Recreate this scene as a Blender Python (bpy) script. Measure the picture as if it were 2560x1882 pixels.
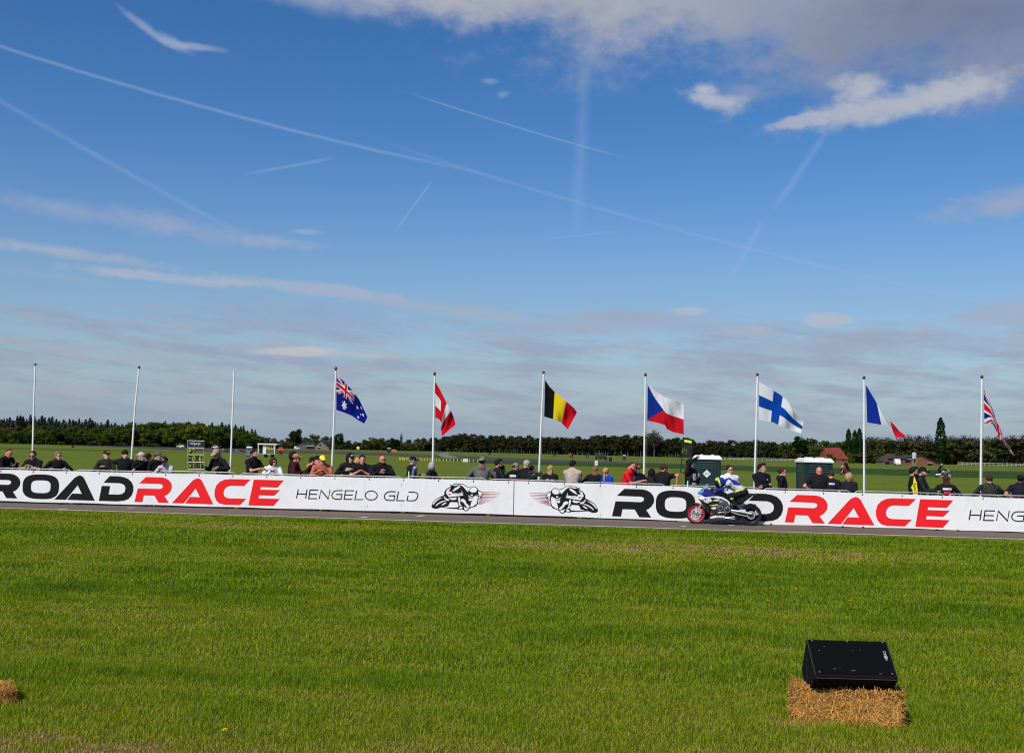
import bpy, math, random
import numpy as np
from mathutils import Vector, Matrix

for _o in list(bpy.data.objects):
    bpy.data.objects.remove(_o, do_unlink=True)
scene = bpy.context.scene
COL = scene.collection
rnd = random.Random(7)
nrg = np.random.default_rng(7)
PI = math.pi

# ------------------------------------------------------------------ camera
PW, PH, FPX, EYE = 2560.0, 1882.0, 2800.0, 1.85
HOR0, SLOPE = 1098.0, 0.0215            # horizon height at the picture's left edge and its slope
ROLL = math.atan(SLOPE)
PITCH = math.atan((HOR0 + SLOPE * PW / 2 - PH / 2) * math.cos(ROLL) / FPX)
cam_data = bpy.data.cameras.new('camera')
cam_data.sensor_fit = 'HORIZONTAL'
cam_data.sensor_width = 36.0
cam_data.lens = FPX / PW * 36.0
cam_data.clip_start = 0.1
cam_data.clip_end = 9000.0
camera = bpy.data.objects.new('camera', cam_data)
COL.objects.link(camera)
camera.matrix_world = (Matrix.Translation((0, 0, EYE)) @ Matrix.Rotation(PI / 2 + PITCH, 4, 'X')
                       @ Matrix.Rotation(ROLL, 4, 'Z'))
scene.camera = camera
CAMR = camera.matrix_world.to_3x3()

# ------------------------------------------------------------------ light
SUN_DIR = Vector((-0.44, -0.72, 0.80)).normalized()      # towards the sun
SUN_ELEV = math.asin(SUN_DIR.z)
SUN_ROT = math.atan2(SUN_DIR.x, SUN_DIR.y)
sun_data = bpy.data.lights.new('sun', 'SUN')
sun_data.energy = 4.0
sun_data.angle = math.radians(0.5)
sun_data.color = (1.0, 0.95, 0.87)
sun = bpy.data.objects.new('sun', sun_data)
COL.objects.link(sun)
sun.rotation_euler = (-SUN_DIR).to_track_quat('-Z', 'Y').to_euler()
sun.location = (-20, -20, 30)
scene.view_settings.view_transform = 'Standard'
scene.view_settings.look = 'None'
scene.view_settings.exposure = 0.0
scene.view_settings.gamma = 1.0
scene.view_settings.use_curve_mapping = False
scene.render.engine = 'CYCLES'
scene.cycles.max_bounces = 6
scene.cycles.use_denoising = False
scene.cycles.filter_width = 1.1
scene.cycles.transparent_max_bounces = 8
scene.cycles.caustics_reflective = False
scene.cycles.caustics_refractive = False


def ray(px, py):
    return (CAMR @ Vector(((px - PW / 2) / FPX, -(py - PH / 2) / FPX, -1.0)))


def at(px, py, Y):
    """The point at distance Y (metres ahead) that lies in the direction of photo position px, py."""
    d = ray(px, py)
    return Vector((0, 0, EYE)) + d * (Y / d.y)


def on_ground(px, py, z=0.0):
    d = ray(px, py)
    return Vector((0, 0, EYE)) + d * ((z - EYE) / d.z)


def horizon(px):
    return HOR0 + SLOPE * px


def azel(px, py):
    d = ray(px, py).normalized()
    return math.atan2(d.x, d.y), math.asin(d.z)


# ------------------------------------------------------------------ sky
SKY_STRENGTH = 0.10
world = bpy.data.worlds.new('World')
scene.world = world
world.use_nodes = True
world.cycles.sampling_method = 'NONE'
wn, wl = world.node_tree.nodes, world.node_tree.links
wn.clear()


def wmath(op, a, b=None, c=None, clamp=False):
    n = wn.new('ShaderNodeMath')
    n.operation = op
    n.use_clamp = clamp
    for i, v in enumerate((a, b, c)):
        if v is None:
            continue
        if isinstance(v, (int, float)):
            n.inputs[i].default_value = v
        else:
            wl.new(v, n.inputs[i])
    return n.outputs[0]


def wsmooth(x, lo, hi):
    n = wn.new('ShaderNodeMapRange')
    n.interpolation_type = 'SMOOTHSTEP'
    n.clamp = True
    wl.new(x, n.inputs[0])
    n.inputs[1].default_value, n.inputs[2].default_value = lo, hi
    n.inputs[3].default_value, n.inputs[4].default_value = 0.0, 1.0
    return n.outputs[0]


def wmix(fac, a, b):
    n = wn.new('ShaderNodeMix')
    n.data_type = 'RGBA'
    if isinstance(fac, (int, float)):
        n.inputs[0].default_value = fac
    else:
        wl.new(fac, n.inputs[0])
    for i, v in ((6, a), (7, b)):
        if isinstance(v, tuple):
            n.inputs[i].default_value = (*v, 1.0)
        else:
            wl.new(v, n.inputs[i])
    return n.outputs[2]


tc = wn.new('ShaderNodeTexCoord')
sep = wn.new('ShaderNodeSeparateXYZ')
wl.new(tc.outputs['Generated'], sep.inputs[0])
DX, DY, DZ = sep.outputs
AZ = wmath('ARCTAN2', DX, DY)
EL = wmath('ARCSINE', DZ)
sky = wn.new('ShaderNodeTexSky')
sky.sky_type = 'NISHITA'
sky.sun_disc = False
sky.sun_elevation = SUN_ELEV
sky.sun_rotation = SUN_ROT
sky.altitude = 0.0
sky.air_density = 1.0
sky.dust_density = 0.4
sky.ozone_density = 3.0
hsv = wn.new('ShaderNodeHueSaturation')
hsv.inputs['Saturation'].default_value = 1.33
hsv.inputs['Value'].default_value = 1.04
hsv.inputs['Hue'].default_value = 0.508
wl.new(sky.outputs[0], hsv.inputs['Color'])
SKYC = hsv.outputs[0]


PV = wn.new('ShaderNodeCombineXYZ')
wl.new(AZ, PV.inputs[0])
wl.new(EL, PV.inputs[1])
PV = PV.outputs[0]


def wmap(loc, ang, scale):
    """(direction - loc) turned back by ang and divided by scale."""
    n = wn.new('ShaderNodeMapping')
    n.vector_type = 'TEXTURE'
    n.inputs['Location'].default_value = (loc[0], loc[1], 0)
    n.inputs['Rotation'].default_value = (0, 0, ang)
    n.inputs['Scale'].default_value = (scale[0], scale[1], 1)
    wl.new(PV, n.inputs['Vector'])
    return n.outputs[0]


def wnoise(scale, detail, rough, sx=1.0, sy=1.0, ox=0.0, oy=0.0, dist=0.0, ang=0.0):
    """Noise over (azimuth, elevation): clouds far off look like this from anywhere on the ground."""
    n = wn.new('ShaderNodeTexNoise')
    n.inputs['Scale'].default_value = scale
    n.inputs['Detail'].default_value = detail
    n.inputs['Roughness'].default_value = rough
    n.inputs['Distortion'].default_value = dist
    wl.new(wmap((ox, oy), ang, (1 / sx, 1 / sy)), n.inputs['Vector'])
    return n.outputs['Fac']


N_BIG = wmath('SUBTRACT', wnoise(9.0, 4, 0.6, 1.0, 1.7, 3.1, 0.2), 0.5)
N_FINE = wmath('SUBTRACT', wnoise(38.0, 4, 0.65, 1.0, 1.6, 7.7, 1.1), 0.5)
N_WISP = wnoise(11.0, 5, 0.62, 1.0, 6.0, 1.3, 4.0, 0.0, -0.06)
N_LUMP = wnoise(20.0, 5, 0.60, 1.0, 3.2, 5.3, 2.0, 0.0, -0.02)
# 1 + edge roughness of four kinds: soft, ragged, puffy, smooth
ROUGH = {}
for _k, _b, _f in (('soft', 1.2, 0.6), ('ragged', 1.4, 1.2), ('puffy', 1.0, 1.4), ('smooth', 1.0, 0.4)):
    ROUGH[_k] = wmath('MULTIPLY_ADD', N_FINE, _f, wmath('MULTIPLY_ADD', N_BIG, _b, 1.0))


def cloud_blob(cx, cy, hw, hh, ang=0.0, soft=0.5, rough='soft'):
    """A cloud round photo direction cx, cy: half sizes in photo pixels, tilted by ang degrees."""
    a0, e0 = azel(cx, cy)
    n = wn.new('ShaderNodeVectorMath')
    n.operation = 'LENGTH'
    wl.new(wmap((a0, e0), math.radians(ang) + ROLL, (hw / FPX, hh / FPX)), n.inputs[0])
    return wsmooth(wmath('SUBTRACT', ROUGH[rough], n.outputs['Value']), 0.0, soft)


def contrail(x0, y0, x1, y1, w, breakup=0.4):
    a0, e0 = azel(x0, y0)
    a1, e1 = azel(x1, y1)
    L = math.hypot(a1 - a0, e1 - e0)
    v = wmap(((a0 + a1) / 2, (e0 + e1) / 2), math.atan2(e1 - e0, a1 - a0), (L / 2, w / FPX))
    s = wn.new('ShaderNodeSeparateXYZ')
    wl.new(v, s.inputs[0])
    m = wmath('SUBTRACT', 1.0, wmath('ABSOLUTE', wmath('MULTIPLY_ADD', N_FINE, 0.9, s.outputs[1])), clamp=True)
    ends = wsmooth(wmath('ABSOLUTE', s.outputs[0]), 1.0, 0.55)
    return wmath('MULTIPLY', wmath('MULTIPLY', m, ends), wmath('MULTIPLY_ADD', N_WISP, 2 * breakup, 1 - breakup))


def layer(base, mask, amount, col):
    return wmix(wmath('MULTIPLY', mask, amount), base, tuple(c / SKY_STRENGTH for c in col))


# pale veil that thickens towards the horizon
veil = wmath('POWER', wmath('SUBTRACT', 1.0, wmath('MULTIPLY', wmath('ABSOLUTE', EL), 3.4), clamp=True), 2.2)
sk = layer(SKYC, veil, 0.96, (0.262, 0.350, 0.470))
# thin broken cloud over the whole lower sky
low = wmath('MULTIPLY', wsmooth(N_WISP, 0.40, 0.66), wmath('MULTIPLY', wsmooth(EL, -0.02, 0.02), wmath('SUBTRACT', 1.0, wsmooth(EL, 0.085, 0.150))))
sk = layer(sk, low, 0.74, (0.300, 0.345, 0.465))
lump = wmath('MULTIPLY', wsmooth(N_LUMP, 0.50, 0.68), wmath('MULTIPLY', wsmooth(EL, 0.015, 0.05), wmath('SUBTRACT', 1.0, wsmooth(EL, 0.095, 0.135))))
sk = layer(sk, lump, 0.60, (0.385, 0.405, 0.49))
# cloud decks elsewhere in the sky (the same broken cover goes on all round)
plane_x = wmath('DIVIDE', DX, wmath('MAXIMUM', DZ, 0.05))
plane_y = wmath('DIVIDE', DY, wmath('MAXIMUM', DZ, 0.05))
cxy = wn.new('ShaderNodeCombineXYZ')
wl.new(plane_x, cxy.inputs[0])
wl.new(plane_y, cxy.inputs[1])
np_ = wn.new('ShaderNodeTexNoise')
np_.inputs['Scale'].default_value = 0.9
np_.inputs['Detail'].default_value = 5
np_.inputs['Roughness'].default_value = 0.6
wl.new(cxy.outputs[0], np_.inputs['Vector'])
deck = wmath('MULTIPLY', wsmooth(np_.outputs['Fac'], 0.50, 0.70), wsmooth(EL, 0.40, 0.60))
sk = layer(sk, deck, 0.85, (0.42, 0.44, 0.50))
# clouds in view
CL = (0.42, 0.45, 0.56)
CW = (0.56, 0.56, 0.60)
CG = (0.142, 0.180, 0.282)
for (args, amt, col) in (
    ((2120, -70, 1330, 300, -3, 0.75, 'soft'), 0.95, (0.335, 0.375, 0.50)),
    ((1450, 0, 600, 135, -8, 0.9, 'soft'), 0.78, (0.42, 0.43, 0.47)),
    ((1050, -26, 520, 92, -7, 1.0, 'soft'), 0.85, (0.45, 0.455, 0.50)),
    ((690, -38, 420, 66, -6, 1.0, 'soft'), 0.6, (0.42, 0.45, 0.54)),
    ((2450, 20, 860, 250, -4, 1.2, 'smooth'), 0.85, CG),
    ((2560, 170, 420, 120, 2, 1.1, 'soft'), 0.82, (0.25, 0.295, 0.42)),
    ((2230, 262, 320, 50, 7, 0.9, 'ragged'), 0.95, (0.42, 0.45, 0.54)),
    ((2380, 235, 230, 52, 5, 1.0, 'ragged'), 0.9, (0.46, 0.48, 0.55)),
    ((2160, 222, 85, 42, -8, 0.9, 'puffy'), 0.85, (0.46, 0.49, 0.56)),
    ((2010, 303, 110, 20, 4, 0.5, 'puffy'), 0.75, (0.42, 0.45, 0.54)),
    ((1785, 250, 115, 32, -14, 0.9, 'puffy'), 0.88, (0.45, 0.48, 0.57)),
    ((1762, 224, 46, 28, 0, 1.0, 'puffy'), 0.8, (0.50, 0.52, 0.58)),
    ((1860, 230, 70, 22, -10, 1.0, 'soft'), 0.35, (0.30, 0.36, 0.56)),
    ((360, 68, 95, 13, -32, 1.0, 'ragged'), 0.55, (0.34, 0.42, 0.60)),
    ((420, 104, 60, 17, -18, 1.0, 'ragged'), 0.62, (0.37, 0.44, 0.60)),
    ((495, 118, 70, 10, -3, 1.0, 'ragged'), 0.55, (0.38, 0.44, 0.60)),
    ((1225, 204, 32, 10, 0, 1.0, 'ragged'), 0.45, (0.32, 0.40, 0.60)),
    ((1258, 236, 26, 13, 10, 1.0, 'ragged'), 0.45, (0.32, 0.40, 0.60)),
    ((2500, 512, 200, 46, 8, 1.0, 'ragged'), 0.85, (0.33, 0.385, 0.53)),
    ((230, 536, 420, 38, -7, 1.1, 'ragged'), 0.62, (0.33, 0.40, 0.55)),
    ((500, 575, 330, 40, -8, 1.1, 'ragged'), 0.45, (0.31, 0.39, 0.55)),
    ((700, 606, 140, 22, -2, 0.9, 'ragged'), 0.55, (0.36, 0.43, 0.56)),
    ((765, 580, 50, 10, 0, 0.8, 'puffy'), 0.5, (0.36, 0.43, 0.56)),
    ((100, 622, 280, 22, -5, 0.8, 'ragged'), 0.68, (0.40, 0.45, 0.55)),
    ((310, 652, 190, 18, -7, 0.9, 'ragged'), 0.5, (0.36, 0.42, 0.54)),
    ((400, 692, 320, 17, -3.5, 0.7, 'puffy'), 0.66, (0.43, 0.47, 0.57)),
    ((780, 722, 330, 20, -5, 0.7, 'puffy'), 0.64, (0.41, 0.45, 0.56)),
    ((1120, 772, 330, 24, -7, 0.8, 'puffy'), 0.6, (0.38, 0.43, 0.54)),
    ((820, 790, 520, 52, -5, 1.2, 'ragged'), 0.52, (0.28, 0.355, 0.52)),
    ((130, 690, 200, 24, -4, 1.1, 'ragged'), 0.35, (0.34, 0.42, 0.55)),
    ((1560, 806, 380, 40, 2, 0.8, 'puffy'), 0.70, (0.35, 0.40, 0.53)),
    ((1725, 778, 55, 16, 0, 0.5, 'puffy'), 0.7, (0.46, 0.49, 0.58)),
    ((2070, 803, 70, 20, 0, 0.5, 'puffy'), 0.75, (0.46, 0.48, 0.57)),
    ((1870, 825, 110, 22, 0, 0.7, 'puffy'), 0.6, (0.42, 0.46, 0.56)),
    ((2100, 870, 640, 52, 0, 1.0, 'ragged'), 0.68, (0.32, 0.37, 0.49)),
    ((2500, 790, 190, 46, 4, 0.9, 'ragged'), 0.6, (0.37, 0.42, 0.53)),
    ((740, 878, 150, 15, 0, 0.6, 'puffy'), 0.78, (0.56, 0.53, 0.53)),
    ((920, 888, 190, 9, -2, 0.7, 'ragged'), 0.6, (0.48, 0.49, 0.53)),
    ((950, 915, 420, 34, -1, 1.2, 'ragged'), 0.45, (0.31, 0.37, 0.48)),
    ((1700, 935, 700, 34, -1, 1.2, 'ragged'), 0.45, (0.34, 0.385, 0.48)),
):
    sk = layer(sk, cloud_blob(*args), amt, col)
TR = (0.34, 0.46, 0.70)
for (args, st) in (
    ((-400, -20, 1250, 442, 6, 0.3), 0.36), ((850, 318, 2850, 840, 6, 0.5), 0.22),
    ((-220, 120, 690, 630, 9, 0.7), 0.20), ((990, 222, 1600, 405, 3.5, 0.5), 0.34),
    ((590, 440, 850, 392, 6, 0.8), 0.26), ((980, 590, 1085, 445, 3.5, 0.4), 0.40),
    ((1466, 90, 1440, 620, 24, 0.8), 0.18), ((2080, 310, 1925, 540, 13, 0.9), 0.24),
    ((1915, 540, 1815, 715, 13, 0.9), 0.24), ((1320, 602, 1590, 573, 3, 0.5), 0.24),
):
    sk = layer(sk, contrail(*args), st, TR)
bg = wn.new('ShaderNodeBackground')
bg.inputs['Strength'].default_value = SKY_STRENGTH
wl.new(sk, bg.inputs['Color'])
wout = wn.new('ShaderNodeOutputWorld')
wl.new(bg.outputs[0], wout.inputs['Surface'])
# ------------------------------------------------------------------ materials
_mats = {}


def lin(r, g, b):
    """sRGB 0-255 to linear."""
    return tuple(((c / 255) / 12.92 if c / 255 <= 0.04045 else ((c / 255 + 0.055) / 1.055) ** 2.4) for c in (r, g, b))


def mat(name, col, rough=0.7, spec=0.3, var=0.15, scale=6.0, metal=0.0, bump=0.0, stretch=(1, 1, 1), objrand=0.0, sheen=0.0, detail=3):
    if name in _mats:
        return _mats[name]
    m = bpy.data.materials.new(name)
    m.use_nodes = True
    N, L = m.node_tree.nodes, m.node_tree.links
    b = N['Principled BSDF']
    b.inputs['Roughness'].default_value = rough
    b.inputs['Specular IOR Level'].default_value = spec
    b.inputs['Metallic'].default_value = metal
    if var > 0 or objrand > 0:
        t = N.new('ShaderNodeTexCoord')
        mp = N.new('ShaderNodeMapping')
        mp.inputs['Scale'].default_value = stretch
        L.new(t.outputs['Object'], mp.inputs['Vector'])
        n = N.new('ShaderNodeTexNoise')
        n.inputs['Scale'].default_value = scale
        n.inputs['Detail'].default_value = detail
        L.new(mp.outputs[0], n.inputs['Vector'])
        r = N.new('ShaderNodeMapRange')
        r.inputs[1].default_value, r.inputs[2].default_value = 0.3, 0.7
        r.inputs[3].default_value, r.inputs[4].default_value = 1 - var, 1 + var
        L.new(n.outputs['Fac'], r.inputs[0])
        val = r.outputs[0]
        if objrand > 0:
            oi = N.new('ShaderNodeObjectInfo')
            ma = N.new('ShaderNodeMath')
            ma.operation = 'MULTIPLY_ADD'
            L.new(oi.outputs['Random'], ma.inputs[0])
            ma.inputs[1].default_value, ma.inputs[2].default_value = 2 * objrand, 1 - objrand
            mm = N.new('ShaderNodeMath')
            mm.operation = 'MULTIPLY'
            L.new(val, mm.inputs[0])
            L.new(ma.outputs[0], mm.inputs[1])
            val = mm.outputs[0]
        h = N.new('ShaderNodeHueSaturation')
        h.inputs['Color'].default_value = (*col, 1)
        L.new(val, h.inputs['Value'])
        L.new(h.outputs[0], b.inputs['Base Color'])
        if bump > 0:
            bp = N.new('ShaderNodeBump')
            bp.inputs['Strength'].default_value = bump
            bp.inputs['Distance'].default_value = 0.02
            L.new(n.outputs['Fac'], bp.inputs['Height'])
            L.new(bp.outputs[0], b.inputs['Normal'])
    else:
        b.inputs['Base Color'].default_value = (*col, 1)
    m.diffuse_color = (*col, 1)
    _mats[name] = m
    return m


# ------------------------------------------------------------------ mesh building
class MB:
    def __init__(self):
        self.v, self.f, self.m = [], [], []

    def add(self, verts, faces, mi=0):
        o = len(self.v)
        self.v.extend([tuple(p) for p in verts])
        self.f.extend([tuple(i + o for i in fc) for fc in faces])
        self.m.extend([mi] * len(faces))
        return self

    def box(self, c, s, mi=0, rot=None, bev=0.0):
        x, y, z = s[0] / 2, s[1] / 2, s[2] / 2
        P = [Vector((i * x, j * y, k * z)) for k in (-1, 1) for j in (-1, 1) for i in (-1, 1)]
        if rot is not None:
            P = [rot @ p for p in P]
        P = [p + Vector(c) for p in P]
        return self.add(P, [(0, 2, 3, 1), (4, 5, 7, 6), (0, 1, 5, 4), (2, 6, 7, 3), (0, 4, 6, 2), (1, 3, 7, 5)], mi)

    def tube(self, pts, rad, n=8, mi=0, cap=True, flat=None):
        pts = [Vector(p) for p in pts]
        if isinstance(rad, (int, float)):
            rad = [rad] * len(pts)
        rings, prev = [], None
        for i, p in enumerate(pts):
            d = (pts[min(i + 1, len(pts) - 1)] - pts[max(i - 1, 0)])
            d = d.normalized() if d.length > 1e-9 else Vector((0, 0, 1))
            if prev is None:
                a = Vector((0, 0, 1)) if abs(d.z) < 0.9 else Vector((1, 0, 0))
                u = d.cross(a).normalized()
            else:
                u = (prev - d * prev.dot(d)).normalized()
            prev = u
            w = d.cross(u)
            k = flat or 1.0
            rings.append([p + (u * math.cos(2 * PI * j / n) + w * math.sin(2 * PI * j / n) * k) * rad[i] for j in range(n)])
        V = [q for r in rings for q in r]
        F = [(i * n + j, i * n + (j + 1) % n, (i + 1) * n + (j + 1) % n, (i + 1) * n + j)
             for i in range(len(pts) - 1) for j in range(n)]
        if cap:
            F.append(tuple(reversed(range(n))))
            F.append(tuple((len(pts) - 1) * n + j for j in range(n)))
        return self.add(V, F, mi)

    def lathe(self, prof, c=(0, 0, 0), axis='Z', n=24, mi=0, close=False):
        """prof: (radius, height) pairs turned round an axis through c."""
        V, F = [], []
        for (r, h) in prof:
            for j in range(n):
                a = 2 * PI * j / n
                p = (r * math.cos(a), r * math.sin(a), h)
                if axis == 'Y':
                    p = (p[0], p[2], p[1])
                elif axis == 'X':
                    p = (p[2], p[0], p[1])
                V.append((p[0] + c[0], p[1] + c[1], p[2] + c[2]))
        k = len(prof)
        for i in range(k if close else k - 1):
            i2 = (i + 1) % k
            for j in range(n):
                F.append((i * n + j, i * n + (j + 1) % n, i2 * n + (j + 1) % n, i2 * n + j))
        if not close:
            if prof[0][0] > 1e-6:
                F.append(tuple(reversed(range(n))))
            if prof[-1][0] > 1e-6:
                F.append(tuple((k - 1) * n + j for j in range(n)))
        return self.add(V, F, mi)

    def ell(self, c, r, nu=12, nv=8, mi=0, rot=None):
        V, F = [], []
        for i in range(nv + 1):
            th = PI * i / nv
            for j in range(nu):
                ph = 2 * PI * j / nu
                p = Vector((r[0] * math.sin(th) * math.cos(ph), r[1] * math.sin(th) * math.sin(ph), r[2] * math.cos(th)))
                if rot is not None:
                    p = rot @ p
                V.append(p + Vector(c))
        for i in range(nv):
            for j in range(nu):
                F.append((i * nu + j, (i + 1) * nu + j, (i + 1) * nu + (j + 1) % nu, i * nu + (j + 1) % nu))
        return self.add(V, F, mi)

    def prism(self, poly, y0, y1, mi=0, frame=None):
        """poly in (x, z), thickness from y0 to y1; frame maps (x, y, z) to a point."""
        fr = frame or (lambda x, y, z: (x, y, z))
        n = len(poly)
        V = [fr(x, y0, z) for x, z in poly] + [fr(x, y1, z) for x, z in poly]
        F = [tuple(range(n)), tuple(reversed(range(n, 2 * n)))]
        F += [(i, i + n, (i + 1) % n + n, (i + 1) % n) for i in range(n)]
        return self.add(V, F, mi)

    def puff(self, poly, w, edge=0.5, inset=0.8, mi=0, y=0.0):
        """A side-view outline swollen to half width w, thinner (w*edge) at its rim."""
        n = len(poly)
        cx = sum(p[0] for p in poly) / n
        cz = sum(p[1] for p in poly) / n
        inn = [(cx + (p[0] - cx) * inset, cz + (p[1] - cz) * inset) for p in poly]
        V = [(x, y - w, z) for x, z in inn] + [(x, y - w * edge, z) for x, z in poly] + [(x, y + w * edge, z) for x, z in poly] + [(x, y + w, z) for x, z in inn]
        F = [tuple(range(n)), tuple(reversed(range(3 * n, 4 * n)))]
        for k in range(3):
            F += [(k * n + i, (k + 1) * n + i, (k + 1) * n + (i + 1) % n, k * n + (i + 1) % n) for i in range(n)]
        return self.add(V, F, mi)

    def build(self, name, mats, parent=None, smooth=False, loc=None, recalc=True):
        me = bpy.data.meshes.new(name)
        me.from_pydata(self.v, [], self.f)
        if not isinstance(mats, (list, tuple)):
            mats = [mats]
        for m in mats:
            me.materials.append(m)
        if any(self.m):
            me.polygons.foreach_set('material_index', self.m)
        if recalc:
            import bmesh
            bm = bmesh.new()
            bm.from_mesh(me)
            bmesh.ops.recalc_face_normals(bm, faces=bm.faces)
            bm.to_mesh(me)
            bm.free()
        if smooth:
            me.polygons.foreach_set('use_smooth', [True] * len(me.polygons))
            if smooth != 'full':
                me.set_sharp_from_angle(angle=math.radians(smooth if isinstance(smooth, (int, float)) and smooth > 1 else 40))
        me.update()
        return link(name, me, parent, loc)


def link(name, data, parent=None, loc=None):
    o = bpy.data.objects.new(name, data)
    COL.objects.link(o)
    if parent is not None:
        o.parent = parent
    if loc is not None:
        o.location = loc
    return o


def tag(o, label=None, cat=None, group=None, kind=None):
    for k, v in (('label', label), ('category', cat), ('group', group), ('kind', kind)):
        if v:
            o[k] = v
    return o


def thing(name, label, cat, loc=(0, 0, 0), rotz=0.0, group=None, kind=None):
    o = link(name, None, None, loc)
    o.empty_display_size = 0.2
    o.rotation_euler = (0, 0, rotz)
    return tag(o, label, cat, group, kind)


def struct(name, verts, faces, m):
    me = bpy.data.meshes.new(name)
    me.from_pydata([tuple(v) for v in verts], [], faces)
    me.materials.append(m)
    me.update()
    o = link(name, me)
    o['kind'] = 'structure'
    return o


def copy_tree(o, parent=None):
    c = o.copy()
    COL.objects.link(c)
    if parent is not None:
        c.parent = parent
        c.matrix_parent_inverse = o.matrix_parent_inverse
    for ch in list(o.children):
        copy_tree(ch, c)
    return c


def interp(tab, x):
    if x <= tab[0][0]:
        return tab[0][1]
    for (x0, y0), (x1, y1) in zip(tab, tab[1:]):
        if x <= x1:
            return y0 + (y1 - y0) * (x - x0) / (x1 - x0)
    return tab[-1][1]


# ------------------------------------------------------------------ the banner line: everything at the track is laid out along it
BA = on_ground(0, 1256)
BB = on_ground(2560, 1332.5)
BE = (BB - BA).normalized()              # along the banner, to the right
BN = Vector((-BE.y, BE.x, 0))            # away from the camera
BYAW = math.atan2(BE.y, BE.x)
FIELD_Z = -0.24
# the row of barriers bows gently away from the straight line
_bow = []
for _px, _off in ((0, 0), (400, -1.4), (800, -2.3), (1280, -3.0), (1700, -3.3), (2000, -2.2), (2300, -1.0), (2560, 0)):
    _p = on_ground(_px, 1256 + 76.5 * _px / 2560 + _off)
    _bow.append(((_p - BA).dot(BE), (_p - BA).dot(BN)))
BOWFIT = np.polyfit([q[0] for q in _bow], [q[1] for q in _bow], 4)


def bow(s):
    return float(np.polyval(BOWFIT, min(max(s, -1.0), _bow[-1][0] + 0.8)))


def along0(s, t, z=0.0):
    p = BA + BE * s + BN * t
    return Vector((p.x, p.y, z))


def along(s, t, z=0.0):
    return along0(s, t + bow(s), z)


def banner_hit(px, py, t=0.0):
    """(s, z) where the direction px, py meets the upright surface t metres behind the banner."""
    d = ray(px, py)
    o = Vector((0, 0, EYE))
    s = 0.0
    for _ in range(5):
        k = ((BA + BN * (t + bow(s))) - o).dot(BN) / d.dot(BN)
        p = o + d * k
        s = (p - BA).dot(BE)
    return s, p.z


def gz(t):
    """Ground height t metres behind the banner."""
    return 0.0 if t < 0.28 else max(FIELD_Z, FIELD_Z * (t - 0.28) / 0.26)


# ------------------------------------------------------------------ ground
def ground_mat(name, c1, c2, c3, scales, rough=0.95, streak=None):
    """Three colours mixed by broad and fine noise (world metres)."""
    m = bpy.data.materials.new(name)
    m.use_nodes = True
    N, L = m.node_tree.nodes, m.node_tree.links
    b = N['Principled BSDF']
    b.inputs['Roughness'].default_value = rough
    b.inputs['Specular IOR Level'].default_value = 0.05
    g = N.new('ShaderNodeNewGeometry')
    mp = N.new('ShaderNodeMapping')
    mp.inputs['Rotation'].default_value = (0, 0, -BYAW)
    mp.inputs['Scale'].default_value = streak or (1, 1, 1)
    L.new(g.outputs['Position'], mp.inputs['Vector'])

    def noise(sc, det, lo, hi):
        n = N.new('ShaderNodeTexNoise')
        n.inputs['Scale'].default_value = sc
        n.inputs['Detail'].default_value = det
        n.inputs['Roughness'].default_value = 0.6
        L.new(mp.outputs[0], n.inputs['Vector'])
        r = N.new('ShaderNodeMapRange')
        r.inputs[1].default_value, r.inputs[2].default_value = lo, hi
        L.new(n.outputs['Fac'], r.inputs[0])
        return r.outputs[0]

    def mix(f, a, c):
        x = N.new('ShaderNodeMix')
        x.data_type = 'RGBA'
        L.new(f, x.inputs[0])
        for i, v in ((6, a), (7, c)):
            if isinstance(v, tuple):
                x.inputs[i].default_value = (*v, 1)
            else:
                L.new(v, x.inputs[i])
        return x.outputs[2]
    col = mix(noise(scales[0], 4, 0.35, 0.65), c1, c2)
    col = mix(noise(scales[1], 5, 0.5, 0.75), col, c3)
    L.new(col, b.inputs['Base Color'])
    return m


WHITE_LINE = [(-700, 1252), (0, 1274.5), (1280, 1307.5), (2560, 1342.5), (3300, 1366)]
LINE_A, LINE_B = on_ground(0, 1274.8), on_ground(2560, 1342.6)
T_LINE0 = (LINE_A - BA).dot(BN)
T_LINE1 = (LINE_B - BA).dot(BN)
T_LINE = (T_LINE0 + T_LINE1) / 2
M_SOIL = ground_mat('lawn_soil', (0.060, 0.078, 0.006), (0.078, 0.092, 0.008), (0.13, 0.105, 0.035), (0.6, 2.5))
M_FIELD = ground_mat('field_grass', (0.128, 0.156, 0.013), (0.100, 0.140, 0.012), (0.156, 0.160, 0.026), (0.05, 0.35), streak=(0.35, 1, 1))
M_ASPHALT = ground_mat('asphalt', (0.165, 0.128, 0.102), (0.185, 0.146, 0.118), (0.135, 0.108, 0.088), (0.8, 40.0), rough=0.9, streak=(0.2, 1, 1))
M_FAR = ground_mat('far_asphalt', (0.075, 0.066, 0.058), (0.085, 0.074, 0.064), (0.06, 0.055, 0.05), (0.05, 0.4), streak=(0.2, 1, 1))
M_CROP = ground_mat('tall_grass', (0.034, 0.078, 0.008), (0.028, 0.066, 0.007), (0.045, 0.085, 0.012), (0.08, 0.5), streak=(0.4, 1, 1))
M_LOWCROP = ground_mat('darker_grass', (0.080, 0.120, 0.012), (0.066, 0.105, 0.010), (0.10, 0.125, 0.02), (0.08, 0.5), streak=(0.4, 1, 1))
M_PALE = ground_mat('mown_grass', (0.115, 0.155, 0.025), (0.10, 0.145, 0.02), (0.13, 0.15, 0.04), (0.03, 0.3), streak=(0.3, 1, 1))
M_PAINT = mat('road_paint', (0.62, 0.60, 0.52), 0.8, 0.2, 0.15, 20)

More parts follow.
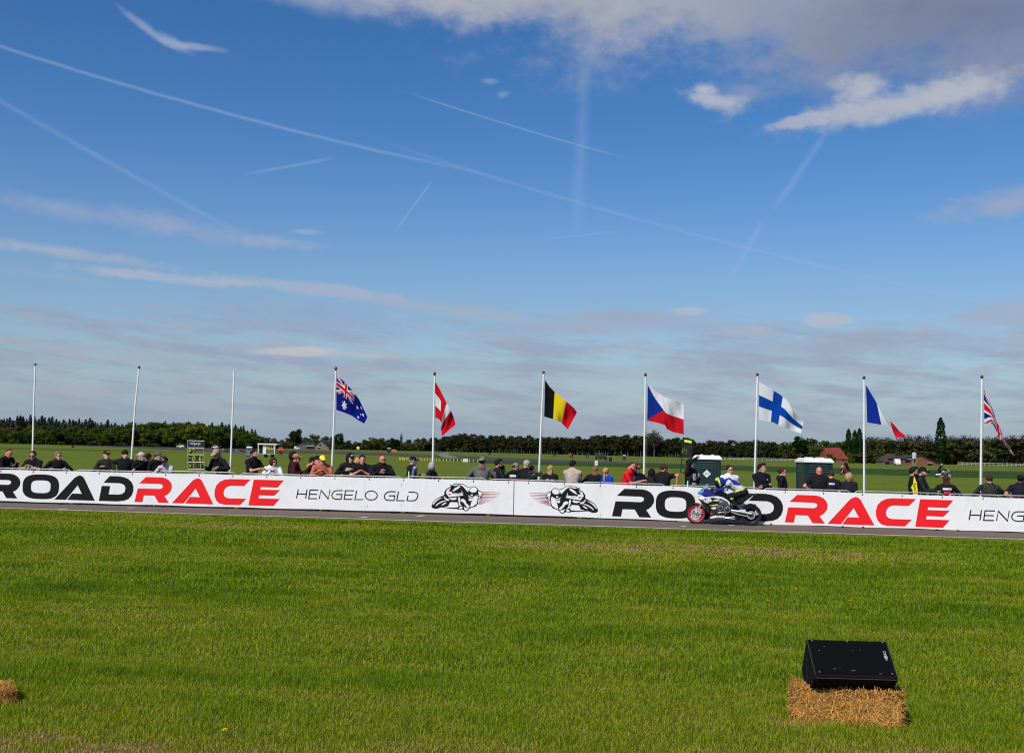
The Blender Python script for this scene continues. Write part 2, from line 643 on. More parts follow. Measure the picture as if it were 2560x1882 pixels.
S0, S1 = -60.0, 90.0
LS = [S0 + i * 5 for i in range(31)]
TL = [-42, -30, -20, -12, -6, T_LINE]
struct('lawn', [along0(s, t) for t in TL for s in LS],
       [(r * 31 + i, r * 31 + i + 1, (r + 1) * 31 + i + 1, (r + 1) * 31 + i) for r in range(len(TL) - 1) for i in range(30)], M_SOIL)
struct('track', [along0(s, T_LINE) for s in LS] + [along(s, 0.28) for s in LS], [(i, i + 1, 32 + i, 31 + i) for i in range(30)], M_ASPHALT)
struct('edge_line', [along0(s, t, 0.004) for t in (T_LINE - 0.02, T_LINE + 0.13) for s in LS], [(i, i + 1, 32 + i, 31 + i) for i in range(30)], M_PAINT)
FT = [0.28, 0.40, 0.54, 6, 40, 200, 1200, 7000]
FS = [-5000, -600] + LS + [600, 5000]
NF = len(FS)
struct('field', [along(s, t, gz(t)) for t in FT for s in FS],
       [(r * NF + i, r * NF + i + 1, (r + 1) * NF + i + 1, (r + 1) * NF + i) for r in range(len(FT) - 1) for i in range(NF - 1)], M_FIELD)
struct('outer_field', [(-5000, -5000, -0.30), (5000, -5000, -0.30), (5000, 5000, -0.30), (-5000, 5000, -0.30)], [(0, 1, 2, 3)], M_FIELD)
# grid marks painted across the track
for (x0, y0, x1, y1) in ((144, 1273.4, 170, 1271.0), (318, 1269.9, 338, 1268.6), (900, 1294.2, 918, 1291.8), (1044, 1290.5, 1060, 1288.2), (1705, 1316.0, 1713, 1315.0), (1822, 1312.8, 1834, 1312.2)):
    a, b = on_ground(x0, y0), on_ground(x1, y1)
    d = Vector((-(b - a).y, (b - a).x, 0)).normalized() * 0.06
    o = struct('grid_marking', [Vector((p.x, p.y, 0.004)) for p in (a - d, b - d, b + d, a + d)], [(0, 1, 2, 3)], M_PAINT)


def ground_strip(name, rows, z, m):
    """rows: photo column, then the strip's far and near edge in photo pixels below the horizon."""
    V = []
    for (px, a, b) in rows:
        V += [on_ground(px, horizon(px) + a, z), on_ground(px, horizon(px) + b, z)]
    return struct(name, V, [(2 * i, 2 * i + 1, 2 * i + 3, 2 * i + 2) for i in range(len(rows) - 1)], m)


ground_strip('mown_strip', [(-300, 9, 12), (300, 8.3, 11), (700, 8.2, 10.6), (1000, 7.5, 10.5), (1280, 7.6, 13), (1500, 9, 15), (1750, 10.5, 17), (1950, 14, 14.3)], FIELD_Z + 0.02, M_PALE)
ground_strip('far_track', [(100, 9.6, 10.6), (300, 8.6, 13.4), (500, 9.5, 19.0), (600, 10.6, 21.0), (730, 11.7, 19.0), (850, 11.8, 18.0), (1000, 13.2, 20), (1120, 15.5, 23), (1230, 18, 27), (1380, 20.6, 27), (1500, 22.4, 28), (1600, 22.8, 26.6), (1900, 25.6, 27.8), (2300, 26, 28), (2900, 26, 28)], FIELD_Z + 0.04, M_FAR)
ground_strip('crop_strip', [(-300, 19, 24), (200, 19.5, 24), (480, 23, 23.4)], FIELD_Z + 0.02, M_LOWCROP)
ground_strip('crop_strip', [(1100, 25, 28), (1230, 27.6, 34), (1400, 28, 35), (1650, 27, 36), (1900, 28.2, 39), (2300, 28.4, 42), (2560, 24.5, 44), (2900, 24, 46)], FIELD_Z + 0.02, M_CROP)
o = struct('chicane_road', [on_ground(x, y, FIELD_Z + 0.05) for x, y in ((1110, 1130.5), (1093, 1136), (1106, 1142.5), (1117, 1145), (1151, 1144), (1121, 1137.5), (1125, 1131))], [(0, 1, 2, 3, 4, 5, 6)],
           mat('pale_asphalt', (0.20, 0.185, 0.17), 0.9, 0.1, 0.1, 0.1))
# ------------------------------------------------------------------ trees
def crown_material(name, cols, transl=0.35):
    m = bpy.data.materials.new(name)
    m.use_nodes = True
    N, L = m.node_tree.nodes, m.node_tree.links
    N.clear()
    oi = N.new('ShaderNodeObjectInfo')
    ramp = N.new('ShaderNodeValToRGB')
    cr = ramp.color_ramp
    while len(cr.elements) < len(cols):
        cr.elements.new(0.5)
    for i, c in enumerate(cols):
        cr.elements[i].position = i / (len(cols) - 1)
        cr.elements[i].color = (*c, 1)
    L.new(oi.outputs['Random'], ramp.inputs[0])
    at_ = N.new('ShaderNodeAttribute')
    at_.attribute_name = 'tint'
    r = N.new('ShaderNodeMapRange')
    r.inputs[3].default_value, r.inputs[4].default_value = 0.42, 1.35
    L.new(at_.outputs['Fac'], r.inputs[0])
    h = N.new('ShaderNodeHueSaturation')
    L.new(ramp.outputs[0], h.inputs['Color'])
    L.new(r.outputs[0], h.inputs['Value'])
    d = N.new('ShaderNodeBsdfDiffuse')
    t = N.new('ShaderNodeBsdfTranslucent')
    mx = N.new('ShaderNodeMixShader')
    mx.inputs[0].default_value = transl
    L.new(h.outputs[0], d.inputs[0])
    L.new(h.outputs[0], t.inputs[0])
    L.new(d.outputs[0], mx.inputs[1])
    L.new(t.outputs[0], mx.inputs[2])
    o = N.new('ShaderNodeOutputMaterial')
    L.new(mx.outputs[0], o.inputs[0])
    return m


def leaf_mesh(name, centres, normals, sizes, m):
    """Leaf clumps: one bent four-sided face per centre."""
    n = len(centres)
    nr = normals / np.maximum(np.linalg.norm(normals, axis=1, keepdims=True), 1e-6)
    a = nrg.normal(size=(n, 3))
    u = np.cross(nr, a)
    u /= np.maximum(np.linalg.norm(u, axis=1, keepdims=True), 1e-6)
    w = np.cross(nr, u)
    s = sizes[:, None]
    k = nrg.uniform(0.55, 1.0, size=(n, 1))
    P = np.stack([centres - u * s, centres + w * s * k - nr * s * 0.25, centres + u * s, centres - w * s * k - nr * s * 0.25], 1)
    me = bpy.data.meshes.new(name)
    V = P.reshape(-1, 3).astype(np.float32)
    me.vertices.add(len(V))
    me.vertices.foreach_set('co', V.ravel())
    me.loops.add(len(V))
    me.loops.foreach_set('vertex_index', np.arange(len(V), dtype=np.int32))
    me.polygons.add(n)
    me.polygons.foreach_set('loop_start', np.arange(n, dtype=np.int32) * 4)
    at_ = me.attributes.new('tint', 'FLOAT', 'FACE')
    at_.data.foreach_set('value', nrg.uniform(0, 1, n).astype(np.float32))
    me.materials.append(m)
    me.update()
    me.validate()
    return me


def lobes_crown(lobes, n, size, inner=0.55):
    """Points through a set of ellipsoid lobes (centre, radii), denser near the outside."""
    vol = np.array([l[1][0] * l[1][1] * l[1][2] for l in lobes]) ** 0.7
    idx = nrg.choice(len(lobes), n, p=vol / vol.sum())
    C = np.array([l[0] for l in lobes])[idx]
    R = np.array([l[1] for l in lobes])[idx]
    d = nrg.normal(size=(n, 3))
    d /= np.linalg.norm(d, axis=1, keepdims=True)
    r = inner + (1 - inner) * nrg.uniform(0, 1, (n, 1)) ** 0.6
    r *= 1 + 0.10 * nrg.normal(size=(n, 1))
    P = C + d * R * r
    nor = d + 0.55 * nrg.normal(size=(n, 3)) + np.array([0, 0, 0.35])
    return P, nor, size * nrg.uniform(0.6, 1.35, n)


def trunk_mesh(name, limbs, m):
    b = MB()
    for pts, rad in limbs:
        b.tube(pts, rad, n=6)
    me = bpy.data.meshes.new(name)
    me.from_pydata(b.v, [], b.f)
    me.materials.append(m)
    me.update()
    return me


GREENS = [(0.078, 0.118, 0.016), (0.042, 0.076, 0.013), (0.115, 0.155, 0.018), (0.090, 0.112, 0.022), (0.055, 0.092, 0.015)]
OLIVES = [(0.080, 0.092, 0.026), (0.090, 0.084, 0.030), (0.110, 0.130, 0.028), (0.072, 0.072, 0.026), (0.098, 0.112, 0.026)]
FORESTS = [(0.042, 0.050, 0.018), (0.056, 0.052, 0.022), (0.034, 0.054, 0.018), (0.060, 0.064, 0.022), (0.028, 0.040, 0.016)]
M_LEAF = {
    'green': crown_material('green_leaves', GREENS), 'olive': crown_material('olive_leaves', OLIVES),
    'forest': crown_material('forest_leaves', FORESTS), 'conifer': crown_material('dark_needles', [(0.020, 0.028, 0.022), (0.016, 0.026, 0.018), (0.026, 0.032, 0.026)], 0.1),
    'poplar': crown_material('poplar_leaves', [(0.018, 0.040, 0.012), (0.022, 0.046, 0.014)]), 'dark': crown_material('dark_leaves', [(0.013, 0.032, 0.009), (0.016, 0.036, 0.010)]),
    'twig': crown_material('brown_twigs', [(0.070, 0.056, 0.032), (0.055, 0.050, 0.026), (0.045, 0.048, 0.018)]), 'lime': crown_material('lime_leaves', [(0.10, 0.13, 0.02), (0.085, 0.12, 0.02)]),
}
M_BARK = mat('bark', (0.10, 0.085, 0.07), 0.95, 0.1, 0.25, 3.0)


def random_lobes(k, zc, rz, rx, spread, lr):
    L = [((0, 0, zc), (rx * 0.72, rx * 0.72, rz * 0.85))]
    for i in range(k):
        a = 2 * PI * (i + rnd.random()) / k
        h = zc + rz * rnd.uniform(-0.75, 0.8)
        q = math.sqrt(max(0.1, 1 - ((h - zc) / rz) ** 2))
        L.append(((math.cos(a) * spread * q, math.sin(a) * spread * q, h), (lr * rnd.uniform(0.8, 1.25),) * 2 + (lr * rnd.uniform(0.6, 0.95),)))
    return L


def limbs(h0, n, reach, top):
    out = [([(0, 0, 0), (0.01, 0, h0), (0, 0.01, top)], [0.028, 0.020, 0.005])]
    for i in range(n):
        a = 2 * PI * (i + rnd.random() * 0.7) / n
        z = h0 + (top - h0) * rnd.uniform(0.0, 0.6)
        out.append(([(0, 0, z), (math.cos(a) * reach * 0.5, math.sin(a) * reach * 0.5, z + 0.12), (math.cos(a) * reach, math.sin(a) * reach, z + 0.20)], [0.013, 0.009, 0.003]))
    return out


KINDS = {}


def tree_kind(key, variants, build_crown, build_limbs, leaf):
    KINDS[key] = [(leaf_mesh('crown', *build_crown(), M_LEAF[leaf]), trunk_mesh('trunk', build_limbs(), M_BARK)) for _ in range(variants)]


tree_kind('broad', 5, lambda: lobes_crown(random_lobes(12, 0.57, 0.40, 0.36, 0.25, 0.165), 1250, 0.042), lambda: limbs(0.2, 5, 0.25, 0.8), 'green')
tree_kind('olive', 4, lambda: lobes_crown(random_lobes(12, 0.56, 0.41, 0.34, 0.25, 0.16), 1150, 0.042), lambda: limbs(0.2, 5, 0.25, 0.8), 'olive')
tree_kind('forest', 6, lambda: lobes_crown(random_lobes(11, 0.60, 0.37, 0.24, 0.17, 0.13), 1000, 0.038, 0.3), lambda: limbs(0.3, 5, 0.16, 0.85), 'forest')
tree_kind('dark', 2, lambda: lobes_crown(random_lobes(14, 0.62, 0.36, 0.38, 0.27, 0.15), 1500, 0.038), lambda: limbs(0.25, 6, 0.26, 0.85), 'dark')


def conifer_crown():
    n = 620
    z = nrg.uniform(0.12, 1.0, n) ** 0.8
    tier = 0.75 + 0.25 * np.abs(np.sin(z * 30))
    r = (1.02 - z) * 0.24 * tier * nrg.uniform(0.35, 1.0, n) + 0.006
    a = nrg.uniform(0, 2 * PI, n)
    P = np.stack([r * np.cos(a), r * np.sin(a), z - r * 0.25], 1)
    nor = np.stack([np.cos(a), np.sin(a), np.full(n, 0.7)], 1) + 0.4 * nrg.normal(size=(n, 3))
    return P, nor, 0.030 * nrg.uniform(0.6, 1.3, n) * (1.25 - z * 0.8)


def poplar_crown():
    n = 1300
    z = nrg.uniform(0.06, 1.0, n)
    prof = np.sin(np.clip(z, 0, 1) ** 0.8 * PI) ** 0.6 * 0.115 + 0.012
    prof *= 1 + 0.22 * np.sin(z * 23 + nrg.uniform(0, 6)) * nrg.uniform(0, 1, n)
    a = nrg.uniform(0, 2 * PI, n)
    r = prof * nrg.uniform(0.3, 1, n) ** 0.5
    P = np.stack([r * np.cos(a), r * np.sin(a), z], 1)
    nor = np.stack([np.cos(a), np.sin(a), np.full(n, 0.5)], 1) + 0.6 * nrg.normal(size=(n, 3))
    return P, nor, 0.022 * nrg.uniform(0.6, 1.3, n)


def bare_crown():
    """A budding crown: thin sprays with the sky showing between them."""
    P, nor, s = lobes_crown(random_lobes(16, 0.62, 0.36, 0.34, 0.27, 0.13), 620, 0.024, 0.75)
    return P, nor, s


def bare_limbs():
    out = limbs(0.25, 7, 0.30, 0.95)
    for i in range(46):
        a, z0 = rnd.uniform(0, 2 * PI), rnd.uniform(0.4, 0.75)
        r0, r1 = rnd.uniform(0.02, 0.14), rnd.uniform(0.2, 0.38)
        out.append(([(math.cos(a) * r0, math.sin(a) * r0, z0), (math.cos(a + 0.15) * (r0 + r1) / 2, math.sin(a + 0.15) * (r0 + r1) / 2, z0 + 0.12),
                     (math.cos(a + 0.3) * r1, math.sin(a + 0.3) * r1, min(0.99, z0 + rnd.uniform(0.12, 0.28)))], [0.008, 0.006, 0.003]))
    return out


tree_kind('conifer', 4, conifer_crown, lambda: [([(0, 0, 0), (0, 0, 0.6), (0, 0, 0.98)], [0.02, 0.012, 0.003])], 'conifer')
tree_kind('poplar', 2, poplar_crown, lambda: [([(0, 0, 0), (0, 0, 0.5), (0, 0, 0.95)], [0.022, 0.014, 0.003])], 'poplar')
tree_kind('bare', 4, bare_crown, bare_limbs, 'twig')
tree_kind('bush', 3, lambda: lobes_crown(random_lobes(9, 0.46, 0.44, 0.55, 0.40, 0.28), 700, 0.07), lambda: limbs(0.1, 4, 0.3, 0.6), 'olive')
tree_kind('lime', 1, lambda: lobes_crown(random_lobes(9, 0.46, 0.44, 0.50, 0.36, 0.26), 900, 0.06), lambda: limbs(0.1, 4, 0.3, 0.6), 'lime')

TREE_Y = [(-200, 560), (640, 560), (720, 740), (1080, 860), (1300, 800), (1700, 690), (1900, 540), (2700, 470)]
TREE_TEXT = {
    'broad': ('deciduous_tree', 'full green deciduous tree in the wood edge behind the field', 'green deciduous trees along the wood'),
    'olive': ('budding_tree', 'olive green tree in young leaf standing in the far tree line', 'olive trees along the tree line'),
    'forest': ('forest_tree', 'slim dark tree in the dense forest wall across the field', 'dark trees of the forest wall'),
    'dark': ('oak_tree', 'dark leafy round-headed tree rising above its neighbours', 'dark round trees'),
    'conifer': ('conifer_tree', 'dark bluish spruce on the ridge behind the green wood', 'spruces behind the left wood'),
    'poplar': ('poplar_tree', 'tall narrow dark poplar above the roofs', 'poplars by the farm'),
    'bare': ('sparse_tree', 'thinly leaved tree with sky showing through its twigs', 'thinly leaved trees on the right'),
    'bush': ('shrub', 'low olive shrub at the foot of the trees', 'shrubs at the foot of the trees'),
    'lime': ('garden_shrub', 'yellow green shrub beside the red-roofed farmhouse', 'bright shrubs by the farmhouse'),
}


POLE_PX = [-999, 84, 338, 581, 834, 1084, 1352, 1611, 1890, 2160, 2453, 3999]
GAP_TEXT = ['left of every pole', 'between the first two bare poles', 'between the second and third bare poles', 'between third bare pole and starred flag', 'between the starred and the twisted flag', 'between the twisted and the tricolour flag',
            'between the tricolour and the blue wedge flag', 'between the blue wedge and the blue cross flag', 'between blue cross and blue white red flag', 'between blue white red and limp flag', 'right of the limp flag']
SHORT = {'broad': 'full green tree of the wood edge', 'olive': 'olive tree in young leaf', 'forest': 'slim dark forest tree', 'conifer': 'dark spruce on the ridge', 'bare': 'thinly leaved tree', 'bush': 'low olive shrub under the trees', 'poplar': '', 'lime': ''}


def tree_label(kind, px):
    i = max(k for k, q in enumerate(POLE_PX) if q <= px)
    return SHORT[kind] + ' ' + GAP_TEXT[i] if SHORT.get(kind) else None


def plant_tree(kind, px, top, Y, width=1.0, label=None):
    base = at(px, 1150, Y)
    h = at(px, top, Y).z - FIELD_Z
    if h < 1.0:
        return
    crown, trunk = rnd.choice(KINDS[kind])
    name, lab, grp = TREE_TEXT[kind]
    t = thing(name, label or tree_label(kind, px) or lab, 'shrub' if kind in ('bush', 'lime') else 'tree', (base.x, Y, FIELD_Z - 0.1), rnd.uniform(0, 2 * PI), None if label else grp)
    t.scale = (h * width, h * width, h)
    link('trunk', trunk, t)
    link('crown', crown, t)


TOP_LEFT = [(-60, 1064), (0, 1063), (60, 1062), (100, 1060), (150, 1066), (180, 1059), (210, 1063), (260, 1062), (300, 1057), (340, 1053), (400, 1052), (430, 1053), (470, 1049), (520, 1057), (560, 1063), (590, 1069), (625, 1076), (650, 1086)]
x = -70
while x < 645:                                        # the green wood on the left: two staggered ranks and a shrubby foot
    plant_tree('olive' if (x < 180 and rnd.random() < 0.6) or rnd.random() < 0.12 else 'broad', x, interp(TOP_LEFT, x) + rnd.uniform(-1.5, 4), 560 + rnd.uniform(0, 12), rnd.uniform(0.85, 1.15))
    plant_tree('broad', x + 9, interp(TOP_LEFT, x) + rnd.uniform(10, 20), 545 + rnd.uniform(-5, 5), rnd.uniform(1.0, 1.4))
    x += rnd.uniform(16, 22)
x = -65
while x < 650:
    if x < 345 or 478 < x < 640:
        top = interp([(-60, 1042), (60, 1039), (110, 1041), (150, 1045), (190, 1043), (230, 1048), (280, 1053), (340, 1055), (480, 1050), (540, 1055), (600, 1060), (650, 1078)], x)
        plant_tree('conifer', x, top + rnd.choice((-3, 0, 2, 5, 8)) + rnd.uniform(-1, 2), 640 + rnd.uniform(0, 50), rnd.uniform(1.3, 2.3))
    x += rnd.uniform(6, 11)
TOP_MID = [(645, 1086), (680, 1091), (705, 1095), (760, 1090), (775, 1084), (800, 1088), (830, 1090), (870, 1097), (895, 1102), (920, 1093), (950, 1091), (975, 1094), (1000, 1098), (1030, 1096), (1060, 1092), (1090, 1090)]
x = 645
while x < 1095:
    plant_tree(rnd.choice(('olive', 'olive', 'broad')), x, interp(TOP_MID, x) + rnd.uniform(-1, 4), interp(TREE_Y, x) + rnd.uniform(0, 40), rnd.uniform(1.0, 1.4))
    if rnd.random() < 0.6:
        plant_tree('olive', x + 8, interp(TOP_MID, x) + rnd.uniform(9, 15), interp(TREE_Y, x) - 30, rnd.uniform(1.2, 1.6))
    x += rnd.uniform(17, 24)
plant_tree('dark', 738, 1071, 600, 0.95, 'dark lone tree standing clear above the grey barn')
plant_tree('dark', 845, 1081, 700, 0.8, 'dark tree half hidden behind the pole with the blue starred flag')
plant_tree('dark', 985, 1094, 780, 1.3, 'dark leafy tree in front of the church spire')
TOP_FOR = [(1095, 1088), (1120, 1084), (1150, 1076), (1180, 1082), (1200, 1086), (1240, 1083), (1280, 1086), (1330, 1085), (1360, 1087), (1440, 1085), (1480, 1086), (1530, 1084), (1560, 1083), (1600, 1086), (1640, 1090), (1690, 1091), (1720, 1092), (1745, 1102), (1765, 1098), (1800, 1095), (1840, 1098), (1900, 1094), (1930, 1097)]
x = 1095
while x < 1935:
    Y = interp(TREE_Y, x)
    plant_tree('forest', x, interp(TOP_FOR, x) + rnd.uniform(-2, 5), Y + rnd.uniform(0, 20), rnd.uniform(1.0, 1.35))
    plant_tree('forest', x + 6, interp(TOP_FOR, x) + rnd.uniform(5, 16), Y - 10 + rnd.uniform(-5, 5), rnd.uniform(1.0, 1.4))
    x += rnd.uniform(13, 18)
plant_tree('bare', 1635, 1072, 690, 1.0, 'thin crowned tree rising above the forest beside the tricolour wedge flag pole')
TOP_R = [(1935, 1099), (1975, 1103), (2020, 1090), (2050, 1097), (2090, 1097), (2115, 1098), (2170, 1091), (2190, 1089), (2230, 1093), (2300, 1087), (2330, 1096), (2380, 1090), (2410, 1087), (2450, 1091), (2480, 1091), (2530, 1085), (2640, 1086)]
x = 1935
while x < 2640:
    Y = interp(TREE_Y, x)
    top = interp(TOP_R, x)
    if x > 2160:
        plant_tree('bare', x, top + rnd.uniform(-4, 3), Y + 25, rnd.uniform(0.9, 1.2))
        plant_tree(rnd.choice(('olive', 'forest', 'forest')), x + 8, top + rnd.uniform(4, 12), Y + 8, rnd.uniform(1.1, 1.5))
    else:
        plant_tree(rnd.choice(('broad', 'forest', 'olive')), x, top + rnd.uniform(-1, 4), Y + 15, rnd.uniform(0.9, 1.25))
        plant_tree('olive', x + 9, top + rnd.uniform(14, 24), Y - 5, rnd.uniform(0.9, 1.2))
    x += rnd.uniform(17, 24)
plant_tree('dark', 2002, 1086, 500, 0.75, 'broad dark green tree left of the red-roofed farmhouse')
for px, top, w_ in ((2121.5, 1072, 'left'), (2137, 1075, 'middle, shortest'), (2148.5, 1070, 'right, tallest')):
    plant_tree('poplar', px, top, 500, 0.95, 'narrow dark poplar above the red roof, %s of three' % w_)
plant_tree('poplar', 2352, 1044, 490, 1.0, 'tallest poplar, standing alone right of the brick barn')


def undergrowth(name, label, x0, x1, frac, Ydelta, m, n, tops):
    xs_ = nrg.uniform(x0, x1, n)
    P = np.zeros((n, 3))
    for i, px in enumerate(xs_):
        Y = interp(TREE_Y, px) + Ydelta + nrg.uniform(0, 14)
        h = (at(px, interp(tops, px), Y).z - FIELD_Z) * frac * nrg.uniform(0.75, 1.1)
        P[i] = (at(px, 1130, Y).x, Y, FIELD_Z + h * nrg.uniform(0, 1) ** 1.15)
    nor = nrg.normal(size=(n, 3)) * 0.7 + np.array([-0.3, -0.8, 0.45])
    o = link(name, leaf_mesh(name, P, nor, nrg.uniform(0.35, 0.95, n), m))
    tag(o, label, None, None, 'stuff')


undergrowth('undergrowth', 'dense dark undergrowth below the left wood', -90, 660, 0.62, 14, M_LEAF['green'], 15000, TOP_LEFT)
undergrowth('spruce_wood', 'dark mass of spruces behind the left wood', -90, 345, 0.86, 90, M_LEAF['conifer'], 6000, [(-60, 1044), (60, 1042), (150, 1047), (230, 1051), (340, 1058)])
undergrowth('undergrowth', 'olive undergrowth below the middle trees', 640, 1110, 0.6, 12, M_LEAF['olive'], 9000, TOP_MID)
undergrowth('undergrowth', 'dark undergrowth inside the forest wall', 1090, 1940, 0.66, 14, M_LEAF['forest'], 21000, TOP_FOR)
undergrowth('undergrowth', 'olive undergrowth below the right trees', 1930, 2660, 0.62, 20, M_LEAF['forest'], 15000, TOP_R)
for px, top in ((30, 1098), (95, 1101), (150, 1103), (230, 1103), (300, 1104), (380, 1105), (455, 1106), (540, 1108), (2165, 1132), (2205, 1128), (2235, 1134)):
    plant_tree('bush', px, top, 530 if px < 1000 else 430, rnd.uniform(1.5, 2.4))
plant_tree('lime', 2076, 1129, 400, 1.0, 'yellow green shrub covering the left of the red roof')
plant_tree('lime', 2125, 1126, 430, 0.8, 'yellow green shrub right of the red roof')
# ------------------------------------------------------------------ buildings and things far across the field
M_WHITE = mat('white_paint', (0.74, 0.74, 0.72), 0.5, 0.4, 0.06, 3)
M_CREAM = mat('cream_panel', (0.62, 0.60, 0.50), 0.6, 0.3, 0.06, 3)
M_DARK = mat('dark_opening', (0.012, 0.012, 0.014), 0.8, 0.2, 0.1, 3)
M_BLACK = mat('black_plastic', (0.012, 0.012, 0.013), 0.45, 0.4, 0.15, 8)
M_RUBBER = mat('rubber', (0.014, 0.014, 0.014), 0.8, 0.25, 0.2, 20)
M_STEEL = mat('galvanised_steel', (0.46, 0.47, 0.48), 0.45, 0.5, 0.12, 12, metal=0.6)
M_GLASS = mat('dark_glass', (0.02, 0.025, 0.03), 0.1, 0.6, 0.0)
M_YELLOW = mat('yellow_panel', (0.42, 0.28, 0.03), 0.6, 0.3, 0.08, 4)
M_ROOFRED = mat('red_roof_tiles', (0.20, 0.042, 0.030), 0.85, 0.15, 0.2, 1.2)
M_BRICK = mat('barn_brick', (0.20, 0.085, 0.060), 0.9, 0.1, 0.15, 1.0)
M_ROOFDARK = mat('dark_roof', (0.035, 0.038, 0.042), 0.8, 0.2, 0.2, 1.0)
M_ROOFBROWN = mat('brown_roof', (0.075, 0.048, 0.036), 0.85, 0.15, 0.25, 0.8)
M_GREYWALL = mat('grey_cladding', (0.085, 0.095, 0.11), 0.7, 0.3, 0.12, 1.0)
M_TAN = mat('tan_brick', (0.22, 0.16, 0.11), 0.9, 0.1, 0.2, 1.0)
M_SPIRE = mat('spire_slate', (0.045, 0.055, 0.07), 0.8, 0.2, 0.1, 1.0)
M_WOOD = mat('weathered_wood', (0.16, 0.14, 0.12), 0.9, 0.1, 0.2, 2)
M_ORANGE = mat('orange_vest', (0.90, 0.13, 0.02), 0.7, 0.2, 0.1, 6)


class Px:
    """Boxes measured in photo pixels at a distance Y, built in metres round a base point."""

    def __init__(self, px, py, Y):
        self.Y, self.k, self.px = Y, Y / FPX, px
        self.base = at(px, py, Y)
        self.py = horizon(px) + (EYE - FIELD_Z) / self.k
        self.base.z = FIELD_Z

    def x(self, px):
        return (px - self.px) * self.k

    def z(self, px, py):
        return (self.py + SLOPE * (px - self.px) - py) * self.k

    def box(self, b, x0, x1, y0, y1, d0, d1, mi=0, low=None):
        xm = (x0 + x1) / 2
        za, zb = self.z(xm, y0), self.z(xm, y1)
        return b.box((self.x(xm), (d0 + d1) / 2, (za + zb) / 2), ((x1 - x0) * self.k, abs(d1 - d0), za - zb), mi)


# race control cabin
p = Px(668, 1139, 190)
hut = thing('marshal_cabin', 'cream site cabin with white flat roof and open dark doorway in the field', 'cabin', p.base)
b = MB(); p.box(b, 644, 692.5, 1108.3, 1111.5, -0.35, 2.4); b.build('roof', M_WHITE, hut)
b = MB(); p.box(b, 656.5, 664.5, 1111.5, 1134, 0, 0.06); b.build('wall_panel', M_WHITE, hut)
b = MB(); p.box(b, 647, 683, 1111.5, 1134, 1.6, 1.7); b.build('rear_wall', M_CREAM, hut)
b = MB(); p.box(b, 646, 657, 1112, 1134, 1.2, 1.25); b.build('doorway', M_DARK, hut)
b = MB(); p.box(b, 664.5, 671.5, 1111.5, 1123, 0, 0.06); b.build('yellow_panel', M_YELLOW, hut)
b = MB(); p.box(b, 664.5, 684, 1123, 1134, 0.0, 0.05); b.build('lower_panel', mat('green_panel', (0.10, 0.13, 0.03), 0.7), hut)
b = MB(); p.box(b, 671.5, 684, 1111.5, 1123, 0.0, 0.05); b.build('window_wall', M_CREAM, hut)
for x0 in (673, 678.3):
    b = MB(); p.box(b, x0, x0 + 4, 1113.5, 1121.5, -0.02, 0.0); f = b.build('window', M_GLASS, hut)
for x0 in (645, 686):
    b = MB(); p.box(b, x0, x0 + 1.8, 1111.5, 1136, -0.3, -0.18); b.build('post', M_WHITE, hut)
b = MB(); p.box(b, 645, 690, 1134, 1135.6, -0.3, 2.2); b.build('floor_frame', M_STEEL, hut)
for x0 in (664, 680):
    b = MB(); b.lathe([(0.0, -0.1), (0.3, -0.1), (0.3, 0.1), (0, 0.1)], (p.x(x0), 0.3, 0.3), 'Y', 14); b.build('wheel', M_RUBBER, hut)


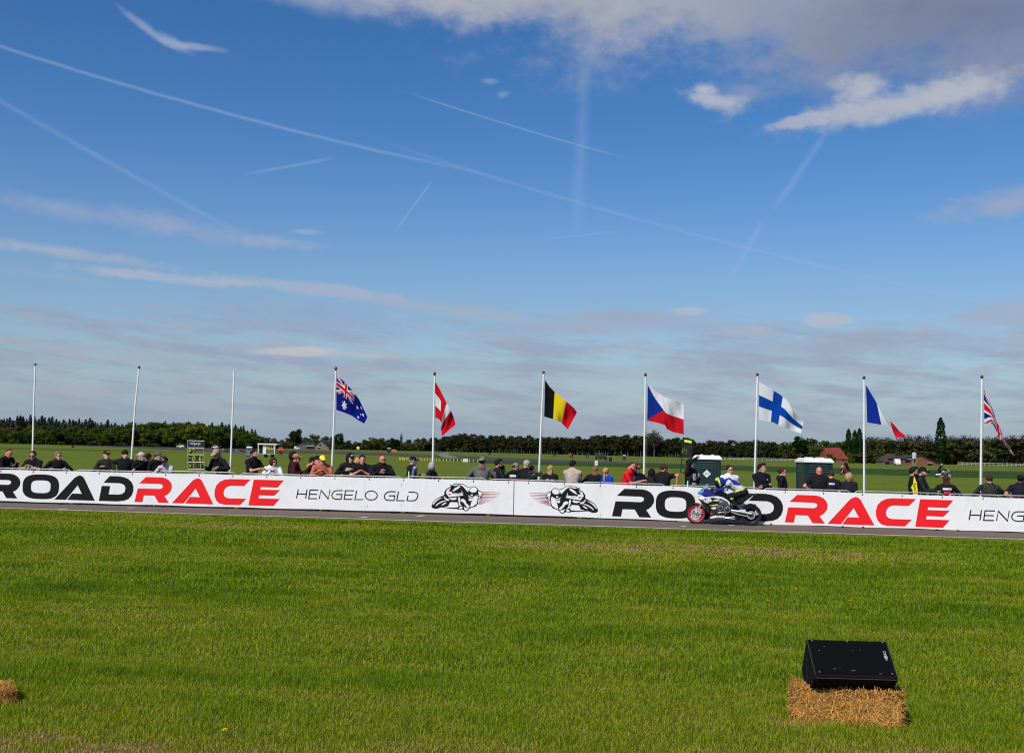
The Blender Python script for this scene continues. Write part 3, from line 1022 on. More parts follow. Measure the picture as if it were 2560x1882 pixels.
def toilet(px, py, Y, width, height, yaw, body, label, group=None, sign=True):
    base = at(px, py, Y)
    t = thing('portable_toilet', label, 'toilet', (base.x, base.y, FIELD_Z), yaw, group)
    w, d, h = width, width * 1.0, height
    b = MB(); b.box((0, d / 2, 0.09), (w * 1.02, d * 1.02, 0.18)); b.build('base', M_BLACK, t)
    b = MB()
    b.box((0, d / 2, 0.18 + (h - 0.36) / 2), (w * 0.94, d * 0.94, h - 0.36))
    for sx in (-1, 1):
        for y in (0.03 * d, 0.97 * d):
            b.tube([(sx * w * 0.47, y, 0.18), (sx * w * 0.47, y, h - 0.18)], 0.035, 8)
    b.build('cabin_wall', body, t, smooth=30)
    for i in range(4):
        b = MB(); b.box((0, d * 0.03 - 0.02, h - 0.31 - i * 0.092), (w * 0.66, 0.05, 0.028)); b.build('louvre', M_LOUVRE, t)
        b = MB(); b.box((-w * 0.47 - 0.012, d * 0.5, h - 0.31 - i * 0.092), (0.04, d * 0.5, 0.028)); b.build('side_louvre', M_LOUVRE, t)
    for z in (0.78, 0.66):
        b = MB(); b.box((0, d * 0.03 - 0.012, z), (w * 0.86, 0.03, 0.025)); b.build('rib', M_LOUVRE, t)
    b = MB()
    hw, hd = w * 0.53, d * 0.53
    for (a0, z0, a1, z1) in ((1.0, h - 0.19, 1.0, h - 0.14), (1.0, h - 0.14, 0.9, h - 0.05), (0.9, h - 0.05, 0.80, h)):
        V = [(sx * hw * a, d / 2 + sy * hd * a, z) for a, z in ((a0, z0), (a1, z1)) for sx, sy in ((-1, -1), (1, -1), (1, 1), (-1, 1))]
        b.add(V, [(0, 1, 5, 4), (1, 2, 6, 5), (2, 3, 7, 6), (3, 0, 4, 7)])
    b.add([(sx * hw * 0.8, d / 2 + sy * hd * 0.8, h) for sx, sy in ((-1, -1), (1, -1), (1, 1), (-1, 1))], [(0, 1, 2, 3)])
    b.add([(sx * hw, d / 2 + sy * hd, h - 0.19) for sx, sy in ((-1, -1), (1, -1), (1, 1), (-1, 1))], [(3, 2, 1, 0)])
    for i in (-2, 2):
        b.box((i * w * 0.1, d * 0.5, h + 0.01), (0.10, d * 0.7, 0.05))
    b.build('roof', M_WHITE, t)
    if sign:
        b = MB(); b.prism([(0, 0.18), (0.18, 0), (0, -0.18), (-0.18, 0)], -0.030, -0.026, frame=lambda x, y, z: (x - 0.02, d * 0.03 + y, z + 1.24)); s = b.build('sign', M_WHITE, t)
        b = MB()
        b.box((-0.02, d * 0.03 - 0.033, 1.24), (0.012, 0.004, 0.20))
        b.box((-0.075, d * 0.03 - 0.033, 1.24), (0.028, 0.004, 0.06))
        b.box((0.04, d * 0.03 - 0.033, 1.24), (0.032, 0.004, 0.06))
        b.build('symbol', M_BLACK, s)
    return t


M_LOUVRE = mat('green_rib', (0.06, 0.10, 0.095), 0.45, 0.5, 0.05, 5)
M_TOILET = mat('dark_green_plastic', (0.008, 0.028, 0.028), 0.4, 0.45, 0.1, 3)
M_TOILETGREY = mat('grey_plastic', (0.16, 0.19, 0.24), 0.5, 0.4, 0.1, 3)
toilet(1768, 1200, 50, 1.20, 2.06, BYAW, M_TOILET, 'dark green portable toilet with white diamond sign, behind the racing motorcycle')
toilet(2047, 1200, 47.5, 1.22, 2.04, 0.05, M_TOILET, 'dark green portable toilet behind the bald man with hand on hip', sign=False)
toilet(622, 1130, 197, 0.95, 1.75, 0, M_TOILETGREY, 'small grey portable toilet standing left of the cream cabin', sign=False)
toilet(972, 1126, 480, 1.6, 1.9, 0, M_TOILET, 'tiny dark toilet beside the orange field equipment', sign=False)
toilet(1561, 1142, 325, 0.78, 1.4, 0, M_TOILET, 'tiny dark toilet far off before the forest wall', sign=False)


def house(name, label, cat, px, Y, x0, x1, eave, ridge, base, depth, wall, roof, gable=None, doors=(), windows=()):
    """ridge: (px left, px right, py); gable=(apex px, apex py) makes a gable front instead."""
    p = Px(px, base, Y)
    h = thing(name, label, cat, p.base)
    k = p.k
    zb, ze = 0.0, p.z((x0 + x1) / 2, eave)
    X0, X1 = p.x(x0), p.x(x1)
    if gable:
        ga, gz_ = p.x(gable[0]), p.z(gable[0], gable[1])
        zl = ze if len(gable) < 3 else p.z(x0, gable[2])
        b = MB(); b.prism([(X0, zb), (X1, zb), (X1, ze), (ga, gz_), (X0, zl)], 0, depth); b.build('wall', wall, h)
        b = MB()
        for (xa, za, xb, zc) in ((X0 - 0.3, zl - 0.1, ga, gz_ + 0.12), (ga, gz_ + 0.12, X1 + 0.3, ze - 0.1)):
            b.prism([(xa, za + 0.02), (xb, zc + 0.02), (xb, zc + 0.26), (xa, za + 0.26)], -0.35, depth + 0.3)
        b.build('roof', roof, h)
    else:
        b = MB(); b.box(((X0 + X1) / 2, depth / 2, ze / 2), (X1 - X0, depth, ze)); b.build('wall', wall, h)
        rl, rr, rz = p.x(ridge[0]), p.x(ridge[1]), p.z((ridge[0] + ridge[1]) / 2, ridge[2])
        o = 0.3
        V = [(X0 - o, -o, ze), (X1 + o, -o, ze), (X1 + o, depth + o, ze), (X0 - o, depth + o, ze), (rl, depth / 2, rz), (rr, depth / 2, rz)]
        b = MB(); b.add(V, [(0, 1, 5, 4), (1, 2, 5), (2, 3, 4, 5), (3, 0, 4), (3, 2, 1, 0)]); b.build('roof', roof, h)
    for (a, c, t_, bt) in doors:
        b = MB(); p.box(b, a, c, t_, bt, -0.06, 0.02); d = b.build('door', M_DARK, h)
        b = MB(); p.box(b, a - 0.4, c + 0.4, t_ - 1.0, t_, -0.08, 0.0); b.build('lintel', M_CREAM, d)
    for (a, c, t_, bt) in windows:
        b = MB(); p.box(b, a, c, t_, bt, -0.05, 0.02); w = b.build('window', M_GLASS, h)
        b = MB(); p.box(b, a - 0.4, c + 0.4, bt, bt + 0.5, -0.1, 0.02); b.build('sill', M_CREAM, w)
    return h


house('grey_barn', 'low dark grey barn with shallow roof beyond the far track', 'barn', 766, 640, 748, 786, 1110, (752, 782, 1105.5), 1122, 9, M_GREYWALL, M_ROOFDARK, doors=((766, 784, 1115, 1122),))
house('farmhouse', 'small tan brick farmhouse with steep dark roof right of the grey barn', 'house', 806, 640, 788, 822, 1119, None, 1122, 8, M_TAN, M_ROOFDARK, gable=(802, 1103, 1114), windows=((798, 802, 1110, 1116),), doors=((794, 800, 1118, 1122),))
house('red_roofed_house', 'farmhouse under a big red tiled roof behind the right toilet', 'house', 2092, 420, 2064, 2120, 1147, (2071, 2108, 1119), 1157, 9, M_BRICK, M_ROOFRED, windows=((2104, 2109, 1149, 1154), (2112, 2116, 1149, 1154)))
b = house('brick_barn', 'low brick barn with dark roof edge and small dark door', 'barn', 2302, 372, 2257, 2345, 1157.5, None, 1165, 14, M_BRICK, M_ROOFDARK, gable=(2300, 1139.5, 1147), doors=((2319, 2330.5, 1157, 1163), (2262, 2277, 1147.5, 1156)))
house('tiled_shed', 'brown tiled shed with dark open front left of the silo', 'shed', 2235, 385, 2208, 2260, 1153, (2214, 2256, 1140), 1162, 8, M_WOOD, M_ROOFBROWN, doors=((2212, 2236, 1154.5, 1162),))
house('small_outbuilding', 'tiny brown roofed outbuilding behind the tiled shed', 'shed', 2228, 400, 2220, 2240, 1141, (2223, 2236, 1133.5), 1160, 5, M_TAN, M_ROOFBROWN)
p = Px(2285.5, 1163, 366)
t = thing('feed_silo', 'grey metal feed silo on legs against the brick barn', 'silo', p.base)
r = 5.2 * p.k
zt, zc, ze = p.z(2285.5, 1130), p.z(2285.5, 1146.5), p.z(2285.5, 1153)
M_SILO = mat('silo_metal', (0.42, 0.43, 0.42), 0.5, 0.4, 0.15, 1.5, stretch=(3, 3, 0.3))
b = MB(); b.lathe([(0.0, zt), (r * 0.8, zt - 0.15), (r, zt - 0.35), (r, zc)], (0, 0, 0), 'Z', 18); b.build('tank', M_SILO, t, smooth=40)
b = MB(); b.lathe([(r, zc), (0.16, ze), (0.16, ze - 0.3)], (0, 0, 0), 'Z', 18); b.build('hopper', M_DARK, t, smooth=40)
for i in range(4):
    a = PI / 4 + i * PI / 2
    b = MB(); b.tube([(math.cos(a) * r, math.sin(a) * r, 0), (math.cos(a) * r, math.sin(a) * r, zc + 0.2)], 0.07, 6); b.build('leg', M_STEEL, t)
# church spire on the horizon
Y = 1500
p0 = at(1003, 1100, Y)
t = thing('church_tower', 'slender dark church spire on the horizon above the trees', 'church', (p0.x, Y, 0))
zt, zs = at(1003, 1081, Y).z, at(1003, 1094, Y).z
b = MB(); b.box((0, 0, zs / 2), (3.4, 3.4, zs)); b.build('tower', M_SPIRE, t)
b = MB(); b.lathe([(2.3, zs), (0.9, zs + (zt - zs) * 0.45), (0.0, zt)], (0, 0, 0), 'Z', 8); b.build('spire', M_SPIRE, t)


def car(px, py, Y, length, col, yaw, label, van=False, group=None):
    base = at(px, py, Y)
    t = thing('white_van' if van else 'parked_car', label, 'van' if van else 'car', (base.x, Y, FIELD_Z), yaw, group)
    L, hh = length / 2, (2.0 if van else 1.42)
    hood = 0.9
    if van:
        prof = [(-L, 0.3), (L, 0.3), (L, hh * 0.95), (L - 0.15, hh), (-L * 0.35, hh), (-L * 0.62, hood + 0.15), (-L, hood)]
        glass = [(-L * 0.37, hh - 0.12), (-L * 0.60, hood + 0.2), (-L * 0.15, hood + 0.2), (-L * 0.15, hh - 0.12)]
    else:
        prof = [(-L, 0.28), (L, 0.28), (L, 0.85), (L * 0.72, 0.95), (L * 0.45, hh), (-L * 0.15, hh), (-L * 0.5, hood), (-L, hood - 0.2)]
        glass = [(-L * 0.17, hh - 0.1), (-L * 0.44, hood + 0.05), (L * 0.6, hood + 0.05), (L * 0.42, hh - 0.1)]
    b = MB(); b.puff(prof, 0.86, 0.9, 0.92); b.build('body', col, t)
    b = MB(); b.prism(glass, -0.88, -0.865); b.prism(glass, 0.865, 0.88); b.build('side_window', M_GLASS, t)
    for sx in (-0.62, 0.62):
        for sy in (-0.78, 0.78):
            b = MB(); b.lathe([(0, -0.1), (0.31, -0.1), (0.31, 0.1), (0, 0.1)], (sx * L, sy, 0.31), 'Y', 14); b.build('wheel', M_RUBBER, t)
    return t


car(452, 1117, 520, 3.4, M_WHITE, 0, 'tiny white car driving on the far track below the wood', group='white cars on the far track')
car(538, 1118, 520, 2.8, M_WHITE, 0, 'tiny white car roof behind the blonde board holder', group='white cars on the far track')
car(743, 1121, 600, 3.0, M_WHITE, PI, 'small white van parked against the grey barn', van=True)
car(2243.5, 1160, 365, 1.9, M_WHITE, PI / 2, 'small white van parked before the tiled shed', van=True)
t = car(1501, 1146, 330, 3.2, mat('olive_paint', (0.035, 0.045, 0.035), 0.5, 0.4), PI / 2 + 0.5, 'tiny dark olive off-road vehicle parked far out in the field', van=True)
t.name = 'off_road_vehicle'
# small signs and markers
def signboard(px, py0, py1, w, Y, label, cat='sign'):
    base = at(px, py1, Y)
    k = Y / FPX
    z1, z0 = at(px, py0, Y).z - FIELD_Z, at(px, py1, Y).z - FIELD_Z
    t = thing('signboard', label, cat, (base.x, Y, FIELD_Z))
    b = MB(); b.box((0, 0, (z0 + z1) / 2), (w * k, 0.04, z1 - z0)); pn = b.build('panel', M_WHITE, t)
    b = MB(); b.box((0, -0.026, (z0 + z1) / 2), (w * k * 0.6, 0.006, (z1 - z0) * 0.16)); b.build('print', mat('grey_print', (0.3, 0.3, 0.3), 0.7), pn)
    for sx in (-0.4, 0.4):
        b = MB(); b.box((sx * w * k, 0.04, z1 / 2), (0.05, 0.04, z1)); b.build('post', M_STEEL, t)


signboard(895, 1116, 1122.5, 6.5, 600, 'tiny white square sign at the far edge of the field')
signboard(1163.5, 1146.5, 1154.3, 12.5, 176, 'white landscape sign in the row of yellow marker posts')
signboard(1490.5, 1151.5, 1162.5, 7.5, 165, 'white portrait sign in the field above the brown haired woman')
M_MARK = mat('yellow_marker', (0.80, 0.62, 0.10), 0.6, 0.3, 0.1, 5)
b = MB(); b.box((0, 0, 0.20), (0.085, 0.05, 0.40)); b.box((0, 0, 0.42), (0.11, 0.06, 0.05))
o0 = b.build('marker_post', M_MARK)
mp = [999, 1001.8, 1006, 1008.8, 1012, 1016, 1020, 1024, 1050, 1055, 1062, 1069, 1076.5, 1083, 1092, 1099.7, 1108, 1116.5, 1125, 1134, 1143.6, 1153, 1173.5, 1183, 1193.5]
for i, px in enumerate(mp):
    o = o0 if i == 0 else o0.copy()
    if i:
        COL.objects.link(o)
    o.location = on_ground(px, interp([(999, 1149.3), (1195, 1155.6)], px), FIELD_Z)
    tag(o, 'yellow marker post in the row along the infield bend', 'post', 'yellow marker posts in the field')
b = MB(); b.lathe([(0, 0), (0.35, 0), (0.38, 0.4), (0.35, 0.95), (0, 0.95)], (0, 0, 0), 'Z', 12)
o0 = b.build('marker_drum', M_BLACK, smooth=40)
for i, (px, py, lb) in enumerate(((1224, 1137, 'tiny black drum in the field above the grey hoodie man'), (1386, 1141, 'tiny black drum in the field right of the tricolour flag pole'), (1526, 1153, 'tiny black drum near the far track right of the white sign'), (1514, 1150, 'tiny black drum beside the olive vehicle'), (182, 1118.5, 'tiny black drum alone in the left of the field'))):
    o = o0 if i == 0 else o0.copy()
    if i:
        COL.objects.link(o)
    o.location = on_ground(px, py, FIELD_Z)
    tag(o, lb, 'drum', 'black drums in the field')
t = thing('field_machine', 'small orange and yellow machine beside the tiny toilet', 'machine', on_ground(985, 1131, FIELD_Z))
b = MB(); b.box((0, 0, 1.05), (2.2, 0.9, 0.6)); b.build('hood', M_ORANGE, t)
for sx in (-0.8, 0.0, 0.85):
    b = MB(); b.box((sx, -0.3, 0.4), (0.22, 0.22, 0.8)); b.build('leg', M_YELLOW, t)


def rail_fence(name, label, x0, x1, py, Y, n, h, m):
    a, c = at(x0, py, Y), at(x1, py + SLOPE * (x1 - x0), Y)
    t = thing(name, label, 'fence', (a.x, Y, FIELD_Z))
    L = c.x - a.x
    for i in range(n + 1):
        b = MB(); b.box((L * i / n, 0, h / 2), (0.16, 0.14, h)); b.build('post', m, t)
    for z in (0.5, 0.95):
        b = MB(); b.box((L / 2, -0.09, h * z - 0.06), (L, 0.04, 0.16)); b.build('rail', m, t)


M_RAILW = mat('pale_rail', (0.42, 0.43, 0.38), 0.7, 0.2, 0.2, 2)
rail_fence('rail_fence', 'pale two rail paddock fence under the right-hand trees', 2395, 2640, 1161, 430, 22, 1.25, M_RAILW)
rail_fence('rail_fence', 'pale paddock fence under the trees left of the right toilet', 1800, 2010, 1149, 470, 18, 1.1, M_RAILW)
# ------------------------------------------------------------------ banners, crowd barriers, flagpoles, flags
def banner_material():
    """White vinyl with faint dirt and creases."""
    m = bpy.data.materials.new('white_vinyl')
    m.use_nodes = True
    N, L = m.node_tree.nodes, m.node_tree.links
    b = N['Principled BSDF']
    b.inputs['Roughness'].default_value = 0.5
    b.inputs['Specular IOR Level'].default_value = 0.3
    t = N.new('ShaderNodeTexCoord')
    n = N.new('ShaderNodeTexNoise')
    n.inputs['Scale'].default_value = 1.6
    n.inputs['Detail'].default_value = 8
    n.inputs['Roughness'].default_value = 0.7
    L.new(t.outputs['Object'], n.inputs['Vector'])
    r = N.new('ShaderNodeValToRGB')
    r.color_ramp.elements[0].position, r.color_ramp.elements[0].color = 0.25, (0.70, 0.70, 0.68, 1)
    r.color_ramp.elements[1].position, r.color_ramp.elements[1].color = 0.50, (0.77, 0.77, 0.77, 1)
    L.new(n.outputs['Fac'], r.inputs[0])
    L.new(r.outputs[0], b.inputs['Base Color'])
    mp = N.new('ShaderNodeMapping')
    mp.inputs['Scale'].default_value = (1.0, 1.0, 0.35)
    mp.inputs['Rotation'].default_value = (0, 0.5, 0)
    L.new(t.outputs['Object'], mp.inputs['Vector'])
    w = N.new('ShaderNodeTexNoise')
    w.inputs['Scale'].default_value = 3.2
    w.inputs['Detail'].default_value = 5
    w.inputs['Distortion'].default_value = 0.6
    L.new(mp.outputs[0], w.inputs['Vector'])
    bp = N.new('ShaderNodeBump')
    bp.inputs['Strength'].default_value = 0.35
    bp.inputs['Distance'].default_value = 0.05
    L.new(w.outputs['Fac'], bp.inputs['Height'])
    L.new(bp.outputs[0], b.inputs['Normal'])
    return m


M_VINYL = banner_material()
M_INK = mat('black_print', (0.011, 0.011, 0.011), 0.6, 0.12, 0.08, 3)
M_REDINK = mat('red_print', (0.80, 0.010, 0.014), 0.5, 0.3, 0.05, 3)
M_EDGE = mat('tie_and_gap_shade', (0.010, 0.009, 0.009), 0.8, 0.2, 0.2, 5)  # one dark tone for the ties and the painted shade strip below
TOPS = [(-500, 1163), (0, 1174), (640, 1187.5), (1280, 1201.5), (1920, 1224), (2560, 1245.5), (3100, 1264)]
BOTS = [(-500, 1237), (0, 1252), (640, 1269), (1280, 1286), (1920, 1310), (2560, 1330), (3100, 1347)]


def edge_z(tab):
    return [(banner_hit(px, py)[0], banner_hit(px, py)[1]) for px, py in tab]


TOPZ, BOTZ = edge_z(TOPS), edge_z(BOTS)


def sag(s, z):
    return 0.003 + 0.0012 * math.sin(s * 2.1 + z * 3) + 0.0009 * math.sin(s * 5.3 - z * 6) + 0.0006 * math.sin(s * 13.1 + z * 9)


def banner(px0, px1, label):
    s0, s1 = banner_hit(px0, 1215)[0], banner_hit(px1, 1215)[0]
    n, r = int((s1 - s0) * 9), 10
    V, F = [], []
    for side in (0, 1):
        for i in range(n + 1):
            s = s0 + (s1 - s0) * i / n
            a, c = interp(BOTZ, s), interp(TOPZ, s)
            c += 0.005 * math.sin(s * 3.3)
            a += 0.006 * math.sin(s * 2.7 + 1)
            for j in range(r + 1):
                z = a + (c - a) * j / r
                V.append(along(s, sag(s, z) + side * 0.02, z))
    K = (n + 1) * (r + 1)
    for i in range(n):
        for j in range(r):
            q = (i * (r + 1) + j, (i + 1) * (r + 1) + j, (i + 1) * (r + 1) + j + 1, i * (r + 1) + j + 1)
            F += [q, tuple(K + k for k in reversed(q))]
        q = (i * (r + 1) + r, (i + 1) * (r + 1) + r)
        F.append((q[0], q[1], q[1] + K, q[0] + K))
        q = (i * (r + 1), (i + 1) * (r + 1))
        F.append((q[1], q[0], q[0] + K, q[1] + K))
    t = thing('banner', label, 'banner', along(s0, 0, 0))
    b = MB()
    b.v, b.f, b.m = [tuple(v - t.location) for v in V], F, [0] * len(F)
    b.build('sheet', M_VINYL, t, smooth=50, recalc=False)
    k = 0
    while s0 + 0.4 + k * 1.0 < s1:
        s = s0 + 0.4 + k * 1.0
        zt = interp(TOPZ, s)
        b = MB()
        b.tube([along(s, -0.006, zt - 0.05) - t.location, along(s + 0.006, -0.004, zt + 0.005) - t.location, along(s + 0.01, 0.06, zt + 0.06) - t.location], 0.004, 5)
        b.lathe([(0.016, -0.004), (0.016, 0.002), (0.007, 0.002), (0.007, -0.004)], tuple(along(s, -0.003, zt - 0.05) - t.location), 'Y', 10, close=True)
        b.build('tie', M_EDGE, t)
        k += 1
    return t


ban_l = banner(-420, 1284, 'long white race banner on the left with black and red lettering')
ban_r = banner(1286, 3050, 'long white race banner on the right behind the racing motorcycle')

# letter outlines, one letter high, slanted as printed
def arc(cx, cy, rx, ry, a0, a1, n=8):
    return [(cx + rx * math.cos(math.radians(a0 + (a1 - a0) * i / n)), cy + ry * math.sin(math.radians(a0 + (a1 - a0) * i / n))) for i in range(n + 1)]


def superellipse(cx, cy, rx, ry, p=2.8, n=44, sh=0.0):
    out = []
    for i in range(n):
        a = 2 * PI * i / n
        c, s = math.cos(a), math.sin(a)
        x, y = abs(c) ** (2 / p) * math.copysign(rx, c), abs(s) ** (2 / p) * math.copysign(ry, s)
        out.append((cx + x + y * sh, cy + y))
    return out


G_R = [(.17, .74), (.44, 1), (1.10, 1)] + [(1.25, .975), (1.40, .90), (1.50, .79), (1.54, .66), (1.52, .52), (1.44, .40), (1.34, .31), (1.25, .27)] + [(1.44, 0), (1.0, 0), (.83, .27), (.38, .27), (.33, 0), (0, 0), (.12, .54), (1.05, .54), (1.13, .57), (1.17, .64), (1.14, .71), (1.05, .74)]
G_A = [(0, 0), (.70, .80), (.78, .89), (.88, .96), (1.0, 1.0), (1.09, .97), (1.16, .91), (1.22, .80), (1.65, 0), (.52, 0), (.71, .26), (1.11, .26), (.92, .60), (.47, 0)]
G_C = [(1.47, 1), (.62, 1), (.40, .97), (.20, .88), (.06, .73), (0, .52), (.01, .33), (.08, .16), (.20, .05), (.41, 0), (1.07, 0), (1.32, .25), (.60, .25), (.47, .28), (.39, .36), (.37, .47), (.41, .60), (.51, .70), (.66, .74), (1.21, .74)]
G_E = [(.18, 1), (1.39, 1), (1.15, .72), (.47, .72), (.455, .62), (1.255, .62), (1.03, .40), (.415, .40), (.40, .28), (1.255, .28), (1.01, 0), (0, 0)]
G_D = [(.16, .73), (.39, 1), (.73, 1), (.95, .97), (1.13, .90), (1.27, .77), (1.34, .60), (1.34, .42), (1.28, .25), (1.16, .11), (1.0, .04), (.73, 0), (0, 0), (.09, .60), (.42, .60), (.37, .27), (.77, .27), (.90, .30), (1.0, .38), (1.03, .50), (1.01, .61), (.93, .69), (.80, .73)]


def lettering(ban, name, letters, mats, lt, t0=-0.0012, t1=-0.0025):
    """letters: (glyph, px left, px right); lt: photo height of a letter's top and foot as functions of px."""
    b = MB()
    for g, x0, x1 in letters:
        s0, zb = banner_hit(x0, lt[1](x0))
        s1, zb1 = banner_hit(x1, lt[1](x1))
        zt, zt1 = banner_hit(x0, lt[0](x0))[1], banner_hit(x1, lt[0](x1))[1]

        def fr(x, y, z, w):
            u = x / w
            lo, hi = zb + (zb1 - zb) * u, zt + (zt1 - zt) * u
            return along(s0 + (s1 - s0) * u, y, lo + (hi - lo) * z) - ban.location
        if g == 'O':
            out, inn = superellipse(.5, .5, .5, .5, 2.9), superellipse(.5, .5, .27, .26, 3.2)
            n = len(out)
            V = [fr(x, t1, z, 1.0) for x, z in out + inn]
            b.add(V, [(i, (i + 1) % n, n + (i + 1) % n, n + i) for i in range(n)])
        else:
            w = max(p[0] for p in g)
            b.prism(g, t0, t1, frame=lambda x, y, z: fr(x, y, z, w))
    return b.build(name, mats, ban, recalc=True)


LT_L = (lambda x: 1190 + (x - 290) * .0243, lambda x: 1252.6 + (x - 290) * .0300)
LT_R = (lambda x: 1222 + (x - 1580) * .0350, lambda x: 1291.5 + (x - 1580) * .0347)
lettering(ban_l, 'lettering', [(G_R, -46, 49), ('O', 55, 146), (G_A, 136, 237), (G_D, 247, 332)], M_INK, LT_L)
lettering(ban_l, 'lettering', [(G_R, 336, 428), (G_A, 430, 533), (G_C, 535, 624), (G_E, 621, 707)], M_REDINK, LT_L)
lettering(ban_r, 'lettering', [(G_R, 1530, 1635), ('O', 1639, 1738), (G_A, 1738, 1852), (G_D, 1860, 1957)], M_INK, LT_R)
lettering(ban_r, 'lettering', [(G_R, 1962, 2069), (G_A, 2069, 2186), (G_C, 2189.5, 2290), (G_E, 2288, 2383.5)], M_REDINK, LT_R)

HENGELO = [
    [(170, 215), (140, 365)], [(315, 215), (290, 368)], [(155, 290), (303, 296)],
    [(500, 228), (365, 225), (340, 370), (480, 370)], [(353, 295), (480, 299)],
    [(515, 375), (545, 230), (665, 375), (695, 225)],
    [(905, 237), (800, 237), (760, 250), (735, 280), (722, 315), (735, 350), (760, 370), (790, 378), (875, 380), (892, 300), (795, 300)],
    [(1090, 240), (950, 237), (925, 380), (1065, 382)], [(938, 308), (1070, 311)],
    [(1135, 235), (1105, 385), (1240, 385)],
    [(1375 + 100 * math.cos(a * PI / 12), 318 + 74 * math.sin(a * PI / 12)) for a in range(25)],
    [(1780, 255), (1690, 252), (1640, 265), (1605, 295), (1590, 330), (1600, 370), (1625, 390), (1660, 398), (1750, 400), (1765, 322), (1665, 322)],
    [(1825, 250), (1795, 402), (1925, 403)],
    [(1990, 262), (2080, 262), (2125, 275), (2147, 305), (2140, 345), (2120, 380), (2090, 400), (2040, 405), (1965, 402), (1985, 318)],
]


def stroke(b, pts, w, t, ban, mi=0, w1=None):
    """A flat ribbon along points (s, z) on the banner."""
    n = len(pts)
    V = []
    for i, (s, z) in enumerate(pts):
        a, c = pts[max(i - 1, 0)], pts[min(i + 1, n - 1)]
        dx, dz = c[0] - a[0], c[1] - a[1]
        L = math.hypot(dx, dz) or 1
        nx, nz = -dz / L, dx / L
        k = (w if w1 is None else w + (w1 - w) * i / (n - 1)) / 2
        if 0 < i < n - 1:
            d1 = Vector((s - a[0], z - a[1])).normalized()
            d2 = Vector((c[0] - s, c[1] - z)).normalized()
            k *= 1 / max(0.55, math.sqrt(max(0.0, (1 + d1.dot(d2)) / 2)))
        V += [along(s + nx * k, t, z + nz * k) - ban.location, along(s - nx * k, t, z - nz * k) - ban.location]
    b.add(V, [(2 * i, 2 * i + 1, 2 * i + 3, 2 * i + 2) for i in range(n - 1)], mi)


ref = banner_hit(720 + 140 / 6.609, 1190 + 365 / 6.609)
tgt = banner_hit(2422.7, 1299.0)
for ban, off in ((ban_l, (0, 0)), (ban_r, (tgt[0] - ref[0], tgt[1] - ref[1]))):
    b = MB()
    for ln in HENGELO:
        q = [banner_hit(720 + x / 6.609, 1190 + y / 6.609) for x, y in ln]
        stroke(b, [(s + off[0], z + off[1]) for s, z in q], 0.029, -0.0022, ban)
    b.build('lettering', M_INK, ban, recalc=False)

# the leaning motorcyclist emblem: black shape, white areas, red speed lines
EM_BLACK = [(190, 760), (215, 690), (280, 600), (380, 540), (490, 490), (520, 460), (518, 400), (575, 320), (690, 260), (655, 222), (672, 212), (722, 238), (750, 195), (880, 188), (1000, 195), (1060, 240), (1120, 270), (1195, 287), (1240, 260), (1310, 258), (1360, 305), (1385, 350), (1480, 393), (1497, 450), (1458, 560), (1387, 592), (1374, 700), (1335, 760), (1270, 785), (1185, 808), (1105, 887), (1050, 892), (985, 845), (880, 852), (845, 832), (700, 827), (540, 807), (440, 792), (330, 827), (250, 824), (200, 797)]
EM_WHITE = [
    [(560, 420), (590, 340), (690, 290), (630, 380), (575, 462)], [(590, 430), (640, 385), (700, 395), (720, 440), (800, 468), (1000, 455), (1000, 490), (820, 512), (640, 532), (600, 490)],
    [(720, 388), (780, 308), (900, 243), (932, 268), (860, 328), (750, 388)], [(735, 424), (860, 440), (965, 425), (958, 350), (990, 440), (960, 450), (800, 460)],
    [(742, 236), (765, 212), (990, 207), (1050, 252), (1110, 285), (1188, 303), (1155, 345), (1120, 402), (1080, 362), (1030, 300), (980, 250), (900, 220), (800, 248)],
    [(1158, 370), (1190, 308), (1250, 276), (1310, 280), (1348, 320), (1352, 372), (1300, 412), (1240, 418), (1190, 400)],
    [(1135, 480), (1180, 522), (1240, 532), (1300, 507), (1345, 478), (1330, 525), (1270, 552), (1190, 552), (1140, 522)], [(1185, 470), (1240, 460), (1250, 492), (1200, 502)],
    [(1382, 380), (1430, 393), (1473, 410), (1470, 480), (1432, 512), (1397, 480)], [(1395, 522), (1445, 512), (1430, 553), (1390, 562)],
    [(1140, 560), (1230, 572), (1330, 525), (1372, 480), (1368, 600), (1338, 710), (1250, 768), (1182, 788), (1195, 700), (1235, 608), (1170, 640), (1140, 600)],
    [(930, 590), (1000, 575), (1060, 620), (1080, 690), (1155, 755), (1165, 790), (1105, 795), (1040, 720), (1000, 660), (940, 640)],
    [(1015, 770), (1060, 802), (1155, 820), (1080, 872), (1040, 862)], [(890, 808), (960, 768), (988, 790), (960, 832), (900, 837)],
    [(640, 720), (670, 662), (850, 665), (880, 720), (872, 790), (740, 800), (500, 788), (620, 765)], [(610, 570), (822, 540), (832, 578), (792, 602), (720, 606)],
    [(498, 490), (560, 560), (640, 600), (640, 628), (570, 622), (520, 560)], [(868, 540), (912, 530), (925, 700), (955, 755), (908, 762), (880, 640)],
    [(215, 720), (290, 615), (400, 556), (482, 545), (400, 580), (310, 645), (240, 725)], [(290, 755), (350, 690), (440, 640), (560, 612), (550, 632), (460, 662), (370, 712), (312, 762)], [(440, 730), (520, 680), (572, 660), (562, 692), (482, 740)],
]
EM_RED = [[(613, 435), (695, 455), (656, 503)]]
EM_LINES = [(410, 1492, 1935), (455, 1492, 1920), (490, 1482, 1890), (525, 1472, 1860), (562, 1452, 1812), (595, 1432, 1760), (622, 1412, 1720), (650, 1402, 1650), (680, 1392, 1560), (705, 1380, 1510)]
M_EMWHITE = mat('white_print', (0.78, 0.78, 0.78), 0.5, 0.3, 0.04, 3)
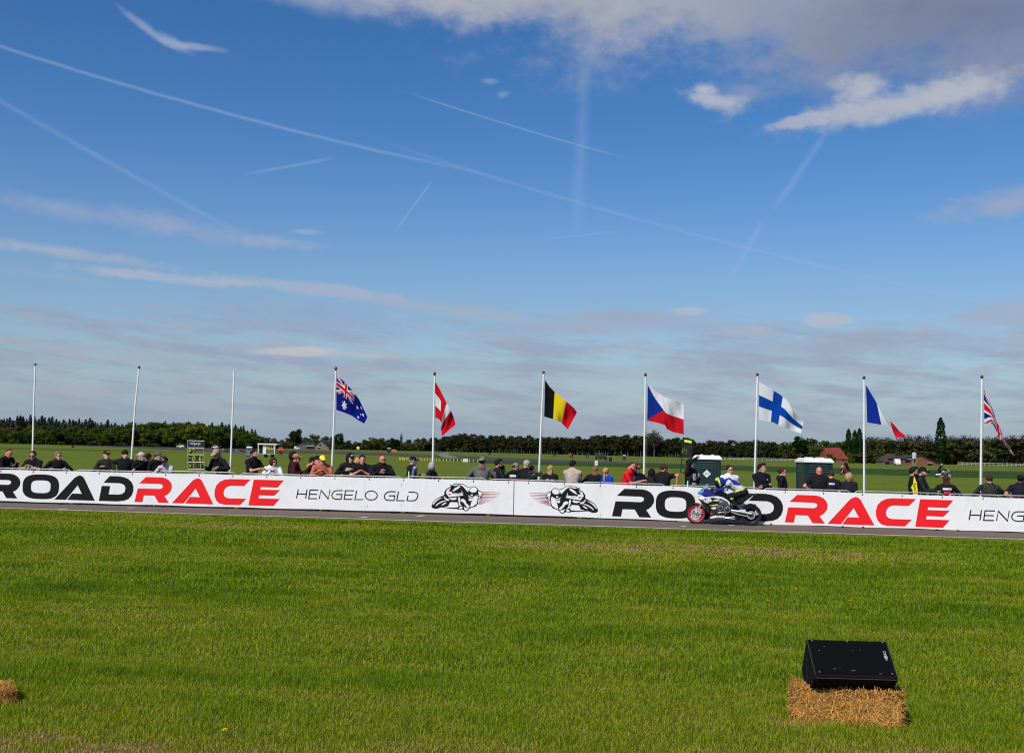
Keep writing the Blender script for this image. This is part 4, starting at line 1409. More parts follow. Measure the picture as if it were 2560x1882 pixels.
M_LINERED = mat('speed_line_red', (0.33, 0.02, 0.03), 0.5, 0.3, 0.05, 3)
e0 = banner_hit(1060 + 190 / 10.21, 1190 + 760 / 10.21)
e1 = banner_hit(1310 + 1890 / 10.21, 1190 + 870 / 10.21)
for ban, mir in ((ban_l, False), (ban_r, True)):
    def M(p):
        s, z = banner_hit(1060 + p[0] / 10.21, 1190 + p[1] / 10.21)
        return (e1[0] - (s - e0[0]), z + e1[1] - e0[1]) if mir else (s, z)

    b = MB()
    loc = ban.location
    frm = lambda x, y, z: along(x, y, z) - loc
    b.prism([M(p) for p in EM_BLACK], -0.0012, -0.002, 0, frm)
    for poly in EM_WHITE:
        b.prism([M(p) for p in poly], -0.0022, -0.003, 1, frm)
    for poly in EM_RED:
        b.prism([M(p) for p in poly], -0.0032, -0.0038, 2, frm)
    for y, xa, xb in EM_LINES:
        b.prism([M((xa, y - 9)), M((xb, y + 2)), M((xb, y + 5)), M((xa, y + 9))], -0.0012, -0.002, 3, frm)
    b.build('emblem', [M_INK, M_EMWHITE, M_REDINK, M_LINERED], ban)
# seams, creases and scuffs on the vinyl
for ban, marks in ((ban_l, ((912, 1201, 912.5, 1274, 0.007), (1003, 1208, 1003, 1216, 0.012), (1003, 1257, 1003.5, 1266, 0.012), (918, 1262, 919.5, 1267, 0.02), (923, 1233, 923, 1241, 0.012))),
                   (ban_r, ((1496, 1290, 1497, 1297, 0.012), (1501, 1281, 1501, 1296, 0.006)))):
    b = MB()
    for x0, y0, x1, y1, w in marks:
        stroke(b, [banner_hit(x0, y0), banner_hit((x0 + x1) / 2, (y0 + y1) / 2), banner_hit(x1, y1)], w, -0.0018, ban)
    b.build('scuff_marks', mat('scuff', (0.36, 0.37, 0.37), 0.8), ban, recalc=False)

# crowd barriers
SEAMS = [-262, -45, 182, 392, 594, 802, 1010, 1220, 1450, 1668, 1903, 2131, 2366, 2596, 2830]
M_RAIL = mat('barrier_steel', (0.30, 0.305, 0.31), 0.5, 0.5, 0.15, 10, metal=0.3)
for i, (a, c) in enumerate(zip(SEAMS, SEAMS[1:])):
    sa, sc = banner_hit(a + 4, 1200, 0.07)[0], banner_hit(c - 4, 1200, 0.07)[0]
    zt = (interp(TOPZ, sa) + interp(TOPZ, sc)) / 2 + rnd.uniform(0.035, 0.062)
    W_ = sc - sa
    names = ['far left edge of the picture', 'bowed bald man', 'dark green sweatshirt man', 'hooded trio in orange and black', 'white hoodie', 'salmon hoodie man', 'man in black vest and cap', 'grey hoodie man', 'beige shirt man', 'red shirt man', 'white shirt man with sunglasses', 'bald man with hand on hip', 'man with yellow bib', 'dark checked shirt man']
    pa, pc = along(sa, 0.075, 0), along(sc, 0.075, 0)
    W_ = (pc - pa).length
    t = thing('crowd_barrier', 'grey steel crowd barrier behind the banner, by the ' + names[i], 'barrier', pa, math.atan2(pc.y - pa.y, pc.x - pa.x), 'crowd barriers along the track')
    r = 0.13
    pts = [(0, 0, 0.16)] + [(r - r * math.cos(q), 0, zt - r + r * math.sin(q)) for q in [k * PI / 10 for k in range(6)]] + [(W_ - r + r * math.sin(q), 0, zt - r + r * math.cos(q)) for q in [k * PI / 10 for k in range(6)]] + [(W_, 0, 0.16), (0, 0, 0.16)]
    b = MB(); b.tube(pts, 0.017, 8); b.build('frame', M_RAIL, t, smooth=40)
    b = MB()
    nb = 15
    for k in range(1, nb):
        b.tube([(W_ * k / nb, 0, 0.16), (W_ * k / nb, 0, zt - 0.02)], 0.007, 5, cap=False)
    b.build('bars', M_RAIL, t)
    b = MB(); b.box((W_ / 2, -0.035, 0.032), (W_ - 0.04, 0.03, 0.056)); b.build('gap_shade_strip', M_EDGE, t)  # dark strip added as painted shade in the gap under the banner
    for x in (0.22, W_ - 0.22):
        b = MB(); b.box((x, -0.02, 0.016), (0.05, 0.44, 0.03)); b.box((x, -0.02, 0.10), (0.035, 0.035, 0.14)); b.build('foot', M_BLACK, t)

# flagpoles
M_POLE = mat('pole_white', (0.80, 0.80, 0.77), 0.4, 0.45, 0.04, 2)
M_FINIAL = mat('finial_red', (0.13, 0.018, 0.016), 0.4, 0.4, 0.1, 5)
M_CORD = mat('halyard_cord', (0.30, 0.30, 0.28), 0.9, 0.1)
POLE_T = 1.15
POLES = [
    ('bare white flagpole with dark knob at the far left', [(81.6, 1126), (84.6, 1010), (88.4, 914)], 908, False),
    ('bare white flagpole leaning right beside the man in black beanie', [(328.6, 1146), (337.4, 1020), (347.4, 922)], 914, False),
    ('bare white flagpole without a knob, right of the woman with pit board', [(575.6, 1184), (581, 1040), (585.2, 927)], None, False),
    ('white flagpole carrying the blue flag with white stars', [(828.8, 1188), (834.2, 1060), (839.4, 927)], 915, True),
    ('white flagpole carrying the twisted red and white flag', [(1081.9, 1156), (1083.6, 1060), (1086.6, 940)], 928, True),
    ('white flagpole carrying the black yellow red flag', [(1346.6, 1202), (1352.5, 1066), (1359.0, 935)], 926.5, True),
    ('white flagpole carrying the flag with a blue wedge', [(1609.4, 1210), (1611.3, 1080), (1613.6, 942)], 931.5, True),
    ('white flagpole carrying the white flag with blue cross', [(1885.8, 1218), (1889.8, 1080), (1893.4, 941)], 931, True),
    ('white flagpole carrying the blue white red striped flag', [(2160.0, 1226), (2160.0, 1080), (2160.0, 949)], 938.5, True),
    ('white flagpole carrying the limp flag of crossed red and white bars', [(2451.2, 1236), (2453.0, 1080), (2454.8, 947)], 937, True),
]
for lab, pts, ftop, cord in POLES:
    q = [banner_hit(x, y, POLE_T) for x, y in pts]
    g = gz(POLE_T)
    s_base = q[0][0] - (q[1][0] - q[0][0]) / (q[1][1] - q[0][1]) * (q[0][1] - g)
    base = along(s_base, POLE_T, g)
    t = thing('flagpole', lab, 'flagpole', base, 0, 'white flagpoles along the track')
    P = [along(s, POLE_T, z) - base for s, z in q]
    b = MB(); b.tube([(0, 0, 0), P[0], P[1], P[2]], [0.030, 0.029, 0.026, 0.023], 12); b.build('pole', M_POLE, t, smooth=40)
    top = P[2]
    if ftop:
        hh = banner_hit(pts[2][0], ftop, POLE_T)[1] - q[2][1]
        b = MB()
        b.lathe([(0.014, 0.0), (0.030, hh * .10), (0.018, hh * .18), (0.040, hh * .38), (0.046, hh * .55), (0.030, hh * .74), (0.010, hh * .88), (0.004, hh)], tuple(top), 'Z', 12)
        b.build('finial', M_FINIAL, t, smooth=60)
    if cord:
        b = MB(); b.tube([Vector((0.055, -0.01, 1.0)) + P[0] * 0, P[1] + Vector((0.05, -0.01, 0)), top + Vector((0.035, -0.01, 0))], 0.004, 4); b.build('halyard', M_CORD, t)

# flags: cloth following the wind, printed in flat colours
C_NAVY, C_RED, C_WHITE = (0.006, 0.018, 0.20), (0.62, 0.012, 0.022), (0.80, 0.80, 0.82)
FLAGC = {'white': C_WHITE, 'red': C_RED, 'navy': C_NAVY, 'black': (0.012, 0.012, 0.012), 'yellow': (0.80, 0.60, 0.015), 'czblue': (0.012, 0.035, 0.28), 'fiblue': (0.006, 0.065, 0.38), 'frblue': (0.010, 0.035, 0.30)}


def flag_mat(key):
    name = 'flag_cloth_' + key
    if name in _mats:
        return _mats[name]
    m = bpy.data.materials.new(name)
    m.use_nodes = True
    N, L = m.node_tree.nodes, m.node_tree.links
    N.clear()
    d, t = N.new('ShaderNodeBsdfDiffuse'), N.new('ShaderNodeBsdfTranslucent')
    mx, o = N.new('ShaderNodeMixShader'), N.new('ShaderNodeOutputMaterial')
    d.inputs[0].default_value = t.inputs[0].default_value = (*FLAGC[key], 1)
    mx.inputs[0].default_value = 0.30
    L.new(d.outputs[0], mx.inputs[1]); L.new(t.outputs[0], mx.inputs[2]); L.new(mx.outputs[0], o.inputs[0])
    _mats[name] = m
    return m


def poly_at(pts, u):
    """Point at fraction u of a polyline's length."""
    L = [0.0]
    for a, b in zip(pts, pts[1:]):
        L.append(L[-1] + math.hypot(b[0] - a[0], b[1] - a[1]))
    d = u * L[-1]
    for i in range(len(pts) - 1):
        if d <= L[i + 1] or i == len(pts) - 2:
            k = (d - L[i]) / max(1e-9, L[i + 1] - L[i])
            return (pts[i][0] + (pts[i + 1][0] - pts[i][0]) * k, pts[i][1] + (pts[i + 1][1] - pts[i][1]) * k)


def flag(label, top, bot, pattern, waves, amp, drop=0.0):
    nu, nv = 72, 40
    V, F, MI = [], [], []
    keys = []
    o0 = None
    for i in range(nu + 1):
        u = i / nu
        a, c = poly_at(top, u), poly_at(bot, u)
        for j in range(nv + 1):
            v = j / nv
            px, py = a[0] + (c[0] - a[0]) * v, a[1] + (c[1] - a[1]) * v
            dep = amp * (u ** 0.7) * (math.sin(2 * PI * (waves * u + 0.35 * v) + len(label)) + 0.35 * math.sin(2 * PI * (waves * 2.3 * u - 0.8 * v)))
            s, z = banner_hit(px, py, POLE_T + dep - 0.03)
            p = along(s, POLE_T + dep - 0.03, z)
            if o0 is None:
                o0 = p.copy()
            V.append(p - o0)
    for i in range(nu):
        for j in range(nv):
            F.append((i * (nv + 1) + j, i * (nv + 1) + j + 1, (i + 1) * (nv + 1) + j + 1, (i + 1) * (nv + 1) + j))
            k = pattern((i + 0.5) / nu, (j + 0.5) / nv)
            if k not in keys:
                keys.append(k)
            MI.append(keys.index(k))
    b = MB()
    b.v, b.f, b.m = [tuple(v) for v in V], F, MI
    o = b.build('flag', [flag_mat(k) for k in keys], None, smooth='full', loc=o0, recalc=False)
    tag(o, label, 'flag', 'national flags on the poles')
    return o


def union_jack(u, v):
    x, y = (u - 0.5) * 2, (v - 0.5)
    if abs(x) < 0.1 or abs(y) < 0.1:
        return 'red'
    if abs(x) < 0.17 or abs(y) < 0.167:
        return 'white'
    for sgn in (1, -1):
        d = (y - sgn * x * 0.5) * 0.894
        if abs(d) < 0.10:
            off = d if (sgn == 1) == (x > 0) else -d
            return 'red' if -0.01 < (off if x > 0 else -off) * (1 if sgn == 1 else -1) < 0.068 else 'white'
    return 'navy'


def star(u, v, cx, cy, r, n=7, asp=2.0):
    x, y = (u - cx) * asp, v - cy
    d, a = math.hypot(x, y), math.atan2(x, -y)
    k = abs(((a / (2 * PI) * n + 0.5) % 1) - 0.5) * 2
    return d < r * (1 - 0.52 * k)


def f_aus(u, v):
    if u < 0.5 and v < 0.5:
        return union_jack(u * 2, v * 2)
    for (cx, cy, r) in ((0.25, 0.76, 0.17), (0.75, 0.17, 0.08), (0.64, 0.43, 0.08), (0.87, 0.38, 0.08), (0.75, 0.83, 0.085), (0.80, 0.54, 0.05)):
        if star(u, v, cx, cy, r):
            return 'white'
    return 'navy'


def f_twist(u, v):
    if u < 0.26:
        return 'white' if 0.33 < v < 0.68 else 'red'
    if u < 0.42 + 0.10 * (1 - v):
        return 'red'
    return 'white' if u < 0.70 - 0.10 * v else 'red'


def f_tri(a, b, c):
    return lambda u, v: a if u < 1 / 3 else (b if u < 2 / 3 else c)


def f_cz(u, v):
    return 'czblue' if u < 0.46 * (1 - abs(v - 0.5) * 2) else ('white' if v < 0.5 else 'red')


def f_fin(u, v):
    return 'fiblue' if 0.28 < u < 0.46 or 0.36 < v < 0.64 else 'white'


def z1(s, ox, oy, pts):
    return [(ox + x / s, oy + y / s) for x, y in pts]


flag('blue flag with union crosses in the corner and white stars', z1(3.754, 820, 880, [(80, 215), (150, 275), (215, 345), (290, 440), (345, 555), (366, 600), (368, 615)]),
     z1(3.754, 820, 880, [(78, 543), (155, 568), (230, 600), (285, 640), (340, 670)]), f_aus, 1.3, 0.09)
flag('red and white flag folded by the wind into diagonal bands', z1(3.754, 820, 880, [(1004, 275), (1045, 340), (1080, 410), (1115, 480), (1155, 552), (1180, 610), (1198, 680)]),
     z1(3.754, 820, 880, [(1007, 612), (1040, 628), (1070, 660), (1060, 720), (1070, 788)]), f_twist, 1.2, 0.10)
flag('black, yellow and red vertical striped flag', z1(3.754, 1150, 880, [(798, 262), (840, 325), (885, 370), (1000, 465), (1060, 515), (1098, 565)]),
     z1(3.754, 1150, 880, [(790, 605), (880, 630), (945, 655), (985, 700), (1012, 725)]), f_tri('black', 'yellow', 'red'), 1.4, 0.09)
flag('white over red flag with a blue wedge at the pole', z1(3.59, 1500, 880, [(428, 285), (480, 335), (580, 405), (680, 440), (750, 470)]),
     z1(3.59, 1500, 880, [(424, 615), (500, 630), (585, 655), (600, 690), (660, 720), (752, 738)]), f_cz, 1.5, 0.09)
flag('white flag with a blue Nordic cross', z1(3.59, 1850, 880, [(172, 265), (290, 338), (365, 385), (420, 430), (490, 545), (570, 630)]),
     z1(3.59, 1850, 880, [(168, 608), (298, 630), (355, 660), (470, 705), (545, 728)]), f_fin, 1.7, 0.10)
flag('blue, white and red vertical striped flag drooping to the right', z1(3.59, 1850, 880, [(1130, 295), (1215, 435), (1265, 530), (1310, 580), (1380, 650), (1437, 715), (1484, 748)]),
     z1(3.59, 1850, 880, [(1142, 632), (1210, 642), (1278, 655), (1330, 665), (1378, 720), (1395, 763), (1470, 768)]), f_tri('frblue', 'white', 'red'), 1.4, 0.08)
flag('narrow limp flag of crossed red, white and navy bars', z1(3.44, 2180, 880, [(962, 318), (1000, 395), (1040, 500), (1070, 590), (1105, 660), (1130, 740), (1180, 805), (1225, 883)]),
     z1(3.44, 2180, 880, [(966, 612), (1035, 615), (1060, 655), (1085, 720), (1110, 765), (1150, 815), (1218, 886)]), union_jack, 2.0, 0.11)
# ------------------------------------------------------------------ people: one continuous skin grown round a posed skeleton
CORN = [(i, j, k) for i in (0, 1) for j in (0, 1) for k in (0, 1)]
EDGES = [(a, b) for a in range(8) for b in range(a + 1, 8) if sum(x != y for x, y in zip(CORN[a], CORN[b])) == 1]


def surface_nets(xs, ys, zs, f):
    nx, ny, nz = f.shape
    ins = f < 0
    cnt = sum(ins[i:nx - 1 + i, j:ny - 1 + j, k:nz - 1 + k].astype(np.int8) for i, j, k in CORN)
    act = np.argwhere((cnt > 0) & (cnt < 8))
    idx = -np.ones((nx - 1, ny - 1, nz - 1), dtype=np.int64)
    idx[act[:, 0], act[:, 1], act[:, 2]] = np.arange(len(act))
    acc = np.zeros((len(act), 3))
    n = np.zeros(len(act))
    ax = (xs, ys, zs)
    for a, b in EDGES:
        A, B = act + CORN[a], act + CORN[b]
        fa, fb = f[A[:, 0], A[:, 1], A[:, 2]], f[B[:, 0], B[:, 1], B[:, 2]]
        m = (fa < 0) != (fb < 0)
        t = np.where(m, fa / np.where(m, fa - fb, 1), 0)
        pa = np.stack([ax[d][A[:, d]] for d in range(3)], 1)
        pb = np.stack([ax[d][B[:, d]] for d in range(3)], 1)
        acc += np.where(m[:, None], pa + (pb - pa) * t[:, None], 0)
        n += m
    V = acc / n[:, None]
    Q = []
    for d in range(3):
        sl0 = [slice(None)] * 3
        sl1 = [slice(None)] * 3
        sl0[d], sl1[d] = slice(0, -1), slice(1, None)
        s0, s1 = ins[tuple(sl0)], ins[tuple(sl1)]
        e = np.argwhere(s0 != s1)
        o1, o2 = [(1, 2), (2, 0), (0, 1)][d]
        ok = (e[:, o1] > 0) & (e[:, o2] > 0) & (e[:, o1] < f.shape[o1] - 1) & (e[:, o2] < f.shape[o2] - 1)
        e = e[ok]
        if not len(e):
            continue
        flip = s0[e[:, 0], e[:, 1], e[:, 2]]
        q = []
        for u, v in ((-1, -1), (0, -1), (0, 0), (-1, 0)):
            c = e.copy()
            c[:, o1] += u
            c[:, o2] += v
            q.append(idx[c[:, 0], c[:, 1], c[:, 2]])
        q = np.stack(q, 1)
        Q.append(np.where(flip[:, None], q, q[:, ::-1]))
    return V, (np.concatenate(Q) if Q else np.zeros((0, 4), dtype=np.int64))


def _local(X, Y, Z, R, c):
    """Coordinates in a frame with axes in the columns of R."""
    x, y, z = X - c[0], Y - c[1], Z - c[2]
    return (x * R[0][0] + y * R[1][0] + z * R[2][0], x * R[0][1] + y * R[1][1] + z * R[2][1], x * R[0][2] + y * R[1][2] + z * R[2][2])


def sdf_cap(p, X, Y, Z):
    a, b, ra, rb, fl = p['a'], p['b'], p['ra'], p['rb'], p.get('flat')
    ab = (b[0] - a[0], b[1] - a[1], b[2] - a[2])
    L2 = max(1e-9, ab[0] ** 2 + ab[1] ** 2 + ab[2] ** 2)
    x, y, z = X - a[0], Y - a[1], Z - a[2]
    t = np.clip((x * ab[0] + y * ab[1] + z * ab[2]) / L2, 0, 1)
    x, y, z = x - t * ab[0], y - t * ab[1], z - t * ab[2]
    if fl:
        f, k = fl
        d = (x * f[0] + y * f[1] + z * f[2]) * (k - 1)
        x, y, z = x + f[0] * d, y + f[1] * d, z + f[2] * d
    return np.sqrt(x * x + y * y + z * z) - (ra + (rb - ra) * t)


def sdf_ell(p, X, Y, Z):
    x, y, z = _local(X, Y, Z, p['R'], p['c'])
    r = p['r']
    k = np.sqrt((x / r[0]) ** 2 + (y / r[1]) ** 2 + (z / r[2]) ** 2)
    return (k - 1) * min(r) * (0.5 + 0.5 * (sum(r) / 3) / min(r))


def sdf(p, X, Y, Z):
    return sdf_cap(p, X, Y, Z) if 'a' in p else sdf_ell(p, X, Y, Z)


def bounds(p):
    if 'a' in p:
        r = max(p['ra'], p['rb'])
        return [(min(p['a'][d], p['b'][d]) - r, max(p['a'][d], p['b'][d]) + r) for d in range(3)]
    r = max(p['r'])
    return [(p['c'][d] - r, p['c'][d] + r) for d in range(3)]


def grow(prims, xs, ys, zs, blend=0.03):
    f = np.full((len(xs), len(ys), len(zs)), 0.3)
    ax = (xs, ys, zs)
    for p in prims:
        sl = []
        for d, (lo, hi) in enumerate(bounds(p)):
            i0, i1 = np.searchsorted(ax[d], lo - 0.09), np.searchsorted(ax[d], hi + 0.09)
            sl.append(slice(max(0, i0 - 1), min(len(ax[d]), i1 + 1)))
        X, Y, Z = np.meshgrid(xs[sl[0]], ys[sl[1]], zs[sl[2]], indexing='ij')
        if X.size == 0:
            continue
        d = sdf(p, X, Y, Z)
        g = f[tuple(sl)]
        k = p.get('k', blend)
        h = np.clip(0.5 + 0.5 * (g - d) / k, 0, 1)
        f[tuple(sl)] = g + (d - g) * h - k * h * (1 - h)
    return f


def axis_points(lo, hi, coarse, dense=()):
    """Grid positions, finer inside the dense intervals (lo, hi, step)."""
    out, x = [lo], lo
    while x < hi:
        st = coarse
        for a, b, s in dense:
            if a - coarse < x < b:
                st = min(st, s)
        x += st
        out.append(x)
    return np.array(out)


def cloth(name, col, plaid=None):
    key = 'cloth_' + name
    if key in _mats:
        return _mats[key]
    m = mat(key, col, 0.85, 0.15, 0.22, 9.0, bump=0.2)
    if plaid:
        N, L = m.node_tree.nodes, m.node_tree.links
        b = N['Principled BSDF']
        t = [n for n in N if n.type == 'TEX_COORD'][0]
        c1 = N.new('ShaderNodeTexChecker')
        c1.inputs['Scale'].default_value = 19
        c1.inputs['Color1'].default_value = (*col, 1)
        c1.inputs['Color2'].default_value = (*plaid, 1)
        L.new(t.outputs['Object'], c1.inputs['Vector'])
        L.new(c1.outputs[0], b.inputs['Base Color'])
    return m


SKINS = {'fair': mat('skin_fair', (0.62, 0.33, 0.235), 0.55, 0.3, 0.10, 14), 'tan': mat('skin_tan', (0.54, 0.265, 0.165), 0.55, 0.3, 0.10, 14), 'red': mat('skin_ruddy', (0.62, 0.255, 0.18), 0.55, 0.3, 0.10, 14)}
HAIRS = {'dark': (0.016, 0.011, 0.009), 'brown': (0.055, 0.028, 0.015), 'blond': (0.42, 0.26, 0.12), 'darkblond': (0.22, 0.125, 0.06), 'grey': (0.34, 0.32, 0.30), 'auburn': (0.06, 0.018, 0.012)}
M_LENS = mat('sunglass_lens', (0.010, 0.010, 0.012), 0.15, 0.6, 0.0)
M_EYE = mat('eye', (0.03, 0.02, 0.016), 0.3, 0.5, 0.0)
M_LIP = mat('lips', (0.33, 0.12, 0.10), 0.5, 0.3, 0.0)
M_JEANS = cloth('jeans', (0.035, 0.05, 0.085))
M_BLACKTROUSERS = cloth('black_trousers', (0.014, 0.014, 0.016))
WHITE_TR = cloth('white_trousers', (0.6, 0.6, 0.6))
M_GREYTROUSERS = cloth('grey_trousers', (0.16, 0.16, 0.17))
M_SHOE = mat('shoe', (0.02, 0.02, 0.022), 0.7, 0.3, 0.1)


def V3(*a):
    return Vector(a)


def ik(a, t, l1, l2, pole):
    d = t - a
    L = min(d.length, (l1 + l2) * 0.995)
    d.normalize()
    x = (l1 * l1 - l2 * l2 + L * L) / (2 * L)
    h = math.sqrt(max(0.0, l1 * l1 - x * x))
    q = pole - d * pole.dot(d)
    q.normalize()
    return a + d * x + q * h, a + d * L


def R3(yaw=0.0, pitch=0.0, roll=0.0):
    return (Matrix.Rotation(math.radians(yaw), 3, 'Z') @ Matrix.Rotation(math.radians(pitch), 3, 'X') @ Matrix.Rotation(math.radians(roll), 3, 'Y'))


def ell(c, r, R=None, tag_=None, k=0.03):
    R = R or Matrix.Identity(3)
    return {'c': tuple(c), 'r': r, 'R': [[R[i][j] for j in range(3)] for i in range(3)], 'tag': tag_, 'k': k}


def cap(a, b, ra, rb, tag_=None, k=0.03, flat=None):
    return {'a': tuple(a), 'b': tuple(b), 'ra': ra, 'rb': rb, 'tag': tag_, 'k': k, 'flat': flat}


def finger_tubes(b, wrist, fdir, palm, mi, curl=0.6, size=1.0):
    """Palm direction fdir, palm normal palm: four unequal bent fingers and a thumb from the side."""
    f, p = fdir.normalized(), (palm - fdir.normalized() * palm.dot(fdir.normalized())).normalized()
    s = f.cross(p)
    for i, L in enumerate((0.066, 0.075, 0.070, 0.056)):
        o = wrist + f * 0.078 * size + s * (i - 1.5) * 0.019 * size
        q1 = o + (f * math.cos(curl * 0.5) + p * math.sin(curl * 0.5)) * L * 0.45 * size
        q2 = q1 + (f * math.cos(curl * 1.4) + p * math.sin(curl * 1.4)) * L * 0.33 * size
        q3 = q2 + (f * math.cos(curl * 2.0) + p * math.sin(curl * 2.0)) * L * 0.26 * size
        b.tube([o - f * 0.02, q1, q2, q3], [0.0095 * size, 0.009 * size, 0.008 * size, 0.006 * size], 6, mi)
    o = wrist + f * 0.03 * size - s * 0.03 * size
    q1 = o + (f * 0.6 - s * 0.7 + p * 0.35).normalized() * 0.034 * size
    q2 = q1 + (f * 0.85 - s * 0.2 + p * 0.45).normalized() * 0.030 * size
    b.tube([o, q1, q2], [0.0115 * size, 0.010 * size, 0.007 * size], 6, mi)


SCALES = []


def person(px, top, t, yaw=0, lean=0, head=(0, 0), arms='down', shirt=('black', (0.010, 0.010, 0.012)), sleeve='long', trousers=None, skin='fair',
           hair=('short', 'dark'), cap_=None, glasses=None, beard=None, retag=None, hood=False, hood_up=False, wide=1.0, belly=0.0, vest=None, collar=None, label='', group=None,
           scale=None, loc=None, joints=None, coarse=1.0, sx=0.0, extras=None, gloves=None, slots=None):
    """px, top: where the top of the head shows in the photo; t: metres behind the banner. Faces the camera at yaw 0, right at 90."""
    wide *= 1.03 if joints is None else 1.08
    up = V3(0, 0, 1)
    J = dict(joints or {})
    P = J.get('P', V3(0, 0, 0.96))
    Ll = math.radians(lean)
    spine = J.get('spine', V3(0, -math.sin(Ll), math.cos(Ll)))
    if lean and 'P' not in J:
        P = P + V3(0, 0.10 * math.sin(Ll) * 1.6, -0.02 * math.sin(Ll))
    right = V3(1, 0, 0)
    fwd = right.cross(spine) * -1.0
    fwd = V3(0, -spine.z, spine.y) if abs(spine.x) < 1e-6 else fwd
    if fwd.y > 0:
        fwd = -fwd
    if 'fwd' in J:
        fwd = J['fwd']
    mid, ch, N_ = P + spine * 0.20, P + spine * 0.36, P + spine * 0.53
    sh = P + spine * (0.488 if not J else 0.475)
    SL, SR = sh + right * 0.185 * wide, sh - right * 0.185 * wide
    hy, hp = head
    nd = (spine * 0.55 + up * 0.45).normalized() if 'nd' not in J else J['nd']
    HR = R3(hy, hp) if 'HR' not in J else J['HR']
    Hc = N_ + nd * (0.075 if not J else 0.10) + HR @ V3(0, -0.018, 0.095)
    prims = []
    S, K, T_ = 'shirt', 'skin', 'trousers'
    torso_tag = S
    prims += [cap(P + V3(0, 0, -0.02), mid, 0.148 * wide, 0.145 * wide, T_ if not J else S, 0.05, (tuple(fwd), 1.35)),
              cap(P + spine * 0.06, mid, 0.152 * wide, 0.150 * wide, S, 0.05, (tuple(fwd), 1.32)),
              cap(mid, ch, 0.152 * wide, 0.172 * wide, S, 0.05, (tuple(fwd), 1.38)),
              cap(ch, sh, 0.170 * wide, 0.13 * wide, S, 0.05, (tuple(fwd), 1.4)),
              cap(sh - right * 0.165 * wide, sh + right * 0.165 * wide, 0.076, 0.076, S, 0.05)]
    prims += [cap(sh + spine * 0.035 - right * 0.08, N_ + nd * 0.03, 0.064, 0.058, S, 0.04), cap(sh + spine * 0.035 + right * 0.08, N_ + nd * 0.03, 0.064, 0.058, S, 0.04)]
    if belly:
        prims.append(ell(P + spine * 0.14 + fwd * 0.07, (0.15 * wide, 0.13 * belly, 0.16), None, S, 0.06))
    prims.append(cap(N_ - nd * 0.03, N_ + nd * 0.10 + HR @ V3(0, 0.012, 0.03), 0.060, 0.054, K, 0.02))
    h = lambda *a: Hc + HR @ V3(*a)
    prims += [ell(h(0, .014, .030), (.077, .096, .093), HR, K, 0.02), ell(h(0, -.024, -.035), (.062, .072, .080), HR, K, 0.03),
              ell(h(0, -.055, -.092), (.036, .034, .028), HR, K, 0.03), cap(h(0, -.094, .005), h(0, -.112, -.040), .010, .015, K, 0.012),
              ell(h(.077, .012, -.02), (.012, .024, .032), HR, K, 0.008), ell(h(-.077, .012, -.02), (.012, .024, .032), HR, K, 0.008)]
    if hood:
        prims += [ell(N_ - fwd * 0.085 + spine * 0.0, (0.125, 0.075, 0.085), R3(0, -20), S, 0.03), cap(N_ - right * .075 + fwd * 0.02, N_ + fwd * 0.075 - spine * 0.05, .035, .028, S, .03), cap(N_ + right * .075 + fwd * 0.02, N_ + fwd * 0.075 - spine * 0.05, .035, .028, S, .03)]
    if collar:
        prims.append(cap(N_ - nd * 0.015, N_ + nd * collar, 0.070, 0.068, S, 0.015))
    # arms
    if isinstance(arms, str):
        arms = (arms, arms)
    hands = []
    fb = P - V3(0, 0, P.z)
    for side, (s0, pose) in enumerate(((SL, arms[0]), (SR, arms[1]))):
        sg = 1 if side == 0 else -1
        pole, palm = V3(sg * 0.7, 0.6, -0.5), V3(0, 0, -1)
        if isinstance(pose, tuple):
            tg, pole = V3(*pose[0]), V3(*pose[1])
            palm = V3(*pose[2]) if len(pose) > 2 else palm
        elif pose == 'down':
            tg, pole, palm = s0 + V3(sg * 0.07, -0.02, -0.54), V3(0, 1, 0), V3(-sg, 0, 0)
        elif pose == 'rail':
            tg = V3(sg * 0.06, s0.y - 0.27, 1.30)
            pole = V3(sg * 0.75, 0.1, -0.6)
        elif pose == 'railwide':
            tg = V3(sg * 0.22, s0.y - 0.24, 1.27)
            pole = V3(sg * 0.6, 0.5, -0.2)
        elif pose == 'crossed':
            tg, pole, palm = s0 + V3(-sg * 0.27, -0.20, -0.25 - 0.03 * sg), V3(sg * 0.7, -0.2, -1), V3(0, 1, 0)
        elif pose == 'hip':
            tg, pole, palm = V3(sg * 0.18, 0.02, 1.08), V3(sg * 1, 0.5, 0), V3(-sg, 0, 0)
        elif pose == 'phone':
            tg, pole, palm = s0 + V3(-sg * 0.10, -0.32, -0.18), V3(sg * 0.3, 0.2, -1), V3(0, 0, 1)
        el, wr = ik(s0, tg, 0.295, 0.265, pole)
        if 'elbow%d' % side in J:
            el, wr = J['elbow%d' % side], J['wrist%d' % side]
        tagU = S
        tagF = S if sleeve == 'long' else K
        ext = 0.010 if sleeve == 'long' else 0.0
        if sleeve == 'short':
            mdl = s0 + (el - s0) * 0.62
            prims += [cap(s0, mdl, 0.066, 0.062, S, 0.03), cap(s0 + (el - s0) * 0.5, el, 0.047, 0.041, K, 0.008)]
        elif sleeve == 'none':
            prims += [cap(s0, el, 0.055, 0.041, K, 0.015)]
        else:
            prims += [cap(s0, el, 0.066, 0.054, S, 0.03)]
        prims.append(cap(el, wr, 0.043 + ext, 0.030 + ext, tagF, 0.012))
        fd = (wr - el).normalized()
        if 'hand' in str(pose):
            pass
        pn = palm - fd * palm.dot(fd)
        pn = pn.normalized() if pn.length > 1e-3 else V3(0, 0, -1)
        hk = 'glove' if gloves else K
        prims.append(cap(wr, wr + fd * 0.070, 0.030, 0.040, hk, 0.012, (tuple(pn), 1.9)))
